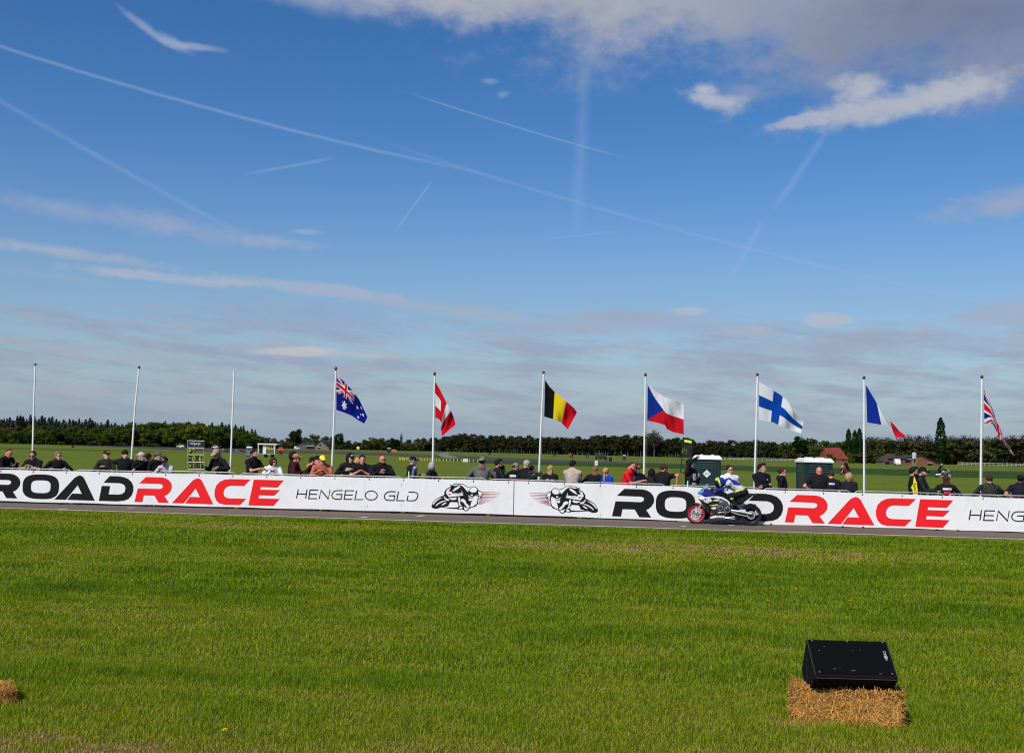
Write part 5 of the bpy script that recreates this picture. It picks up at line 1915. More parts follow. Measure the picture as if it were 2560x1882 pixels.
        hands.append((wr + fd * 0.0, fd, pn, hk))
    # legs
    for side in (0, 1):
        sg = 1 if side == 0 else -1
        hip = J.get('hip%d' % side, P + V3(sg * 0.092, 0, -0.05))
        kn = J.get('knee%d' % side, V3(sg * 0.105 + P.x, P.y * 0.5 - 0.015, 0.50))
        an = J.get('ankle%d' % side, V3(sg * 0.11, 0.01, 0.085))
        td = J.get('toe', V3(0, -0.15, -0.045))
        prims += [cap(hip, kn, 0.092, 0.062, T_, 0.03), cap(kn, an, 0.060, 0.045, T_, 0.02), cap(an + V3(0, 0.02, -0.03), an + td, 0.045, 0.038, 'shoe', 0.02)]
    zmin = J.get('zmin', 0.0)
    B = [bounds(p) for p in prims]
    lo = [min(b[d][0] for b in B) - 0.03 for d in range(3)]
    hi = [max(b[d][1] for b in B) + 0.03 for d in range(3)]
    hd = [(Hc[d] - 0.125, Hc[d] + 0.13) for d in range(3)]
    c = coarse
    xs = axis_points(lo[0], hi[0], 0.022 * c, [(hd[0][0], hd[0][1], 0.0125 * c)])
    ys = axis_points(lo[1], hi[1], 0.022 * c, [(hd[1][0], hd[1][1], 0.0125 * c)])
    zs = axis_points(lo[2], hi[2], 0.022 * c, [(0.0, 0.86, 0.030 * c)] if not J else [(hd[2][0], hd[2][1], 0.0125 * c)])
    zs = axis_points(lo[2], hi[2], 0.030 * c, [(0.9, lo[2] + 9, 0.022 * c), (hd[2][0], hd[2][1], 0.0125 * c)])
    f = grow(prims, xs, ys, zs)
    V, Q = surface_nets(xs, ys, zs, f)
    # which material each face carries
    fc = V[Q].mean(1)
    best = np.full(len(Q), 9.0)
    names = ['shirt', 'skin', 'trousers', 'shoe', 'glove', 'vest', 'eye', 'lip', 'beard']
    mi = np.zeros(len(Q), dtype=np.int32)
    for p in prims:
        d = sdf(p, fc[:, 0], fc[:, 1], fc[:, 2])
        m = d < best
        best[m] = d[m]
        mi[m] = names.index(p['tag'])
    hx, hyy, hz = _local(fc[:, 0], fc[:, 1], fc[:, 2], [[HR[i][j] for j in range(3)] for i in range(3)], Hc)
    face = (mi == 1) & (hyy < -0.04) & (np.abs(hx) < 0.07) & (np.abs(hz) < 0.14)
    for ex in (-0.031, 0.031):
        mi[face & ((hx - ex) ** 2 / 0.014 ** 2 + (hz - 0.004) ** 2 / 0.008 ** 2 < 1)] = 6
    mi[face & (np.abs(hx) < 0.024) & (np.abs(hz + 0.070) < 0.007)] = 7
    if beard:
        bz = -0.045 if beard[0] == 'full' else -0.06
        inb = (mi == 1) & (hz < bz) & (hz > -0.15) & (hyy < 0.02) & ~((np.abs(hx) < 0.022) & (hz > -0.078) & (hz < -0.060))
        mi[inb] = 8
    if vest:
        in_v = (mi == 0)
        rel = (fc - np.array(P)) @ np.array(spine)
        lat = np.abs((fc - np.array(P))[:, 0])
        mi[in_v & (lat < 0.19 * wide) & (rel > -0.02)] = 5
    if retag:
        retag(fc, mi, names)
    cols = [cloth(*shirt), SKINS[skin], trousers or M_BLACKTROUSERS, M_SHOE, gloves or M_BLACK, cloth(*vest) if vest else M_BLACK, M_EYE, M_LIP, cloth('hair_' + beard[1], HAIRS[beard[1]]) if beard else M_EYE]
    for kk, mm in (slots or {}).items():
        cols[kk] = mm
    used = sorted(set(mi.tolist()) | {names.index(hands[0][3])})
    remap = {u: i for i, u in enumerate(used)}
    b = MB()
    b.v, b.f, b.m = [tuple(v) for v in V], [tuple(q) for q in Q], [remap[i] for i in mi.tolist()]
    for wr, fd, pn, hk in hands:
        finger_tubes(b, wr, fd, pn, remap[names.index(hk)], 0.55)
    # place it
    topz = Hc.z + 0.125 + (0.015 if (hair and hair[0] != 'bald') or cap_ else 0)
    if loc is None:
        s_, zt = banner_hit(px, top, t)
        g = gz(t)
        sc = (zt - g) / topz
        ry = math.radians(yaw)
        off = Matrix.Rotation(ry + BYAW, 3, 'Z') @ (V3(Hc.x, Hc.y, 0) * sc)
        # the head keeps its place in the picture, the feet follow
        lateral = off.dot(BE)
        s2, _ = banner_hit(px, top, t + off.dot(BN))
        base = along(s2 - lateral + sx, t, g)
        yw = ry + BYAW
    else:
        base, yw, sc = loc
    if scale:
        sc = scale
    if loc is None:
        SCALES.append((px, round(sc, 2)))
    o = b.build('person', [cols[i] for i in used], None, smooth='full', loc=base, recalc=False)
    o.rotation_euler = (0, 0, yw)
    o.scale = (sc, sc, sc)
    tag(o, label, 'person', group)
    M4 = Matrix.Translation(Hc) @ HR.to_4x4()
    add_headwear(o, M4, hair, cap_, glasses, hood_up, cols[0], coarse)
    info = dict(P=P, spine=spine, fwd=fwd, hands=hands, o=o, Hc=Hc, sh=sh, ch=ch, scale=sc, wide=wide, M4=M4)
    if extras:
        for e in extras:
            e(info)
    return info


def head_piece(o, M4, name, fn, m, step=0.014, ext=0.20, zlo=-0.42, zhi=0.16):
    xs = np.arange(-ext, ext + step, step)
    ys = np.arange(-ext, ext + step, step)
    zs = np.arange(zlo, zhi + step, step)
    X, Y, Z = np.meshgrid(xs, ys, zs, indexing='ij')
    V, Q = surface_nets(xs, ys, zs, fn(X, Y, Z))
    if not len(Q):
        return None
    b = MB()
    b.v = [tuple(M4 @ Vector(v)) for v in V]
    b.f = [tuple(q) for q in Q]
    b.m = [0] * len(b.f)
    return b.build(name, m, o, smooth='full', recalc=False)


def E_(X, Y, Z, c, r):
    k = np.sqrt(((X - c[0]) / r[0]) ** 2 + ((Y - c[1]) / r[1]) ** 2 + ((Z - c[2]) / r[2]) ** 2)
    return (k - 1) * min(r)


def add_headwear(o, M4, hair, cap_, glasses, hood_up, shirt_m, coarse=1.0):
    st = 0.014 * coarse
    if hair and hair[0] != 'bald':
        kind, colr = hair
        m = cloth('hair_' + colr, HAIRS[colr])
        skull = lambda X, Y, Z, g: E_(X, Y, Z, (0, .014, .030), (.077 + g, .096 + g, .093 + g))
        wob = lambda X, Y, Z: 0.004 * np.sin(X * 90 + Z * 40) * np.sin(Y * 70 + 1)

        def fn(X, Y, Z):
            cut = -(0.80 * Y + 0.60 * Z - (0.005 if kind != 'receding' else 0.055))
            low = -(Z + 0.055)
            g = {'short': 0.012, 'receding': 0.009, 'quiff': 0.014}.get(kind, 0.016)
            f = np.maximum(np.maximum(skull(X, Y, Z, g), cut), low) + wob(X, Y, Z)
            if kind == 'quiff':
                f = np.minimum(f, E_(X, Y, Z, (0, -.045, .115), (.065, .06, .035)))
            if kind == 'long':
                f = np.minimum(f, np.maximum(E_(X, Y, Z, (0, .045, -.13), (.095, .065, .22)), -(Y + 0.0)) + 0.006 * np.sin(X * 160))
            if kind == 'bob':
                bb = E_(X, Y, Z, (0, .018, -.01), (.108, .118, .135))
                facecut = -np.maximum(np.maximum(np.abs(X) - .056, Y + .035), np.maximum(Z - .045, -Z - 0.3))
                f = np.minimum(f, np.maximum(bb, facecut) + 0.004 * np.sin(X * 140 + Y * 60))
            if kind == 'curly':
                bb = E_(X, Y, Z, (0, .03, -.005), (.118, .112, .135)) + 0.010 * np.sin(X * 110) * np.sin(Y * 120 + 1) * np.sin(Z * 105 + 2)
                facecut = -np.maximum(np.maximum(np.abs(X) - .06, Y + .03), Z - .05)
                f = np.minimum(f, np.maximum(bb, facecut))
            if kind == 'bun':
                f = np.minimum(f, E_(X, Y, Z, (0, .125, .045), (.045, .042, .042)))
            if kind == 'ponytail':
                f = np.minimum(f, E_(X, Y, Z, (0.0, .118, .00), (.03, .035, .04)))
                f = np.minimum(f, E_(X, Y, Z, (0.0, .125, -.15), (.035, .03, .17)))
            return f
        head_piece(o, M4, 'hair', fn, m, st)
    if cap_:
        colname, colr, style = cap_[0], cap_[1], cap_[2]
        m = cloth('cap_' + colname, colr)
        sgn = 1 if style == 'backwards' else -1

        def fn(X, Y, Z):
            zc = -0.002 if style == 'beanie' else 0.026
            f = np.maximum(E_(X, Y, Z, (0, .012, .036), (.092, .110, .103)), -(Z - zc + 0.10 * (Y * -sgn if style != 'beanie' else 0)))
            if style != 'beanie':
                f = np.minimum(f, np.maximum(E_(X, Y, Z, (0, sgn * .115, .036), (.078, .085, .020)), -(Y * sgn - 0.03)))
            return f
        c = head_piece(o, M4, 'cap', fn, m, 0.012 * coarse)
        if len(cap_) > 3 and c:
            b = MB()
            b.ell(M4 @ Vector((0, -0.098, .075)), (0.040, 0.012, 0.024), 10, 6, 0, M4.to_3x3())
            b.build('cap_badge', cloth('badge_' + cap_[3][0], cap_[3][1]), c, smooth='full')
    if glasses:
        b = MB()
        Rm = M4.to_3x3()
        for ex in (-0.032, 0.032):
            b.ell(M4 @ Vector((ex, -0.098, 0.006)), (0.030, 0.010, 0.020), 10, 6, 0, Rm)
            b.tube([M4 @ Vector((ex * 1.9, -0.085, 0.012)), M4 @ Vector((ex * 2.5, 0.01, 0.008))], 0.005, 5)
        b.tube([M4 @ Vector((-0.012, -0.105, 0.010)), M4 @ Vector((0.012, -0.105, 0.010))], 0.004, 5)
        b.build('glasses', M_LENS, o, smooth='full')
    if hood_up:
        def fn(X, Y, Z):
            shell = np.maximum(E_(X, Y, Z, (0, .025, .0), (.112, .125, .150)), -E_(X, Y, Z, (0, -.07, -.005), (.080, .11, .125)))
            return shell
        head_piece(o, M4, 'hood', fn, shirt_m, 0.014)


def chest_patch(w, h, up_, side, col, back=False, text=None, name='shirt_print'):
    """A flat print on the chest or the back."""
    def run(i):
        d = -i['fwd'] if back else i['fwd']
        c = i['P'] + i['spine'] * (min(up_ + 0.14, 0.41) if not back else min(up_ + 0.12, 0.44)) + Vector((1, 0, 0)) * side
        b = MB()
        n = 5
        V = []
        for a in range(n + 1):
            x = (a / n - 0.5) * w
            bulge = 0.152 * i['wide'] * math.sqrt(max(0.2, 1 - ((x + side) / (0.20 * i['wide'])) ** 2)) * (1.0 if not back else 0.98)
            for z in (-h / 2, h / 2):
                V.append(c + Vector((1, 0, 0)) * x + i['spine'] * z + d * bulge)
        b.add(V, [(2 * k, 2 * k + 1, 2 * k + 3, 2 * k + 2) for k in range(n)])
        b.build(name, cloth('print_' + col[0], col[1]), i['o'])
    return run


def in_hand(side, size, m, name, label_, cat, off=(0, 0, 0.02), tilt=0):
    """A thing of its own held in a hand, in world space."""
    def run(i):
        wr, fd, pn, _ = i['hands'][side]
        o = i['o']
        Mw = Matrix.Translation(o.location) @ Matrix.Rotation(o.rotation_euler.z, 4, 'Z') @ Matrix.Scale(i['scale'], 4)
        p = Mw @ (wr + fd * 0.09 + pn * 0.035 + Vector(off))
        b = MB(); b.box((0, 0, 0), size)
        q = b.build(name, m, None, loc=p)
        q.rotation_euler = (math.radians(tilt), 0, o.rotation_euler.z)
        tag(q, label_, cat)
    return run


BLACK = ('black', (0.010, 0.010, 0.012))
NAVY = ('navy', (0.009, 0.010, 0.020))
WHITEC = ('white', (0.72, 0.72, 0.76))
P_WHITE = ('white_ink', (0.60, 0.60, 0.62))
P_RED = ('red_ink', (0.45, 0.03, 0.05))
C_BLACKCAP = ('black', (0.010, 0.010, 0.011), 'front')
# ------------------------------------------------------------------ the spectators, left to right
T1, T2 = 0.56, 0.72
person(24, 1121, T2, 72, 14, (10, 32), (((0.10, -0.42, 1.33), (0.4, 0.4, -1)), 'phone'), BLACK, skin='red', hair=('receding', 'brown'), label='bowed bald man in black sweatshirt looking down at his phone at the left edge',
       extras=[chest_patch(0.07, 0.07, 0.34, 0.08, P_WHITE), in_hand(0, (0.075, 0.15, 0.010), M_BLACK, 'phone', 'dark phone in the bowed bald man\'s hand', 'phone')])
person(83, 1126, T1, 0, 20, (8, 12), ('rail', 'rail'), BLACK, 'short', skin='red', hair=('short', 'dark'), glasses=True, belly=1.0, wide=1.12, label='heavy man in black printed shirt leaning both forearms on the barrier, dark hair and glasses',
       extras=[chest_patch(0.07, 0.045, 0.27, -0.10, P_WHITE), chest_patch(0.07, 0.06, 0.25, 0.03, P_WHITE), chest_patch(0.09, 0.03, 0.26, 0.15, P_WHITE)])
person(146, 1128, T1, 35, 8, (35, 0), ('railwide', 'railwide'), BLACK, hair=('bun', 'darkblond'), glasses=True, collar=0.07, label='woman in black turtleneck with blond hair tied in a bun')
person(267, 1125, T1, 10, 12, (40, -4), ('rail', 'rail'), ('dark_green', (0.020, 0.024, 0.016)), hair=('short', 'grey'), cap_=('black', (0.01, 0.01, 0.011), 'front', ('yellow', (0.75, 0.42, 0.03))), label='man in dark green sweatshirt and black cap with yellow badge, smiling to the right')
person(313, 1123, T1, 14, 6, (36, 4), (((0.34, -0.16, 1.26), (1, 0.4, 0)), ((-0.33, -0.16, 1.23), (-1, 0.4, 0))), BLACK, hair=('short', 'dark'), cap_=('beanie', (0.014, 0.013, 0.013), 'beanie'), collar=0.05, wide=1.05, label='young man in black jacket and black beanie bracing straight arms on the barrier')
person(355, 1129, T2, 60, 10, (30, 5), 'down', BLACK, hair=('short', 'grey'), cap_=('palegrey', (0.42, 0.42, 0.38), 'backwards'), hood=True, label='man in black hoodie with pale backwards cap, between beanie man and orange vest',
       extras=[chest_patch(0.16, 0.07, 0.16, -0.05, P_WHITE, True)])
person(371, 1132, 1.1, 0, 6, (10, 10), 'down', ('hi_vis_orange', (0.82, 0.085, 0.03)), hair=('short', 'dark'), cap_=C_BLACKCAP, label='person in bright orange jacket and black hat between two black hoodies')
person(396, 1128, T2, 60, 12, (30, 8), 'down', BLACK, hair=('short', 'dark'), cap_=('greyblack', (0.10, 0.10, 0.105), 'front'), hood=True, label='man in black printed hoodie with grey cap, right of the orange jacket',
       extras=[chest_patch(0.17, 0.08, 0.18, 0, P_WHITE, True)])
person(412, 1141, T1, -6, 34, (10, 16), ('rail', 'rail'), ('palegrey_jacket', (0.42, 0.42, 0.46)), skin='tan', hair=('short', 'grey'), cap_=('black', (0.01, 0.01, 0.011), 'front', ('grey', (0.4, 0.4, 0.4))), vest=None, label='man in pale grey jacket leaning low on the barrier under a black cap',
       extras=[chest_patch(0.11, 0.30, 0.30, 0, ('black_ink', (0.012, 0.010, 0.011)))])
person(541, 1121, T2, -25, 26, (10, 22), (((0.22, -0.35, 1.21), (1, 0.2, -0.3)), ((-0.64, -0.12, 1.24), (-0.5, 0.3, -1), (0, -1, 0))), BLACK, trousers=M_GREYTROUSERS, skin='tan', hair=('long', 'blond'), glasses=True, cap_=('sand', (0.35, 0.27, 0.2), 'front'), label='long haired blonde woman in black top leaning over and holding the upright pit board',
       extras=[chest_patch(0.06, 0.03, 0.24, -0.07, P_WHITE), chest_patch(0.10, 0.05, 0.25, 0.06, P_WHITE)])
person(636, 1122, T1, 62, 4, (15, 5), (((0.20, -0.42, 1.26), (0.6, 0.5, -0.8)), ((-0.10, -0.44, 1.28), (-0.4, 0.3, -1))), BLACK, 'short', trousers=M_JEANS, skin='tan', hair=('short', 'dark'), beard=('full', 'dark'), label='bearded man in black t-shirt seen from the side with his arm on the rail')
person(684, 1142, T1, 18, 30, (32, 2), ('rail', 'rail'), WHITEC, hair=('bob', 'auburn'), glasses=True, hood=True, label='woman in white hoodie with dark red bob and sunglasses leaning on the barrier',
       extras=[in_hand(0, (0.075, 0.14, 0.010), M_BLACK, 'phone', 'dark phone in the white hoodie woman\'s hands', 'phone')])
person(735, 1127, 1.0, 100, 0, (0, 0), 'down', ('dark_jacket', (0.014, 0.012, 0.013)), hair=('curly', 'dark'), label='dark curly haired person standing behind the man in maroon plaid')
person(742, 1133, T2, 95, 4, (10, 2), 'railwide', ('maroon_plaid', (0.085, 0.012, 0.016), (0.016, 0.010, 0.011)), skin='tan', hair=('short', 'brown'), cap_=('tan', (0.36, 0.17, 0.09), 'front'), glasses=True, hood=True, label='man in maroon and black plaid with tan cap and sunglasses facing right')
person(783, 1141, 0.9, 80, 6, (30, 0), 'down', ('amber', (0.72, 0.27, 0.02)), hair=('short', 'brown'), cap_=C_BLACKCAP, hood=True, label='person in amber yellow hoodie and black cap half hidden by the salmon hoodie')
person(794, 1138, 0.7, 40, 8, (30, 6), 'railwide', ('plum', (0.020, 0.010, 0.012)), hair=('short', 'dark'), cap_=C_BLACKCAP, label='person in dark plum top and black cap wedged behind the salmon hoodie')
person(807, 1137, T1, 12, 22, (16, 10), ('rail', 'rail'), ('salmon', (0.42, 0.125, 0.075)), skin='tan', hair=('short', 'brown'), cap_=('neon_yellow', (0.80, 0.72, 0.05), 'front'), glasses=True, hood=True, wide=1.1, label='man in salmon hoodie and neon yellow cap leaning forearms on the barrier',
       extras=[in_hand(1, (0.075, 0.13, 0.010), M_BLACK, 'phone', 'dark phone held by the salmon hoodie man', 'phone')])
person(876, 1132, T1, 15, 6, (28, 4), (((0.14, -0.24, 1.33), (1, 0.2, -0.6)), ((-0.12, -0.25, 1.31), (-1, 0.2, -0.6))), BLACK, hair=('short', 'dark'), cap_=('black', (0.01, 0.01, 0.011), 'front', ('white', (0.7, 0.7, 0.7))), hood=True, hood_up=True, label='slim man with black hood up over a cap, white and red logo on his chest',
       extras=[chest_patch(0.25, 0.08, 0.33, 0.03, P_WHITE), chest_patch(0.16, 0.025, 0.33, 0.03, P_RED)])
person(896, 1143, 1.0, 60, 10, (20, 0), 'down', BLACK, hair=('bob', 'blond'), label='blond person almost hidden behind the short haired man in black polo')
person(906, 1136, T1, 10, 20, (16, 10), ('rail', 'rail'), BLACK, 'short', skin='red', hair=('short', 'dark'), collar=0.05, wide=1.12, belly=0.8, label='short haired man in black polo with folded forearms on the barrier, small round badge',
       extras=[chest_patch(0.05, 0.06, 0.26, 0.09, P_WHITE)])
person(956, 1136, T1, 12, 18, (30, 6), (((0.10, -0.40, 1.29), (1, 0, -0.5)), ((-0.02, -0.36, 1.33), (-1, 0, -0.6))), BLACK, skin='red', hair=('receding', 'brown'), glasses=True, beard=('short', 'brown'), collar=0.05, wide=1.15, belly=0.8, label='broad smiling man in black sweater with sunglasses and white rectangular badge',
       extras=[chest_patch(0.10, 0.05, 0.26, 0.08, P_WHITE)])
person(1033, 1140, T2, 130, 4, (-10, 0), (((-0.02, -0.30, 1.26), (0.5, 0.5, -1)), ((-0.30, 0.10, 1.25), (-1, 0.6, 0))), ('pale_blue', (0.26, 0.31, 0.55)), hair=('short', 'grey'), cap_=C_BLACKCAP, vest=('black_vest', (0.011, 0.011, 0.013)), collar=0.05, label='man in black vest over pale blue sleeves and black cap, turned away')
person(1081, 1154, T2, 75, 4, (10, -2), 'railwide', ('black_puffer', (0.012, 0.013, 0.015)), skin='tan', hair=('bob', 'grey'), collar=0.05, label='grey haired older person in black padded jacket before the twisted flag pole')
person(1206, 1141, T1, 178, 3, (-6, 0), 'railwide', ('grey_marl', (0.135, 0.125, 0.12)), skin='red', hair=('short', 'brown'), cap_=('grey_camo', (0.22, 0.19, 0.165), 'backwards'), hood=True, wide=1.12, label='broad man in grey hoodie and grey cap seen from behind')
person(1257, 1162, 1.0, 120, 0, (0, 0), 'down', BLACK, hair=('short', 'dark'), label='dark haired child hidden behind the man in black and red jacket')
person(1247, 1147, T2, 118, 6, (-8, 0), 'railwide', ('dark_racing', (0.014, 0.013, 0.016)), skin='fair', hair=('quiff', 'dark'), glasses=True, beard=('short', 'dark'), collar=0.05, label='man in black jacket with red and white shoulder stripe, dark quiff and glasses',
       extras=[chest_patch(0.30, 0.10, 0.30, 0, P_RED, True), chest_patch(0.22, 0.03, 0.375, -0.02, P_WHITE, True)])
person(1290, 1156, T2, 165, 10, (-25, 8), 'railwide', BLACK, skin='tan', hair=('short', 'grey'), cap_=('camo_grey', (0.20, 0.19, 0.15), 'backwards'), hood=True, label='stooped man in black hoodie with white and red back print and camo cap',
       extras=[chest_patch(0.20, 0.07, 0.30, 0, P_WHITE, True), chest_patch(0.14, 0.10, 0.16, 0, P_RED, True)])
person(1331, 1162, 1.0, 130, 0, (0, 0), 'down', ('dark_top', (0.013, 0.012, 0.014)), hair=('long', 'brown'), label='brown haired girl partly hidden behind the grey haired man in black')
i_ = person(1318, 1149, T2, 140, 12, (-20, 14), (((0.16, -0.30, 1.29), (1, 0.4, -0.6)), ((0.02, -0.34, 1.27), (-1, 0.4, -0.6))), BLACK, skin='red', hair=('short', 'grey'), wide=1.05, label='grey haired man in black sweater bending over a black pit board')
person(1377, 1162, T2, 165, 4, (-20, 0), 'down', BLACK, 'short', hair=('long', 'blond'), glasses=None, label='blonde woman in black printed t-shirt from behind, beside the tricolour flag pole',
       extras=[chest_patch(0.07, 0.06, 0.25, -0.12, P_WHITE, True), chest_patch(0.09, 0.06, 0.25, 0.02, P_WHITE, True), chest_patch(0.16, 0.04, 0.17, -0.04, P_RED, True)])
person(1433, 1149, T1, 168, 2, (-24, 0), 'crossed', ('beige', (0.42, 0.36, 0.28)), 'short', skin='tan', hair=('short', 'dark'), wide=1.08, label='man in beige t-shirt from behind with crossed arms')
person(1488, 1164, T2, 180, 4, (0, 4), 'railwide', BLACK, hair=('long', 'darkblond'), wide=1.08, label='woman with long straight brown blond hair and black top from behind')
person(1515, 1168, T2, 172, 2, (-10, 0), 'down', ('royal_blue', (0.008, 0.045, 0.44)), 'short', hair=('ponytail', 'blond'), wide=0.92, label='young woman in blue t-shirt with a blond ponytail')
person(1580, 1154, T1, 70, 16, (14, 20), (((0.22, -0.40, 1.25), (0.5, 0.6, -0.6)), ((-0.10, -0.46, 1.25), (-0.5, 0.3, -1))), ('scarlet', (0.66, 0.012, 0.016)), 'short', skin='red', hair=('receding', 'brown'), beard=('full', 'dark'), wide=1.12, belly=0.8, label='balding bearded man in red t-shirt leaning on the rail to the right',
       extras=[chest_patch(0.14, 0.16, 0.28, 0, P_WHITE)])
person(1593, 1160, 0.75, 20, 0, (10, 2), 'crossed', NAVY, hair=('short', 'grey'), beard=('full', 'grey'), cap_=('darkred', (0.10, 0.012, 0.015), 'front', ('pink', (0.5, 0.25, 0.22))), label='white bearded man in black jacket and dark red cap gesturing with one hand')
person(1630, 1170, 0.8, 150, 4, (-20, 4), 'railwide', ('dark_violet', (0.016, 0.012, 0.020)), 'short', hair=('bob', 'dark'), label='black haired person in dark top left of the muscular man')
person(1660, 1158, T1, 158, 6, (-36, 0), (((0.10, -0.30, 1.26), (1, 0.4, -0.6)), ((-0.44, 0.06, 1.23), (-1, 0.5, 0.2))), BLACK, 'short', skin='red', hair=('short', 'brown'), glasses=True, wide=1.15, label='strong man in black t-shirt from behind propping one arm on the rail, sunglasses')
i_p1 = person(1727, 1146, T2, 60, 2, (20, -14), (((0.00, -0.24, 1.32), (0.5, 0.3, -1), (0, 1, 0)), ((-0.02, -0.16, 1.80), (-0.8, 0.2, -0.6), (0, -1, 0))), ('black_white_race', (0.014, 0.014, 0.016)), skin='fair', hair=('short', 'brown'), label='person in black and white racing shirt holding the tall pit board up',
       extras=[chest_patch(0.20, 0.10, 0.20, 0.0, P_WHITE), chest_patch(0.26, 0.05, 0.07, 0.0, P_WHITE), chest_patch(0.12, 0.12, 0.38, -0.06, P_WHITE)])
person(1825, 1162, T1, 14, 0, (22, -2), 'down', WHITEC, 'short', skin='tan', hair=('short', 'dark'), glasses=True, wide=1.08, label='man in white t-shirt and sunglasses behind the racing rider')
person(1905, 1157, T1, 28, 0, (34, 0), 'crossed', NAVY, skin='tan', hair=('quiff', 'dark'), hood=True, wide=1.05, label='dark haired man in navy hoodie with crossed arms beside the blue cross flag pole',
       extras=[chest_patch(0.04, 0.05, 0.36, 0.09, P_WHITE)])
person(1957, 1167, T1, 78, -4, (8, 0), 'down', ('navy_dark', (0.010, 0.010, 0.016)), hair=('bun', 'brown'), glasses=True, hood=True, label='woman in dark hoodie with pinned up brown hair and sunglasses facing right')
person(2048, 1167, T1, 182, 3, (-8, 4), (((0.21, 0.03, 1.12), (1, 0.6, 0.1)), 'down'), BLACK, 'short', skin='red', hair=None, wide=1.25, belly=0.8, label='bald heavy man in black polo from behind with a hand on his hip',
       )
person(2078, 1175, T1, 172, 5, (-4, 12), 'down', BLACK, 'short', skin='fair', hair=('short', 'brown'), wide=1.05, collar=0.05, label='man in black polo with white print between the shoulders, beside the bald man',
       extras=[chest_patch(0.16, 0.05, 0.42, -0.02, P_WHITE, True)])
person(2122, 1180, T1, 178, 2, (0, 4), 'down', ('charcoal', (0.015, 0.015, 0.018)), hair=('curly', 'blond'), wide=0.92, label='woman with curly blond hair and black jacket from behind')
i_bib = person(2285, 1166, T1, 82, -2, (6, 2), 'down', BLACK, hair=('quiff', 'dark'), beard=('full', 'dark'), glasses=True, label='bearded man in black sweater and sunglasses with a yellow bib over his arm')
person(2307, 1166, T2, 68, 2, (12, 10), (((0.10, -0.40, 1.20), (0.4, 0.3, -1), (0, 0, 1)), ((-0.08, -0.38, 1.18), (-0.4, 0.3, -1), (0, 0, 1))), ('bottle_green', (0.016, 0.024, 0.017)), trousers=M_GREYTROUSERS, hair=('short', 'brown'), beard=('short', 'brown'), cap_=('black', (0.01, 0.01, 0.011), 'front', ('grey', (0.4, 0.4, 0.4))), hood=True, label='man in dark green hoodie and black cap looking at a phone held out',
       extras=[in_hand(0, (0.075, 0.16, 0.010), M_BLACK, 'phone', 'dark phone held out flat by the green hoodie man', 'phone')])
person(2365, 1187, T1, 178, 5, (-6, 4), 'railwide', BLACK, hair=('long', 'brown'), wide=1.05, label='long haired person with white and red back print, below the far black motorcycle',
       extras=[chest_patch(0.24, 0.06, 0.31, 0, P_WHITE, True), chest_patch(0.19, 0.08, 0.20, 0, P_RED, True)])
person(2473, 1186, T1, 176, 4, (-4, 2), 'railwide', ('dark_check', (0.014, 0.015, 0.013), (0.045, 0.048, 0.044)), hair=('short', 'brown'), skin='fair', wide=1.12, label='man in dark checked shirt from behind at the last flagpole')
person(2551, 1186, T1, 176, 3, (-8, 2), (((0.21, 0.03, 1.12), (1, 0.6, 0.1)), 'hip'), ('navy_shirt', (0.010, 0.012, 0.022)), 'short', skin='red', hair=('short', 'brown'), cap_=('black', (0.01, 0.01, 0.011), 'backwards'), wide=1.25, label='broad man in dark navy shirt and black cap at the right edge, hand on hip')

# marshals by the cabin
for (px, py, yw, shirt, lab, hgt) in ((671, 1139.5, 30, ('hi_vis_orange', (0.82, 0.085, 0.03)), 'bending marshal in orange vest and white trousers at the cabin step', 0.80),
                                      (699.5, 1137, 10, ('hi_vis_orange', (0.82, 0.085, 0.03)), 'left one of two orange marshals right of the cabin', 1.0),
                                      (704.5, 1137.5, -20, ('hi_vis_orange', (0.82, 0.085, 0.03)), 'right one of two orange marshals right of the cabin', 1.0),
                                      (684, 1138.5, 60, BLACK, 'dark dressed marshal on the cabin porch', 0.95),
                                      (1426, 1146, 20, ('hi_vis_orange', (0.82, 0.085, 0.03)), 'tiny orange marshal far out above the beige shirt man', 1.0),
                                      (1431, 1146.5, 150, BLACK, 'tiny dark figure beside the far orange marshal', 1.0),
                                      (1466, 1145, 0, BLACK, 'tiny dark figure far out in the field, left of two', 1.0),
                                      (1470.5, 1145.3, 60, ('field_grey', (0.10, 0.11, 0.10)), 'tiny grey figure far out in the field, right of two', 1.0)):
    g = on_ground(px, py, FIELD_Z)
    person(0, 0, 0, yw, 25 if hgt < 0.9 else 2, (0, 5), 'down', shirt, trousers=WHITE_TR if hgt < 0.9 else None, hair=('short', 'dark'), label=lab, loc=(g, math.radians(yw), hgt), coarse=1.9)
# ------------------------------------------------------------------ boards and small things at the barrier
def plane_shape(b, pts, t, th=0.02, mi=0, o=Vector((0, 0, 0))):
    """A flat shape given by its photo outline, standing t metres behind the banner, th thick."""
    q = [banner_hit(x, y, t) for x, y in pts]
    b.prism(q, t, t + th, mi, frame=lambda x, y, z: along(x, y, z) - o)


def rect(x0, y0, x1, y1, sk=0.0):
    return [(x0, y0), (x1, y0 + SLOPE * (x1 - x0)), (x1 + sk, y1 + SLOPE * (x1 - x0)), (x0 + sk, y1)]


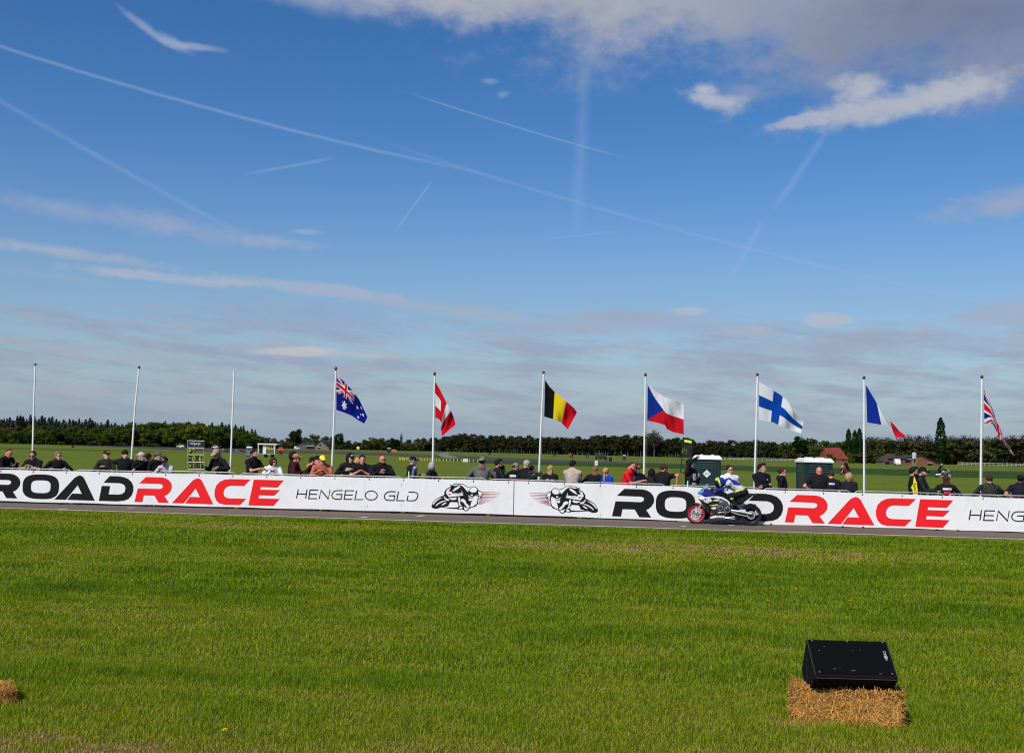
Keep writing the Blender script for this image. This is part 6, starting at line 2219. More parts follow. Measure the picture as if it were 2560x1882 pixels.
M_DIGIT = mat('neon_digit', (0.74, 0.92, 0.06), 0.6, 0.2, 0.05, 5)
M_ALU = mat('aluminium', (0.34, 0.34, 0.31), 0.4, 0.5, 0.1, 8, metal=0.3)
bx, by, bs = 455, 1095, 18.35
U = lambda x, y: (bx + x / bs, by + y / bs)
BT = 0.14
o0 = along(*banner_hit(490, 1183, BT)[:1], BT, 0.98)
t = thing('pit_board', 'upright pit board in grey frame showing P2, -0.6 and +1.1 in yellow', 'pit board', o0)
b = MB()
for a, c in (((250, 100), (275, 1600)), ((1005, 470), (1030, 1620)), ((240, 115), (1030, 135)), ((270, 440), (1000, 455)), ((270, 755), (1010, 765)), ((280, 1095), (1010, 1100)), ((285, 1415), (1015, 1420)), ((285, 1600), (1030, 1610))):
    p, q = banner_hit(*U(*a), BT), banner_hit(*U(*c), BT)
    b.tube([along(p[0], BT, p[1]) - o0, along(q[0], BT, q[1]) - o0], 0.010, 6)
b.build('frame', M_ALU, t)
b = MB(); plane_shape(b, [U(280, 150), U(1035, 165), U(1035, 470), U(980, 430), U(280, 430)], BT, 0.015, 0, o0); pn = b.build('header_panel', M_BLACK, t)
b = MB()
for st in ([(360, 240), (420, 215), (460, 245), (520, 200), (560, 245), (620, 255)], [(640, 240), (700, 265), (760, 235), (840, 250), (845, 300)], [(365, 262), (480, 268), (620, 272), (830, 278)], [(600, 305), (570, 350)], [(620, 300), (700, 290)], [(750, 320), (775, 380)]):
    q = [banner_hit(*U(*p), BT) for p in st]
    b.tube([along(s, BT - 0.004, z) - o0 for s, z in q], 0.011, 4)
b.build('script_print', cloth('lilac_ink', (0.45, 0.42, 0.55)), pn)
SEG = {'P': [[(0, 0), (0, 1), (.7, 1), (.95, .85), (.95, .62), (.7, .48), (0, .48)]], '2': [[(0, .8), (.2, 1), (.7, 1), (.95, .8), (.85, .55), (.05, .02), (1, .02)]], '-': [[(.0, .52), (.95, .52)]],
       '0': [[(.5, 0), (.12, .15), (.05, .5), (.12, .85), (.5, 1), (.88, .85), (.95, .5), (.88, .15), (.5, 0)]], '.': [[(.4, .06), (.6, .06)]], '6': [[(.88, .9), (.5, 1), (.12, .82), (.05, .4), (.15, .08), (.5, 0), (.88, .12), (.92, .36), (.5, .5), (.1, .38)]],
       '+': [[(0, .5), (1, .5)], [(.5, .12), (.5, .88)]], '1': [[(.25, .75), (.6, 1), (.6, 0)]]}
for row, y0, y1 in (((('P', 300, 450), ('2', 465, 605)), 465, 740), ((('-', 300, 440), ('0', 470, 615), ('.', 650, 765), ('6', 780, 915)), 795, 1075), ((('+', 310, 450), ('1', 470, 615), ('.', 650, 765), ('1', 780, 915)), 1125, 1405)):
    for ch, xa, xb in row:
        b = MB(); plane_shape(b, [U(xa, y0), U(xb, y0), U(xb, y1), U(xa, y1)], BT + 0.004, 0.01, 0, o0); tl = b.build('digit_tile', M_BLACK, t)
        b = MB()
        w, h = xb - xa, y1 - y0
        for ln in SEG[ch]:
            q = [banner_hit(*U(xa + w * (0.2 + 0.6 * x), y1 - h * (0.10 + 0.80 * z)), BT) for x, z in ln]
            b.tube([along(s, BT - 0.002, z) - o0 for s, z in q], 0.024, 6, flat=0.4)
        b.build('digit', M_DIGIT, tl)

bx2, by2, bs2 = 1540, 1080, 10.21
U2 = lambda x, y: (bx2 + x / bs2, by2 + y / bs2)
BT = 0.50
s_, z_ = banner_hit(1705, 1180, BT)
o0 = along(s_, BT, z_)
t = thing('pit_board', 'tall tilted black pit board showing yellow P1, held up before the left toilet', 'pit board', o0)
b = MB()
for a, c in (((1715, 140), (1650, 1025)), ((1985, 200), (1905, 860)), ((1715, 140), (1985, 200)), ((1670, 690), (1910, 760)), ((1655, 860), (1740, 880)), ((1650, 1025), (1745, 1045)), ((1950, 190), (1890, 700))):
    p, q = banner_hit(*U2(*a), BT), banner_hit(*U2(*c), BT)
    b.tube([along(p[0], BT, p[1]) - o0, along(q[0], BT, q[1]) - o0], 0.014, 6)
b.build('frame', M_BLACK, t)
b = MB(); plane_shape(b, [U2(1718, 150), U2(1950, 195), U2(1895, 660), U2(1680, 640)], BT + 0.005, 0.015, 0, o0); pn = b.build('panel', M_BLACK, t)
for y0 in (300, 420):
    p, q = banner_hit(*U2(1700, y0), BT), banner_hit(*U2(1930, y0 + 30), BT)
    b = MB(); b.tube([along(p[0], BT, p[1]) - o0, along(q[0], BT, q[1]) - o0], 0.006, 5); b.build('rail', M_RUBBER, t)
b = MB(); plane_shape(b, [U2(1748, 192), U2(1928, 222), U2(1924, 282), U2(1744, 248)], BT - 0.002, 0.006, 0, o0); b.build('yellow_plate', M_DIGIT, t)
for ch, xa, xb, y0, y1 in (('P', 1700, 1765, 415, 550), ('1', 1765, 1830, 430, 565)):
    b = MB()
    for ln in SEG[ch]:
        q = [banner_hit(*U2(xa + (xb - xa) * (0.15 + 0.65 * x) - 12 * (1 - z), y1 - (y1 - y0) * z), BT) for x, z in ln]
        b.tube([along(s, BT - 0.004, z) - o0 for s, z in q], 0.014, 6, flat=0.4)
    b.build('digit', mat('dim_digit', (0.42, 0.46, 0.06), 0.6), t)


def board_thing(name, label, cat, pts, t_, m, th=0.02):
    s, z = banner_hit(*pts[0], t_)
    o0 = along(s, t_, z)
    b = MB(); plane_shape(b, pts, t_, th, 0, o0)
    o = b.build(name, m, None, loc=o0)
    tag(o, label, cat)
    return o


t = thing('carrying_board', 'black empty pit board held low by the grey haired man in black', 'pit board', along(*banner_hit(1335, 1195, 0.2)[:1], 0.2, 1.0))
o0 = t.location.copy()
b = MB(); plane_shape(b, [(1319, 1183), (1353, 1180), (1352, 1190), (1334, 1194), (1315, 1200)], 0.2, 0.02, 0, o0); b.build('panel', M_BLACK, t)
b = MB()
q = [banner_hit(x, y, 0.2) for x, y in ((1320, 1181), (1330, 1179), (1352, 1178), (1355, 1181), (1353, 1192), (1349, 1203))]
b.tube([along(s, 0.2, z) - o0 for s, z in q], 0.012, 6); b.build('frame', M_BLACK, t)
b = MB()
q = [banner_hit(x, y, 0.19) for x, y in ((1330, 1187), (1337, 1185.5))]
b.tube([along(s, 0.19, z) - o0 for s, z in q], 0.012, 4)
b.build('print', cloth('grey_ink', (0.30, 0.32, 0.35)), t)
for lab, x0, y0, x1, y1, tt in (('short white stake at the barrier below the racing shirt', 1719.5, 1202, 1718.5, 1222, 0.045), ('short white post at the barrier beside the man in black vest', 1022, 1178, 1022.5, 1200, 0.045)):
    q = [banner_hit(x0, y0, tt), banner_hit(x1, y1, tt)]
    base = along(q[1][0], tt, 0)
    b = MB(); b.tube([(0, 0, 0), along(q[1][0], tt, q[1][1]) - base, along(q[0][0], tt, q[0][1]) - base], 0.017, 8)
    tag(b.build('white_stake', M_POLE, None, smooth=40, loc=base), lab, 'stake')
bib = board_thing('yellow_bib', 'bright yellow printed bib hanging beside the bearded man in black', 'bib',
                  [(2285.5, 1190), (2288.5, 1198), (2292, 1206), (2294.5, 1228), (2294.5, 1240), (2283, 1240), (2281.5, 1224), (2277.5, 1219), (2283, 1210)], 0.26, cloth('neon_bib', (0.80, 0.70, 0.03)), 0.03)
b = MB()
for st in ([(2284, 1208), (2289, 1209.5)], [(2283, 1213), (2288, 1214)], [(2284, 1218), (2289, 1219.5)], [(2285, 1225), (2289, 1223)]):
    q = [banner_hit(x, y, 0.25) for x, y in st]
    b.tube([along(s, 0.25, z) - bib.location for s, z in q], 0.010, 4)
b.build('bib_print', M_BLACK, bib)
# bicycle leaning behind the barrier, only its handlebar clears the banner
s_, z_ = banner_hit(2503, 1226, 0.28)
t = thing('bicycle', 'black bicycle behind the banner, handlebar showing between the last two men', 'bicycle', along(s_ - 0.1, 0.28, 0), BYAW)
for x in (0.0, 1.05):
    b = MB(); b.lathe([(0.33, -0.018), (0.345, 0), (0.33, 0.018), (0.31, 0.0)], (x, 0, 0.345), 'Y', 24, close=True); w = b.build('wheel', M_RUBBER, t, smooth=60)
b = MB()
for a, c in (((0.16, 0, 0.85), (0.45, 0, 0.32)), ((0.16, 0, 0.85), (0.72, 0, 0.85)), ((0.45, 0, 0.32), (0.75, 0, 0.95)), ((0.45, 0, 0.32), (1.05, 0, 0.345)), ((0.72, 0, 0.82), (1.05, 0, 0.345)), ((0.10, 0, 1.0), (0.0, 0, 0.345))):
    b.tube([a, c], 0.017, 6)
b.build('frame', M_BLACK, t)
zb = z_
b = MB(); b.tube([(0.10, 0, 1.0), (0.09, 0, zb - 0.03)], 0.014, 6); b.tube([(0.22, -0.20, zb + 0.03), (0.12, -0.10, zb), (0.08, 0, zb - 0.02), (0.12, 0.12, zb), (0.22, 0.25, zb + 0.02)], 0.013, 6); b.tube([(0.06, -0.05, zb), (0.05, -0.05, zb + 0.07)], 0.010, 5); b.build('handlebar', M_RUBBER, t)
b = MB(); b.ell((0.78, 0, 0.97), (0.13, 0.07, 0.03)); b.build('saddle', M_BLACK, t, smooth='full')

# ------------------------------------------------------------------ racing motorcycles
def paint(name, col, rough=0.25):
    return mat(name, col, rough, 0.5, 0.0)


def mz(x, y):
    """Side-view drawing units (front hub at 540, 1090) to metres behind the front hub and above the road."""
    return ((x - 540) / 836.0, (1320 + 0.026 * (x - 540) - y) / 836.0)


def mpoly(*pts):
    return [mz(x, y) for x, y in pts]


def motorcycle(loc, rotz, label, pal, group=None):
    root = thing('racing_motorcycle', label, 'motorcycle', loc, rotz, group)
    white, blue, light, accent, rimc, dark = (paint(n, c) for n, c in pal)
    silver = mat('bike_alloy', (0.55, 0.56, 0.58), 0.35, 0.5, 0.05, 10, metal=0.5)
    gold = mat('fork_gold', (0.55, 0.38, 0.10), 0.35, 0.5, 0.05, 10, metal=0.4)
    black = mat('bike_black', (0.010, 0.010, 0.012), 0.35, 0.5, 0.1, 10)
    engine = mat('engine_metal', (0.045, 0.045, 0.05), 0.45, 0.5, 0.3, 25, metal=0.4)
    screen = mat('tinted_screen', (0.36, 0.38, 0.42), 0.15, 0.6, 0.0)
    for front in (True, False):
        cx, cz = mz(540, 1090) if front else mz(1775, 1112)
        R, W, ri = (cz, 0.058, 0.222) if front else (cz, 0.090, 0.205)
        w = thing('wheel', None, None, (cx, 0, cz))
        w.parent = root
        w.name = 'wheel'
        b = MB()
        b.lathe([(ri, -W * 0.8), (R * 0.93, -W), (R * 0.98, -W * 0.62), (R, 0), (R * 0.98, W * 0.62), (R * 0.93, W), (ri, W * 0.8)], (0, 0, 0), 'Y', 36, close=True)
        b.build('tyre', M_RUBBER, w, smooth=50)
        b = MB()
        r2 = ri * (0.80 if front else 0.86)
        b.lathe([(ri * 1.02, -W * 0.86), (ri * 1.02, W * 0.86), (r2, W * 0.6), (r2, -W * 0.6)], (0, 0, 0), 'Y', 36, close=True)
        for k in range(7):
            a = 2 * PI * k / 7 + 0.3
            b.tube([(0.03 * math.cos(a), 0, 0.03 * math.sin(a)), (r2 * math.cos(a + 0.12), 0, r2 * math.sin(a + 0.12))], [0.016, 0.011], 6)
        b.lathe([(0.04, -0.07), (0.04, 0.07), (0.015, 0.07), (0.015, -0.07)], (0, 0, 0), 'Y', 16, close=True)
        b.build('rim', rimc if front else black, w, smooth=40)
        for y in ((-0.062, 0.062) if front else (-0.085,)):
            rd, r3 = (0.152, 0.105) if front else (0.112, 0.085)
            b = MB(); b.lathe([(rd, y - 0.003), (rd, y + 0.003), (r3, y + 0.003), (r3, y - 0.003)], (0, 0, 0), 'Y', 30, close=True)
            for k in range(9):
                a = 2 * PI * k / 9
                b.tube([(0.04 * math.cos(a), y, 0.04 * math.sin(a)), (r3 * math.cos(a), y, r3 * math.sin(a))], 0.006, 5)
            b.build('brake_disc' if front else 'sprocket', silver, w, smooth=40)
    hx, hz = mz(540, 1090)
    up = mz(735, 760)
    lo = mz(640, 900)
    for sy in (-0.095, 0.095):
        f = MB(); f.tube([(hx, sy, hz), (lo[0], sy, lo[1])], 0.026, 10); f.build('fork_leg', silver, root, smooth=40)
        f = MB(); f.tube([(lo[0], sy, lo[1]), (up[0], sy, up[1]), (mz(790, 620)[0], sy, mz(790, 620)[1])], 0.022, 10); f.build('fork_tube', gold, root, smooth=40)
        f = MB(); f.prism(mpoly((565, 1000), (640, 1010), (680, 1085), (620, 1075), (560, 1050)), sy - 0.02, sy + 0.02); f.build('brake_caliper', silver, root)
    b = MB()
    arcp = [(hx + (hz + 0.022) * math.cos(math.radians(a)), hz + (hz + 0.022) * math.sin(math.radians(a))) for a in range(20, 135, 8)]
    arci = [(hx + (hz + 0.006) * math.cos(math.radians(a)), hz + (hz + 0.006) * math.sin(math.radians(a))) for a in range(132, 18, -8)]
    b.prism(arcp + arci, -0.062, 0.062); b.build('front_mudguard', black, root, smooth=40)
    # bodywork, near and far side alike
    b = MB(); b.puff(mpoly((465, 714), (540, 640), (600, 612), (650, 640), (590, 690), (500, 718)), 0.13, 0.35); b.build('nose', white, root, smooth=50)
    b = MB(); b.puff(mpoly((560, 618), (640, 545), (735, 515), (715, 600), (650, 645), (600, 622)), 0.165, 0.5); b.build('nose_panel', light, root, smooth=50)
    b = MB(); b.puff(mpoly((640, 548), (700, 470), (775, 408), (838, 466), (780, 520), (732, 520)), 0.150, 0.5, 0.7); b.build('windscreen', screen, root, smooth=50)
    b = MB(); b.puff(mpoly((640, 645), (715, 560), (760, 515), (880, 540), (1000, 625), (1000, 672), (860, 685), (740, 700), (680, 672)), 0.185, 0.6); b.build('upper_fairing', blue, root, smooth=50)
    b = MB(); b.puff(mpoly((570, 738), (592, 692), (680, 672), (742, 706), (862, 690), (1010, 682), (1080, 730), (1070, 810), (932, 800), (800, 864), (755, 850)), 0.215, 0.72); sf = b.build('side_fairing', white, root, smooth=50)
    for y0, y1 in ((-0.222, -0.216), (0.216, 0.222)):
        b = MB(); b.prism(mpoly((850, 722), (925, 714), (1050, 742), (945, 762), (925, 792), (890, 770)), y0, y1); b.build('air_scoop', black, sf)
        b = MB(); b.prism(mpoly((578, 704), (640, 676), (684, 682), (650, 700), (600, 716)), y0 + 0.02 * (1 if y0 < 0 else -1), y1 + (0.02 if y0 < 0 else -0.02)); b.build('accent', accent, sf)
        b = MB()
        for ln in ([(676, 730), (680, 772), (712, 780), (722, 735)], [(760, 738), (740, 740), (738, 758), (758, 760), (756, 782), (736, 782)], [(785, 732), (792, 778)]):
            b.tube([(mz(*p)[0], y0, mz(*p)[1]) for p in ln], 0.009, 4)
        b.build('logo', paint('logo_blue', (0.02, 0.16, 0.48)), sf)
        b = MB()
        for ln in ([(745, 812), (752, 832), (780, 830), (788, 800)], [(805, 824), (815, 796), (830, 812), (850, 780), (858, 812)]):
            b.tube([(mz(*p)[0], y0, mz(*p)[1]) for p in ln], 0.006, 4)
        b.build('logo', paint('logo_grey', (0.45, 0.44, 0.45)), sf)
    b = MB(); b.puff(mpoly((760, 862), (930, 815), (1070, 800), (1080, 920), (1010, 960), (900, 950), (850, 1000), (820, 930)), 0.195, 0.75); b.build('lower_fairing', dark, root, smooth=50)
    for y0, y1 in ((-0.205, -0.197), (0.197, 0.205)):
        b = MB(); b.prism(mpoly((840, 898), (935, 880), (1045, 864), (1030, 894), (930, 904)), y0, y1); b.build('yellow_flash', accent, root)
        b = MB(); b.prism(mpoly((870, 960), (915, 935), (1000, 930), (985, 975), (935, 985)), y0 + 0.01, y1); b.build('white_flash', white, root)
    b = MB(); b.puff(mpoly((850, 960), (1000, 850), (1080, 770), (1200, 780), (1320, 880), (1330, 1000), (1290, 1090), (1160, 1150), (960, 1130), (870, 1060)), 0.17, 0.8); eng = b.build('engine', engine, root, smooth=40)
    for (x, y, r) in ((1085, 950, 58), (1245, 985, 66), (1250, 880, 34)):
        X, Z = mz(x, y)
        b = MB(); b.lathe([(0, -0.205), (r / 836 * 0.7, -0.205), (r / 836, -0.19), (r / 836, -0.15)], (X, 0, Z), 'Y', 20); cv = b.build('engine_cover', engine, eng, smooth=40)
        b = MB(); b.lathe([(r / 836 * 1.02, -0.198), (r / 836 * 1.02, -0.188), (r / 836 * 0.88, -0.188), (r / 836 * 0.88, -0.198)], (X, 0, Z), 'Y', 20, close=True); b.build('cover_ring', silver, eng)
    b = MB(); b.puff(mpoly((808, 1242), (850, 1130), (930, 1105), (1190, 1105), (1430, 1165), (1560, 1240), (1560, 1266), (1200, 1262)), 0.145, 0.75); bp = b.build('belly_pan', black, root, smooth=50)
    for y0, y1 in ((-0.152, -0.146), (0.146, 0.152)):
        b = MB(); b.prism(mpoly((865, 1150), (1030, 1122), (1030, 1165), (870, 1196)), y0, y1); b.prism(mpoly((1045, 1126), (1170, 1106), (1182, 1150), (1052, 1166)), y0, y1); b.build('sticker', white, bp)
        b = MB(); b.prism(mpoly((853, 1112), (880, 1050), (952, 1034), (936, 1086)), y0, y1); b.build('red_panel', paint('panel_red', (0.42, 0.05, 0.09)), bp)
    b = MB()
    for ln in ([(1150, 1165), (1180, 1200), (1215, 1180), (1420, 1200), (1415, 1152), (1150, 1165)], [(1040, 1062), (1150, 1040), (1210, 1080)]):
        b.tube([(mz(*p)[0], -0.165, mz(*p)[1]) for p in ln], 0.010, 6)
    b.build('exhaust_pipe', silver, root, smooth=40)
    b = MB(); b.puff(mpoly((880, 640), (900, 590), (1010, 548), (1120, 556), (1240, 636), (1255, 695), (1080, 702), (950, 684)), 0.15, 0.5); tk = b.build('tank', blue if pal[1][0] != 'bike_navy' else paint('tank_dark', (0.010, 0.010, 0.028)), root, smooth=50)
    b = MB(); b.prism(mpoly((878, 606), (918, 562), (1018, 552), (962, 606)), -0.158, -0.150); b.build('decal', paint('decal_pink', (0.62, 0.42, 0.46)), tk)
    for sy in (-0.16, 0.16):
        b = MB(); b.tube([(mz(960, 690)[0], sy * 0.8, mz(960, 690)[1]), (mz(1120, 730)[0], sy, mz(1120, 730)[1]), (mz(1260, 800)[0], sy, mz(1260, 800)[1]), (mz(1315, 900)[0], sy, mz(1315, 900)[1])], [0.022, 0.03, 0.03, 0.024], 8); b.build('frame_spar', white if sy < 0 else silver, root, smooth=40)
    b = MB(); b.puff(mpoly((1240, 668), (1420, 668), (1590, 640), (1720, 620), (1916, 634), (1888, 662), (1745, 692), (1630, 790), (1540, 878), (1420, 862), (1300, 782)), 0.11, 0.4, 0.75); b.build('tail', black, root, smooth=50)
    for sy in (-0.105, 0.105):
        b = MB(); b.tube([(mz(1300, 1000)[0], sy, mz(1300, 1000)[1]), (mz(1560, 1040)[0], sy * 1.05, mz(1560, 1040)[1]), (mz(1800, 1085)[0], sy * 1.1, mz(1800, 1085)[1])], [0.030, 0.034, 0.028], 8)
        b.tube([(mz(1320, 1035)[0], sy, mz(1320, 1035)[1]), (mz(1480, 1095)[0], sy, mz(1480, 1095)[1]), (mz(1690, 1140)[0], sy * 1.1, mz(1690, 1140)[1])], [0.016, 0.016, 0.012], 6)
        sw = b.build('swingarm', silver, root, smooth=40)
        b = MB(); b.prism(mpoly((1518, 985), (1650, 985), (1655, 1035), (1522, 1030)), sy * 1.38 - 0.003, sy * 1.38 + 0.003); b.build('sticker', white, sw)
        X, Z = mz(1905, 1085)
        b = MB(); b.box((X, sy * 1.15, Z), (0.075, 0.02, 0.055)); b.build('axle_block', silver, sw)
    b = MB(); b.puff(mpoly((1300, 720), (1600, 660), (1800, 688), (1690, 772), (1560, 868), (1420, 905), (1320, 900)), 0.085, 0.6); b.build('rear_subframe', black, root, smooth=50)
    b = MB(); b.puff(mpoly((1290, 900), (1480, 930), (1560, 1030), (1540, 1215), (1300, 1200)), 0.075, 0.6); b.build('shock_cover', black, root, smooth=50)
    b = MB(); b.puff(mpoly((600, 760), (760, 858), (850, 950), (865, 1120), (800, 1080), (760, 960), (680, 870)), 0.15, 0.8); b.build('radiator', black, root, smooth=50)
    b = MB(); b.prism(mpoly((1560, 900), (1640, 880), (1760, 850), (1880, 880), (1760, 868), (1650, 905), (1570, 940)), -0.09, 0.09); b.build('rear_mudguard', black, root)
    for sy in (-1, 1):
        X, Z = mz(850, 500)
        b = MB(); b.tube([(X + 0.03, sy * 0.10, Z - 0.02), (X + 0.06, sy * 0.30, Z - 0.02)], 0.016, 8); b.tube([(X - 0.02, sy * 0.12, Z), (X - 0.01, sy * 0.31, Z - 0.01)], 0.006, 5); b.build('handlebar', black, root)
        X, Z = mz(1345, 870)
        b = MB(); b.tube([(X, sy * 0.12, Z), (X, sy * 0.27, Z)], 0.012, 6); b.tube([(X - 0.02, sy * 0.14, Z + 0.05), (X + 0.1, sy * 0.14, Z + 0.06), (X, sy * 0.14, Z - 0.03)], 0.010, 6); b.build('footpeg', silver, root)
    return root


def inside(poly, x, z):
    c = np.zeros(len(x), dtype=bool)
    n = len(poly)
    for i in range(n):
        (x1, z1), (x2, z2) = poly[i], poly[(i + 1) % n]
        m = ((z1 > z) != (z2 > z)) & (x < (x2 - x1) * (z - z1) / ((z2 - z1) or 1e-9) + x1)
        c ^= m
    return c


def rider(root, label, suit, panel, accent, helmet, tuck=True, coarse=1.0):
    th = root.rotation_euler.z
    Q = lambda sx_, x, y: V3(sx_, *mz(x, y))
    if tuck:
        P = V3(0, *mz(1600, 585))
        N_ = V3(0, *mz(1235, 352))
        Hc = V3(0, *mz(1062, 392))
        el, wr = (1222, 520), (985, 540)
    else:
        P = V3(0, *mz(1500, 560))
        N_ = V3(0, *mz(1300, 215))
        Hc = V3(0, *mz(1215, 110))
        el, wr = (1230, 430), (960, 520)
    spine = (N_ - P) / 0.53
    HR = R3(0, 8 if tuck else 0)
    J = {'P': P, 'spine': spine, 'fwd': V3(0, -spine.z, spine.y).normalized() if V3(0, -spine.z, spine.y).z < 0 or not tuck else V3(0, spine.z, -spine.y).normalized(),
         'nd': (Hc - N_ - HR @ V3(0, -0.018, 0.095)) / 0.10, 'HR': HR, 'toe': V3(0, -0.13, -0.03)}
    for side in (0, 1):
        sg = 1 if side == 0 else -1
        J['elbow%d' % side], J['wrist%d' % side] = Q(sg * 0.27, *el), Q(sg * 0.25, *wr)
        J['hip%d' % side] = P + V3(sg * 0.10, 0, -0.02)
        J['knee%d' % side] = Q(sg * 0.215, 1262, 690)
        J['ankle%d' % side] = Q(sg * 0.20, 1432, 852)
    white_area = mpoly((1180, 430), (1260, 300), (1330, 330), (1370, 420), (1480, 440), (1660, 430), (1700, 500), (1600, 540), (1400, 580), (1250, 590), (1300, 520), (1290, 430))
    yellow = mpoly((1280, 585), (1400, 570), (1620, 512), (1630, 532), (1400, 596), (1280, 602))
    rear = mpoly((1560, 545), (1690, 470), (1800, 560), (1700, 720), (1300, 720), (1300, 610))
    yellow2 = mpoly((1310, 722), (1385, 714), (1392, 745), (1316, 754))
    cuff = mpoly((1175, 510), (1235, 505), (1235, 545), (1180, 548))

    def retag(fc, mi, names):
        x, z = fc[:, 1], fc[:, 2]
        mi[(mi == 0) & inside(rear, x, z)] = 2
        mi[(mi == 0) & inside(white_area, x, z)] = 5
        m = (mi == 0) | (mi == 2) | (mi == 5)
        mi[m & (inside(yellow, x, z) | inside(yellow2, x, z) | inside(cuff, x, z))] = 8
        mi[mi == 1] = 3
    i = person(0, 0, 0, 0, 0, (0, 0), 'down', suit, hair=None, retag=retag if tuck else (lambda fc, mi, names: mi.__setitem__(mi == 1, 3)), vest=None, label=label, loc=(root.location.copy(), th - PI / 2, 1.0), joints=J, gloves=M_BLACK, coarse=coarse, slots={5: panel, 8: accent})
    o = i['o']
    M4 = i['M4']
    hb = M4 @ Matrix.Translation((0, 0.0, 0.005))

    def fn(X, Y, Z):
        return np.maximum(E_(X, Y, Z, (0, 0.005, 0.015), (0.128, 0.158, 0.148)), -(Z + 0.125 + 0.2 * Y))
    hm = head_piece(o, hb, 'helmet', fn, helmet[0], 0.014 * coarse, 0.21, -0.16, 0.20)
    hm.data.materials.append(helmet[1])
    hm.data.materials.append(helmet[2])
    inv = hb.inverted()
    for p in hm.data.polygons:
        c = inv @ Vector(p.center)
        if c.y > 0.02:
            p.material_index = 2
        if abs(c.y - 0.005 + c.z * 0.2) < 0.022 or (c.z > 0.08 and -0.10 < c.y < -0.05):
            p.material_index = 1
    def fv(X, Y, Z):
        return np.maximum(np.maximum(E_(X, Y, Z, (0, 0.0, 0.015), (0.132, 0.164, 0.15)), np.abs(Z - 0.01) - 0.045), Y + 0.045)
    head_piece(o, hb, 'visor', fv, M_LENS, 0.014 * coarse, 0.21, -0.10, 0.12)
    return o


PAL_MAIN = (('bike_white', (0.72, 0.72, 0.74)), ('bike_navy', (0.018, 0.024, 0.20)), ('bike_skyblue', (0.05, 0.33, 0.72)), ('bike_neon', (0.66, 0.78, 0.04)), ('rim_red', (0.55, 0.012, 0.035)), ('bike_dark', (0.016, 0.018, 0.014)))
Pf, Pr = on_ground(1740.1, 1308.6), on_ground(1877.2, 1313.2)
th = math.atan2(Pr.y - Pf.y, Pr.x - Pf.x)
bike = motorcycle(Vector((Pf.x, Pf.y, 0.0)), th, 'white, blue and neon racing motorcycle with red front rim speeding past the banner', PAL_MAIN)
k = (Pr - Pf).length / mz(1775, 1112)[0]
bike.scale = (k, k, k)
HEL = (paint('helmet_black', (0.012, 0.020, 0.012)), paint('helmet_neon', (0.55, 0.72, 0.06)), paint('helmet_blue', (0.012, 0.03, 0.22)))
LEA_W, LEA_N = cloth('leather_white', (0.56, 0.55, 0.56)), cloth('leather_neon', (0.60, 0.70, 0.05))
r_ = rider(bike, 'rider in blue and white leathers and neon striped helmet crouched on the white motorcycle', ('rider_blue', (0.012, 0.03, 0.26)), LEA_W, LEA_N, HEL)
r_.scale = (k, k, k)
PAL_RED = (('bike_red', (0.68, 0.02, 0.02)), ('bike_red', (0.68, 0.02, 0.02)), ('bike_red2', (0.50, 0.02, 0.02)), ('bike_pale', (0.6, 0.4, 0.38)), ('rim_black', (0.02, 0.02, 0.02)), ('bike_dark', (0.016, 0.018, 0.014)))
g = on_ground(2103, 1186, FIELD_Z)
bike2 = motorcycle(g, 0.6, 'red racing motorcycle coming across the field right of the portable toilet', PAL_RED)
rider(bike2, 'rider in black and red leathers sitting upright on the far red motorcycle', ('rider_black', (0.014, 0.013, 0.014)), LEA_W, LEA_N, (paint('helmet_dark', (0.02, 0.018, 0.02)), paint('helmet_grey', (0.3, 0.3, 0.3)), paint('helmet_wine', (0.06, 0.012, 0.014))), tuck=False, coarse=1.5)
PAL_BLK = (('bike_grey', (0.28, 0.28, 0.28)), ('bike_blackblue', (0.012, 0.012, 0.014)), ('bike_silver', (0.42, 0.42, 0.42)), ('bike_pale2', (0.5, 0.5, 0.5)), ('rim_grey', (0.10, 0.10, 0.10)), ('bike_dark', (0.016, 0.018, 0.014)))
g = on_ground(2374, 1194, FIELD_Z)
bike3 = motorcycle(g, PI - 0.35, 'black and grey racing motorcycle in the field above the long haired person', PAL_BLK)
rider(bike3, 'rider in black and white leathers upright on the far black motorcycle', ('rider_black', (0.014, 0.013, 0.014)), LEA_W, LEA_N, (paint('helmet_dark', (0.02, 0.018, 0.02)), paint('helmet_grey', (0.3, 0.3, 0.3)), paint('helmet_grey', (0.3, 0.3, 0.3))), tuck=False, coarse=1.5)
for px, py, yw, lab in ((556, 1132, 0.6, 'dark parked motorcycle in the field behind the blonde board holder'), (589, 1135.5, 0.1, 'dark parked motorcycle just right of the pole without a knob')):
    c = copy_tree(bike3)
    c.location, c.rotation_euler = on_ground(px, py, FIELD_Z), (0, 0, yw)
    c['label'] = lab
    c['group'] = 'parked motorcycles near the cabin'
# ------------------------------------------------------------------ straw bales, loudspeaker, flowers
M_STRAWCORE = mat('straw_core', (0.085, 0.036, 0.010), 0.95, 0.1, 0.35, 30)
M_STRAW = crown_material('straw_stalks', [(0.62, 0.325, 0.088), (0.62, 0.325, 0.088)], 0.15)


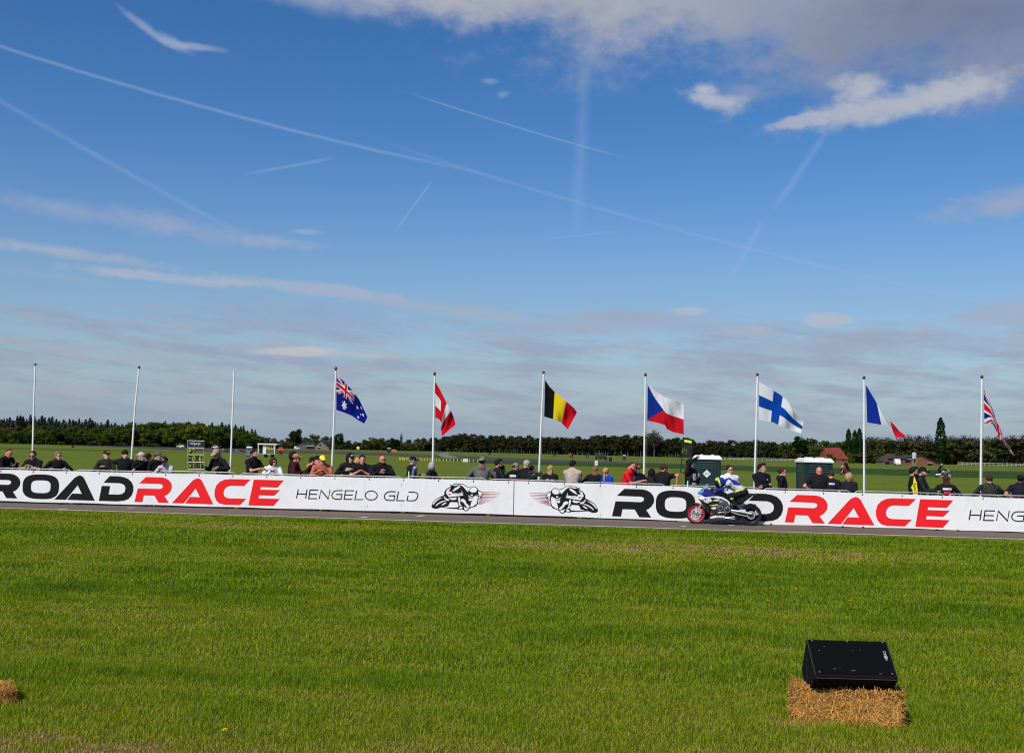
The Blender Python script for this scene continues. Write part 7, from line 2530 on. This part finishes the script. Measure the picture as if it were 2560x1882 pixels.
def straw_bale(loc, yaw, w, d, h, n, label, group=None, rough=0.02):
    t = thing('straw_bale', label, 'straw bale', loc, yaw, group)
    b = MB()
    nx, ny, nz = 14, 8, 6
    def pt(u, v, q):
        # rounded box
        x, y, z = (u - .5) * w, (v - .5) * d, q * h
        e = 1 - 0.07 * (abs(2 * u - 1) ** 6 + abs(2 * v - 1) ** 6) - 0.06 * abs(2 * q - 1) ** 6
        z *= 1 - 0.12 * abs(2 * u - 1) ** 5
        return Vector((x * e, y * e, (z - h / 2) * (0.97 if q > 0 else 1) + h / 2)) + Vector((nrg.normal() * 0.006, nrg.normal() * 0.006, nrg.normal() * 0.006 if 0 < q else 0))
    for (a, bq, c, fn) in ((nx, nz, 0, lambda i, j: (i, 0, j)), (nx, nz, 1, lambda i, j: (i, 1, j)), (ny, nz, 0, lambda i, j: (0, i, j)), (ny, nz, 1, lambda i, j: (1, i, j)), (nx, ny, 1, lambda i, j: (i, j, 1))):
        V = []
        for i in range(a + 1):
            for j in range(bq + 1):
                q = fn(i / a, j / bq)
                V.append(pt(*q))
        b.add(V, [(i * (bq + 1) + j, (i + 1) * (bq + 1) + j, (i + 1) * (bq + 1) + j + 1, i * (bq + 1) + j + 1) for i in range(a) for j in range(bq)])
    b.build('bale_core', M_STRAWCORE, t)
    # stalks on the five faces: short bent strips lying on and sticking out of the surface
    V, F = [], []
    faces = [(w * h, 0), (w * h * 0.4, 1), (d * h, 2), (d * h, 3), (w * d, 4)]
    tot = sum(f[0] for f in faces)
    for area, fi in faces:
        m = int(n * area / tot)
        for _ in range(m):
            u, v = nrg.uniform(-.5, .5), nrg.uniform(0, 1)
            if fi == 0: c, nn, e1, e2 = Vector((u * w, -d / 2, v * h)), Vector((0, -1, 0)), Vector((1, 0, 0)), Vector((0, 0, 1))
            elif fi == 1: c, nn, e1, e2 = Vector((u * w, d / 2, v * h)), Vector((0, 1, 0)), Vector((1, 0, 0)), Vector((0, 0, 1))
            elif fi == 2: c, nn, e1, e2 = Vector((-w / 2, u * d, v * h)), Vector((-1, 0, 0)), Vector((0, 1, 0)), Vector((0, 0, 1))
            elif fi == 3: c, nn, e1, e2 = Vector((w / 2, u * d, v * h)), Vector((1, 0, 0)), Vector((0, 1, 0)), Vector((0, 0, 1))
            else: c, nn, e1, e2 = Vector((u * w, (v - .5) * d, h)), Vector((0, 0, 1)), Vector((1, 0, 0)), Vector((0, 1, 0))
            a = nrg.normal(PI / 2, 0.75) if fi in (0, 1) else nrg.uniform(0, PI)
            L = nrg.uniform(0.03, 0.115)
            lift = abs(nrg.normal(0, 0.30)) if fi in (0, 1, 4) else abs(nrg.normal(0, 0.75))
            dr = (e1 * math.cos(a) + e2 * math.sin(a) * (1 if nrg.random() < 0.5 else -1) + nn * lift).normalized()
            sd = dr.cross(nn)
            sd = sd.normalized() if sd.length > 1e-3 else e1
            wd = nrg.uniform(0.0010, 0.0023)
            base = c + nn * nrg.uniform(-0.004, 0.010)
            bend = (e1 * nrg.normal(0, 0.3) + e2 * nrg.normal(-0.1, 0.3)) * L
            p0, p1, p2 = base - dr * L * 0.5, base + dr * 0.02 * L + nn * 0.004, base + dr * L * 0.5 + bend * 0.5
            o = len(V)
            V += [p0 - sd * wd, p0 + sd * wd, p1 - sd * wd + nn * 0.001, p1 + sd * wd + nn * 0.001, p2 - sd * wd, p2 + sd * wd]
            F += [(o, o + 1, o + 3, o + 2), (o + 2, o + 3, o + 5, o + 4)]
    me = bpy.data.meshes.new('straw')
    me.from_pydata([tuple(v) for v in V], [], F)
    at_ = me.attributes.new('tint', 'FLOAT', 'FACE')
    at_.data.foreach_set('value', np.repeat(nrg.uniform(0, 1, len(F) // 2), 2).astype(np.float32))
    me.materials.append(M_STRAW)
    o = link('straw', me, t)
    o['kind'] = 'stuff'
    return t


bl = on_ground(2116, 1811)
BY = math.radians(-15)
BX = Vector((math.cos(BY), math.sin(BY), 0))
BD = Vector((-BX.y, BX.x, 0))
K_ = bl.y / FPX
bale_c = bl + BD * 0.135
BALE_H = 0.230
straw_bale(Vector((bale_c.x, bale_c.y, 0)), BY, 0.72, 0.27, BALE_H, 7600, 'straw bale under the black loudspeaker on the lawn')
bl2 = on_ground(-140, 1774)
straw_bale(Vector((bl2.x, bl2.y + 0.2, 0)), math.radians(30), 0.66, 0.34, 0.085, 8000, 'low loose straw bale cut off by the left picture edge')

# wedge loudspeaker
M_CAB = mat('speaker_paint', (0.006, 0.006, 0.006), 0.75, 0.10, 0.2, 60, bump=0.15)
M_GRILLE = mat('speaker_grille', (0.0040, 0.0040, 0.0048), 0.8, 0.06, 0.25, 220)
f0 = on_ground(2141, 1806)
sc_ = 1.0
t = thing('loudspeaker', 'black wedge stage loudspeaker lying on the straw bale', 'loudspeaker', Vector((bale_c.x + 0.014, bale_c.y - 0.04, BALE_H + 0.004)), math.radians(-2))
t.scale = (1.03, 1.03, 1.03)
# profile: depth backwards from the front lip, height over the bale
PF = [(0.0, 0.115), (-0.0, 0.088), (0.115, 0.0), (0.330, 0.0), (0.400, 0.070), (0.255, 0.308)]
OFF = -0.17
Wd = 0.552
b = MB()
def spk(pr, x0, x1, b, mi=0):
    V = [(x0, y + OFF, z) for y, z in pr] + [(x1, y + OFF, z) for y, z in pr]
    n = len(pr)
    b.add(V, [tuple(range(n)), tuple(reversed(range(n, 2 * n)))] + [(i, (i + 1) % n, (i + 1) % n + n, i + n) for i in range(n)], mi)
spk(PF, -Wd / 2, Wd / 2, b)
cab = b.build('cabinet', M_CAB, t)
bv = cab.modifiers.new('edge', 'BEVEL')
bv.width, bv.segments, bv.limit_method = 0.007, 2, 'ANGLE'
# front grille lying in the slanted baffle, side rails, lip line
bn = Vector((0, -(0.308 - 0.115), 0.255)).normalized()
bu = Vector((0, 0.255, 0.308 - 0.115)).normalized()
bo = Vector((0, OFF, 0.115))
BL = math.hypot(0.255, 0.193)


def on_baffle(x, v, lift=0.0):
    return bo + Vector((x, 0, 0)) + bu * v + bn * lift


b = MB()
V = [on_baffle(x, v, l) for l in (0.001, 0.006) for x, v in ((-Wd / 2 + 0.018, 0.012), (Wd / 2 - 0.018, 0.012), (Wd / 2 - 0.018, BL - 0.012), (-Wd / 2 + 0.018, BL - 0.012))]
b.add(V, [(4, 5, 6, 7), (0, 1, 5, 4), (1, 2, 6, 5), (2, 3, 7, 6), (3, 0, 4, 7)])
gr = b.build('grille', M_GRILLE, t)
b = MB()
for x, v in ((-Wd / 2 + 0.035, BL - 0.02), (0, BL - 0.02), (Wd / 2 - 0.035, BL - 0.02), (-Wd / 2 + 0.035, 0.02), (Wd / 2 - 0.035, 0.02)):
    b.ell(on_baffle(x, v, 0.007), (0.006, 0.006, 0.004), 8, 4)
b.build('grille_screw', mat('screw', (0.20, 0.20, 0.20), 0.4, 0.5, 0.1, 10), gr)
b = MB()
for x, v, L, a in ((-0.215, 0.205, 0.016, 0.8), (-0.17, 0.25, 0.008, 0.2), (0.02, 0.22, 0.004, 0.5), (0.07, 0.225, 0.006, 1.2), (-0.145, 0.05, 0.02, 0.1), (-0.025, 0.045, 0.016, -0.6), (-0.012, 0.037, 0.014, 0.3), (0.155, 0.012, 0.018, 0.5), (-0.10, 0.06, 0.004, 0)):
    b.tube([on_baffle(x, v, 0.0065), on_baffle(x + L * math.cos(a), v + L * math.sin(a), 0.0065)], 0.0018, 4)
b.build('scuff_marks', mat('scratch_grey', (0.16, 0.16, 0.16), 0.8), gr)['kind'] = 'stuff'
# four slanted letters along the right edge, reading upwards on its side
NX = {'N': [[(0, 0), (0, 1)], [(0, 1), (.8, 0)], [(.8, 0), (.8, 1)]], 'E': [[(.8, 1), (0, 1), (0, 0), (.8, 0)], [(0, .5), (.7, .5)]], 'X': [[(0, 0), (.8, 1)], [(0, 1), (.8, 0)]], 'O': [[(.1, 0), (0, .2), (0, .8), (.1, 1), (.7, 1), (.8, .8), (.8, .2), (.7, 0), (.1, 0)]]}
b = MB()
for i, ch in enumerate('NEXO'):
    for ln in NX[ch]:
        b.tube([on_baffle(Wd / 2 - 0.034 - z * 0.017, 0.142 + i * 0.0205 + x * 0.0185, 0.0068) for x, z in ln], 0.0021, 4, flat=0.5)
b.build('logo', mat('logo_white', (0.72, 0.72, 0.72), 0.5), gr)
b = MB(); b.tube([(-Wd / 2 + 0.008, OFF - 0.001, 0.094), (Wd / 2 - 0.008, OFF - 0.001, 0.094)], 0.0022, 5); b.build('lip_trim', mat('worn_edge', (0.045, 0.045, 0.048), 0.6), t)
for x in (-Wd / 2 + 0.004, Wd / 2 - 0.004):
    b = MB(); b.tube([on_baffle(x, 0.0, 0.001), on_baffle(x, BL, 0.001)], 0.0025, 5); b.build('edge_trim', mat('worn_edge', (0.045, 0.045, 0.048), 0.6), t)
for sx in (-1, 1):
    b = MB()
    x = sx * (Wd / 2 + 0.001)
    spk([(0.225, 0.05), (0.200, 0.05), (0.235, 0.21), (0.258, 0.21)], x - 0.002, x + 0.002, b)
    b.build('handle_slot', M_DARK, t)

# dandelions
M_PETAL = mat('dandelion_yellow', (0.80, 0.52, 0.01), 0.7, 0.2, 0.1, 60)
M_STEM = mat('flower_stem', (0.10, 0.16, 0.03), 0.7)
fl0 = None
for px, py, lab in ((314, 1413, 'yellow dandelion in the lawn below the first red letter A'), (856, 1477, 'yellow dandelion in the lawn below the town name lettering'), (561, 1826, 'yellow dandelion near the bottom edge of the lawn'), (1919, 1502, 'yellow dandelion in the lawn above the loudspeaker, left one'),
                    (2270, 1504, 'yellow dandelion in the lawn far right'), (216, 1322, 'yellow dandelion close to the track edge on the left'), (2125, 1502, 'yellow dandelion in the lawn above the loudspeaker, right one'), (1376, 1322, 'yellow dandelion close to the track edge in the middle')):
    g = on_ground(px, py, 0.05)
    g.z = 0
    if fl0 is None:
        fl0 = thing('dandelion', lab, 'flower', g, 0, 'dandelions in the lawn')
        b = MB(); b.tube([(0, 0, 0), (0.004, 0, 0.055)], 0.0022, 5); b.build('stem', M_STEM, fl0)
        b = MB()
        for ring, (r, z, n) in enumerate(((0.020, 0.056, 16), (0.014, 0.062, 12), (0.007, 0.066, 8))):
            for kk in range(n):
                a = 2 * PI * kk / n + ring * 0.2
                c, s = math.cos(a), math.sin(a)
                b.add([(0.004 + c * 0.003, s * 0.003, z - 0.004), (0.004 + c * r - s * 0.0032, s * r + c * 0.0032, z), (0.004 + c * (r + .004), s * (r + .004), z), (0.004 + c * r + s * 0.0032, s * r - c * 0.0032, z)], [(0, 1, 2, 3)])
        b.build('petals', M_PETAL, fl0)
    else:
        c = copy_tree(fl0)
        c.location = g
        c['label'] = lab

# ------------------------------------------------------------------ grass blades of the lawn
def vnoise(x, y, seed):
    """Smooth value noise over the lawn."""
    r = np.random.default_rng(seed)
    T = r.uniform(0, 1, (128, 128))
    xi, yi = np.floor(x).astype(int), np.floor(y).astype(int)
    fx, fy = x - xi, y - yi
    fx, fy = fx * fx * (3 - 2 * fx), fy * fy * (3 - 2 * fy)
    g = lambda a, b_: T[a % 128, b_ % 128]
    return (g(xi, yi) * (1 - fx) + g(xi + 1, yi) * fx) * (1 - fy) + (g(xi, yi + 1) * (1 - fx) + g(xi + 1, yi + 1) * fx) * fy


def grass_material():
    m = bpy.data.materials.new('grass_blades')
    m.use_nodes = True
    N, L = m.node_tree.nodes, m.node_tree.links
    N.clear()
    a = N.new('ShaderNodeAttribute')
    a.attribute_name = 'dry'
    ramp = N.new('ShaderNodeValToRGB')
    cr = ramp.color_ramp
    for pos, c in ((0.0, (0.072, 0.180, 0.003)), (0.35, (0.222, 0.330, 0.006)), (0.62, (0.395, 0.425, 0.020)), (0.82, (0.470, 0.390, 0.065)), (1.0, (0.58, 0.40, 0.135))):
        e = cr.elements.new(pos) if pos not in (0.0, 1.0) else cr.elements[0 if pos == 0.0 else -1]
        e.position, e.color = pos, (*c, 1)
    L.new(a.outputs['Fac'], ramp.inputs[0])
    d, t, g = N.new('ShaderNodeBsdfDiffuse'), N.new('ShaderNodeBsdfTranslucent'), N.new('ShaderNodeBsdfGlossy')
    g.inputs['Roughness'].default_value = 0.45
    g.inputs['Color'].default_value = (0.5, 0.5, 0.45, 1)
    mx, mg, o = N.new('ShaderNodeMixShader'), N.new('ShaderNodeMixShader'), N.new('ShaderNodeOutputMaterial')
    mx.inputs[0].default_value = 0.45
    mg.inputs[0].default_value = 0.02
    L.new(ramp.outputs[0], d.inputs[0]); L.new(ramp.outputs[0], t.inputs[0])
    L.new(d.outputs[0], mx.inputs[1]); L.new(t.outputs[0], mx.inputs[2])
    L.new(mx.outputs[0], mg.inputs[1]); L.new(g.outputs[0], mg.inputs[2]); L.new(mg.outputs[0], o.inputs[0])
    return m


M_BLADES = grass_material()


def blades(name, label, t0, t1, density, hmean, wmean):
    """Blades between t0 and t1 metres in front of the banner line, across the frame with a margin."""
    # s range that the view (and a step to either side of it) covers at these distances
    sa = min(banner_like(t0)[0], banner_like(t1)[0]) - 2.5
    sb = max(banner_like(t0)[1], banner_like(t1)[1]) + 2.5
    n = int((sb - sa) * (t1 - t0) * density)
    s, t = nrg.uniform(sa, sb, n), nrg.uniform(t0, t1, n)
    lo = np.interp(t, [t0, t1], [banner_like(t0)[0], banner_like(t1)[0]]) - 2.0
    hi = np.interp(t, [t0, t1], [banner_like(t0)[1], banner_like(t1)[1]]) + 2.0
    keep = (s > lo) & (s < hi)
    s, t = s[keep], t[keep]
    n = len(s)
    x = BA.x + BE.x * s + BN.x * t
    y = BA.y + BE.y * s + BN.y * t
    big = vnoise(s * 0.30 + 9, t * 0.75 + 40, 3)
    mid = vnoise(s * 1.1 + 3, t * 2.4 + 70, 5)
    fin = vnoise(s * 4 + 3, t * 6 + 7, 6)
    clump = 0.38 * big + 0.36 * mid + 0.26 * fin
    dry = 0.36 + 0.95 * (0.5 - clump) + nrg.normal(0, 0.14, n)
    # worn strip at the track edge, scorched patches, straw coloured foreground
    dry += 0.34 * np.clip(1 - (T_LINE - t) / 1.3, 0, 1) * (0.3 + 1.2 * mid)
    for (px, py, rs, rt, amt) in ((1560, 1372, 2.6, 0.9, 0.42), (1820, 1378, 3.4, 1.1, 0.46), (2010, 1385, 2.0, 0.9, 0.32), (1700, 1400, 3.0, 1.2, 0.2), (600, 1318, 2.0, 0.7, 0.35), (900, 1318, 1.2, 0.5, 0.30), (2480, 1455, 2.0, 0.5, 0.25), (80, 1870, 0.9, 0.35, 0.42), (350, 1880, 0.8, 0.28, 0.36), (620, 1890, 0.7, 0.22, 0.26), (1000, 1880, 0.4, 0.2, 0.2), (1350, 1885, 0.5, 0.2, 0.22), (1800, 1890, 0.6, 0.2, 0.2), (2250, 1880, 0.9, 0.25, 0.26), (1980, 1810, 0.25, 0.2, 0.25)):
        p = on_ground(px, py)
        ps, pt = (p - BA).dot(BE), (p - BA).dot(BN)
        q = ((s - ps) / rs) ** 2 + ((t - pt) / rt) ** 2
        dry += 1.45 * amt * np.exp(-q * 1.2) * np.clip(2.6 * fin - 0.5, 0, 2)
    h = hmean * nrg.uniform(0.5, 1.35, n) * (0.35 + 1.4 * clump) * np.clip(1.25 - 0.7 * np.clip(dry - 0.35, 0, 1), 0.5, 1.3)
    h *= np.clip(0.14 + (T_LINE - t) * 0.55, 0.14, 1.0)
    w = wmean * nrg.uniform(0.7, 1.3, n)
    a = nrg.uniform(0, 2 * PI, n)
    ca, sa_ = np.cos(a), np.sin(a)
    le = nrg.uniform(0.15, 0.95, n) * h
    la = a + PI / 2 + nrg.normal(0, 0.5, n)
    lx, ly = np.cos(la) * le, np.sin(la) * le
    V = np.empty((n, 5, 3), dtype=np.float32)
    V[:, 0] = np.stack([x - ca * w, y - sa_ * w, np.zeros(n)], 1)
    V[:, 1] = np.stack([x + ca * w, y + sa_ * w, np.zeros(n)], 1)
    V[:, 2] = np.stack([x - ca * w * .8 + lx * .3, y - sa_ * w * .8 + ly * .3, h * .6], 1)
    V[:, 3] = np.stack([x + ca * w * .8 + lx * .3, y + sa_ * w * .8 + ly * .3, h * .6], 1)
    V[:, 4] = np.stack([x + lx, y + ly, h], 1)
    me = bpy.data.meshes.new(name)
    me.vertices.add(n * 5)
    me.vertices.foreach_set('co', V.ravel())
    base = (np.arange(n, dtype=np.int32) * 5)[:, None]
    loops = (base + np.array([0, 1, 3, 2, 2, 3, 4], dtype=np.int32)[None, :]).ravel()
    me.loops.add(n * 7)
    me.loops.foreach_set('vertex_index', loops)
    me.polygons.add(n * 2)
    st = np.empty((n, 2), dtype=np.int32)
    st[:, 0] = np.arange(n) * 7
    st[:, 1] = st[:, 0] + 4
    me.polygons.foreach_set('loop_start', st.ravel())
    at_ = me.attributes.new('dry', 'FLOAT', 'FACE')
    at_.data.foreach_set('value', np.repeat(np.clip(dry, 0, 1), 2).astype(np.float32))
    me.materials.append(M_BLADES)
    me.update()
    o = link(name, me)
    tag(o, label, None, None, 'stuff')
    return n


def banner_like(t):
    """s of the left and right picture edges on the ground line t."""
    out = []
    for px in (0, PW):
        d = ray(px, 1600 if px else 1600)
        # on the line at t the ground point seen in this column
        lo_, hi_ = horizon(px) + 5, 4000.0
        for _ in range(40):
            m_ = (lo_ + hi_) / 2
            g_ = on_ground(px, m_)
            if (g_ - BA).dot(BN) > t:
                lo_ = m_
            else:
                hi_ = m_
        out.append((on_ground(px, lo_) - BA).dot(BE))
    return out


def t_at(px, py):
    return (on_ground(px, py) - BA).dot(BN)


TN = min(t_at(0, 1882), t_at(2560, 1882))
n_tot = 0
for a_, b_, den, hm, wm in ((TN - 0.6, TN + 3.0, 7500, 0.034, 0.0016), (TN + 3.0, TN + 7.5, 3600, 0.036, 0.0024), (TN + 7.5, TN + 13.5, 1700, 0.038, 0.0037), (TN + 13.5, T_LINE + 0.0, 850, 0.040, 0.0056)):
    n_tot += blades('grass', 'short green grass blades of the lawn in front of the track', a_, b_, den, hm, wm)
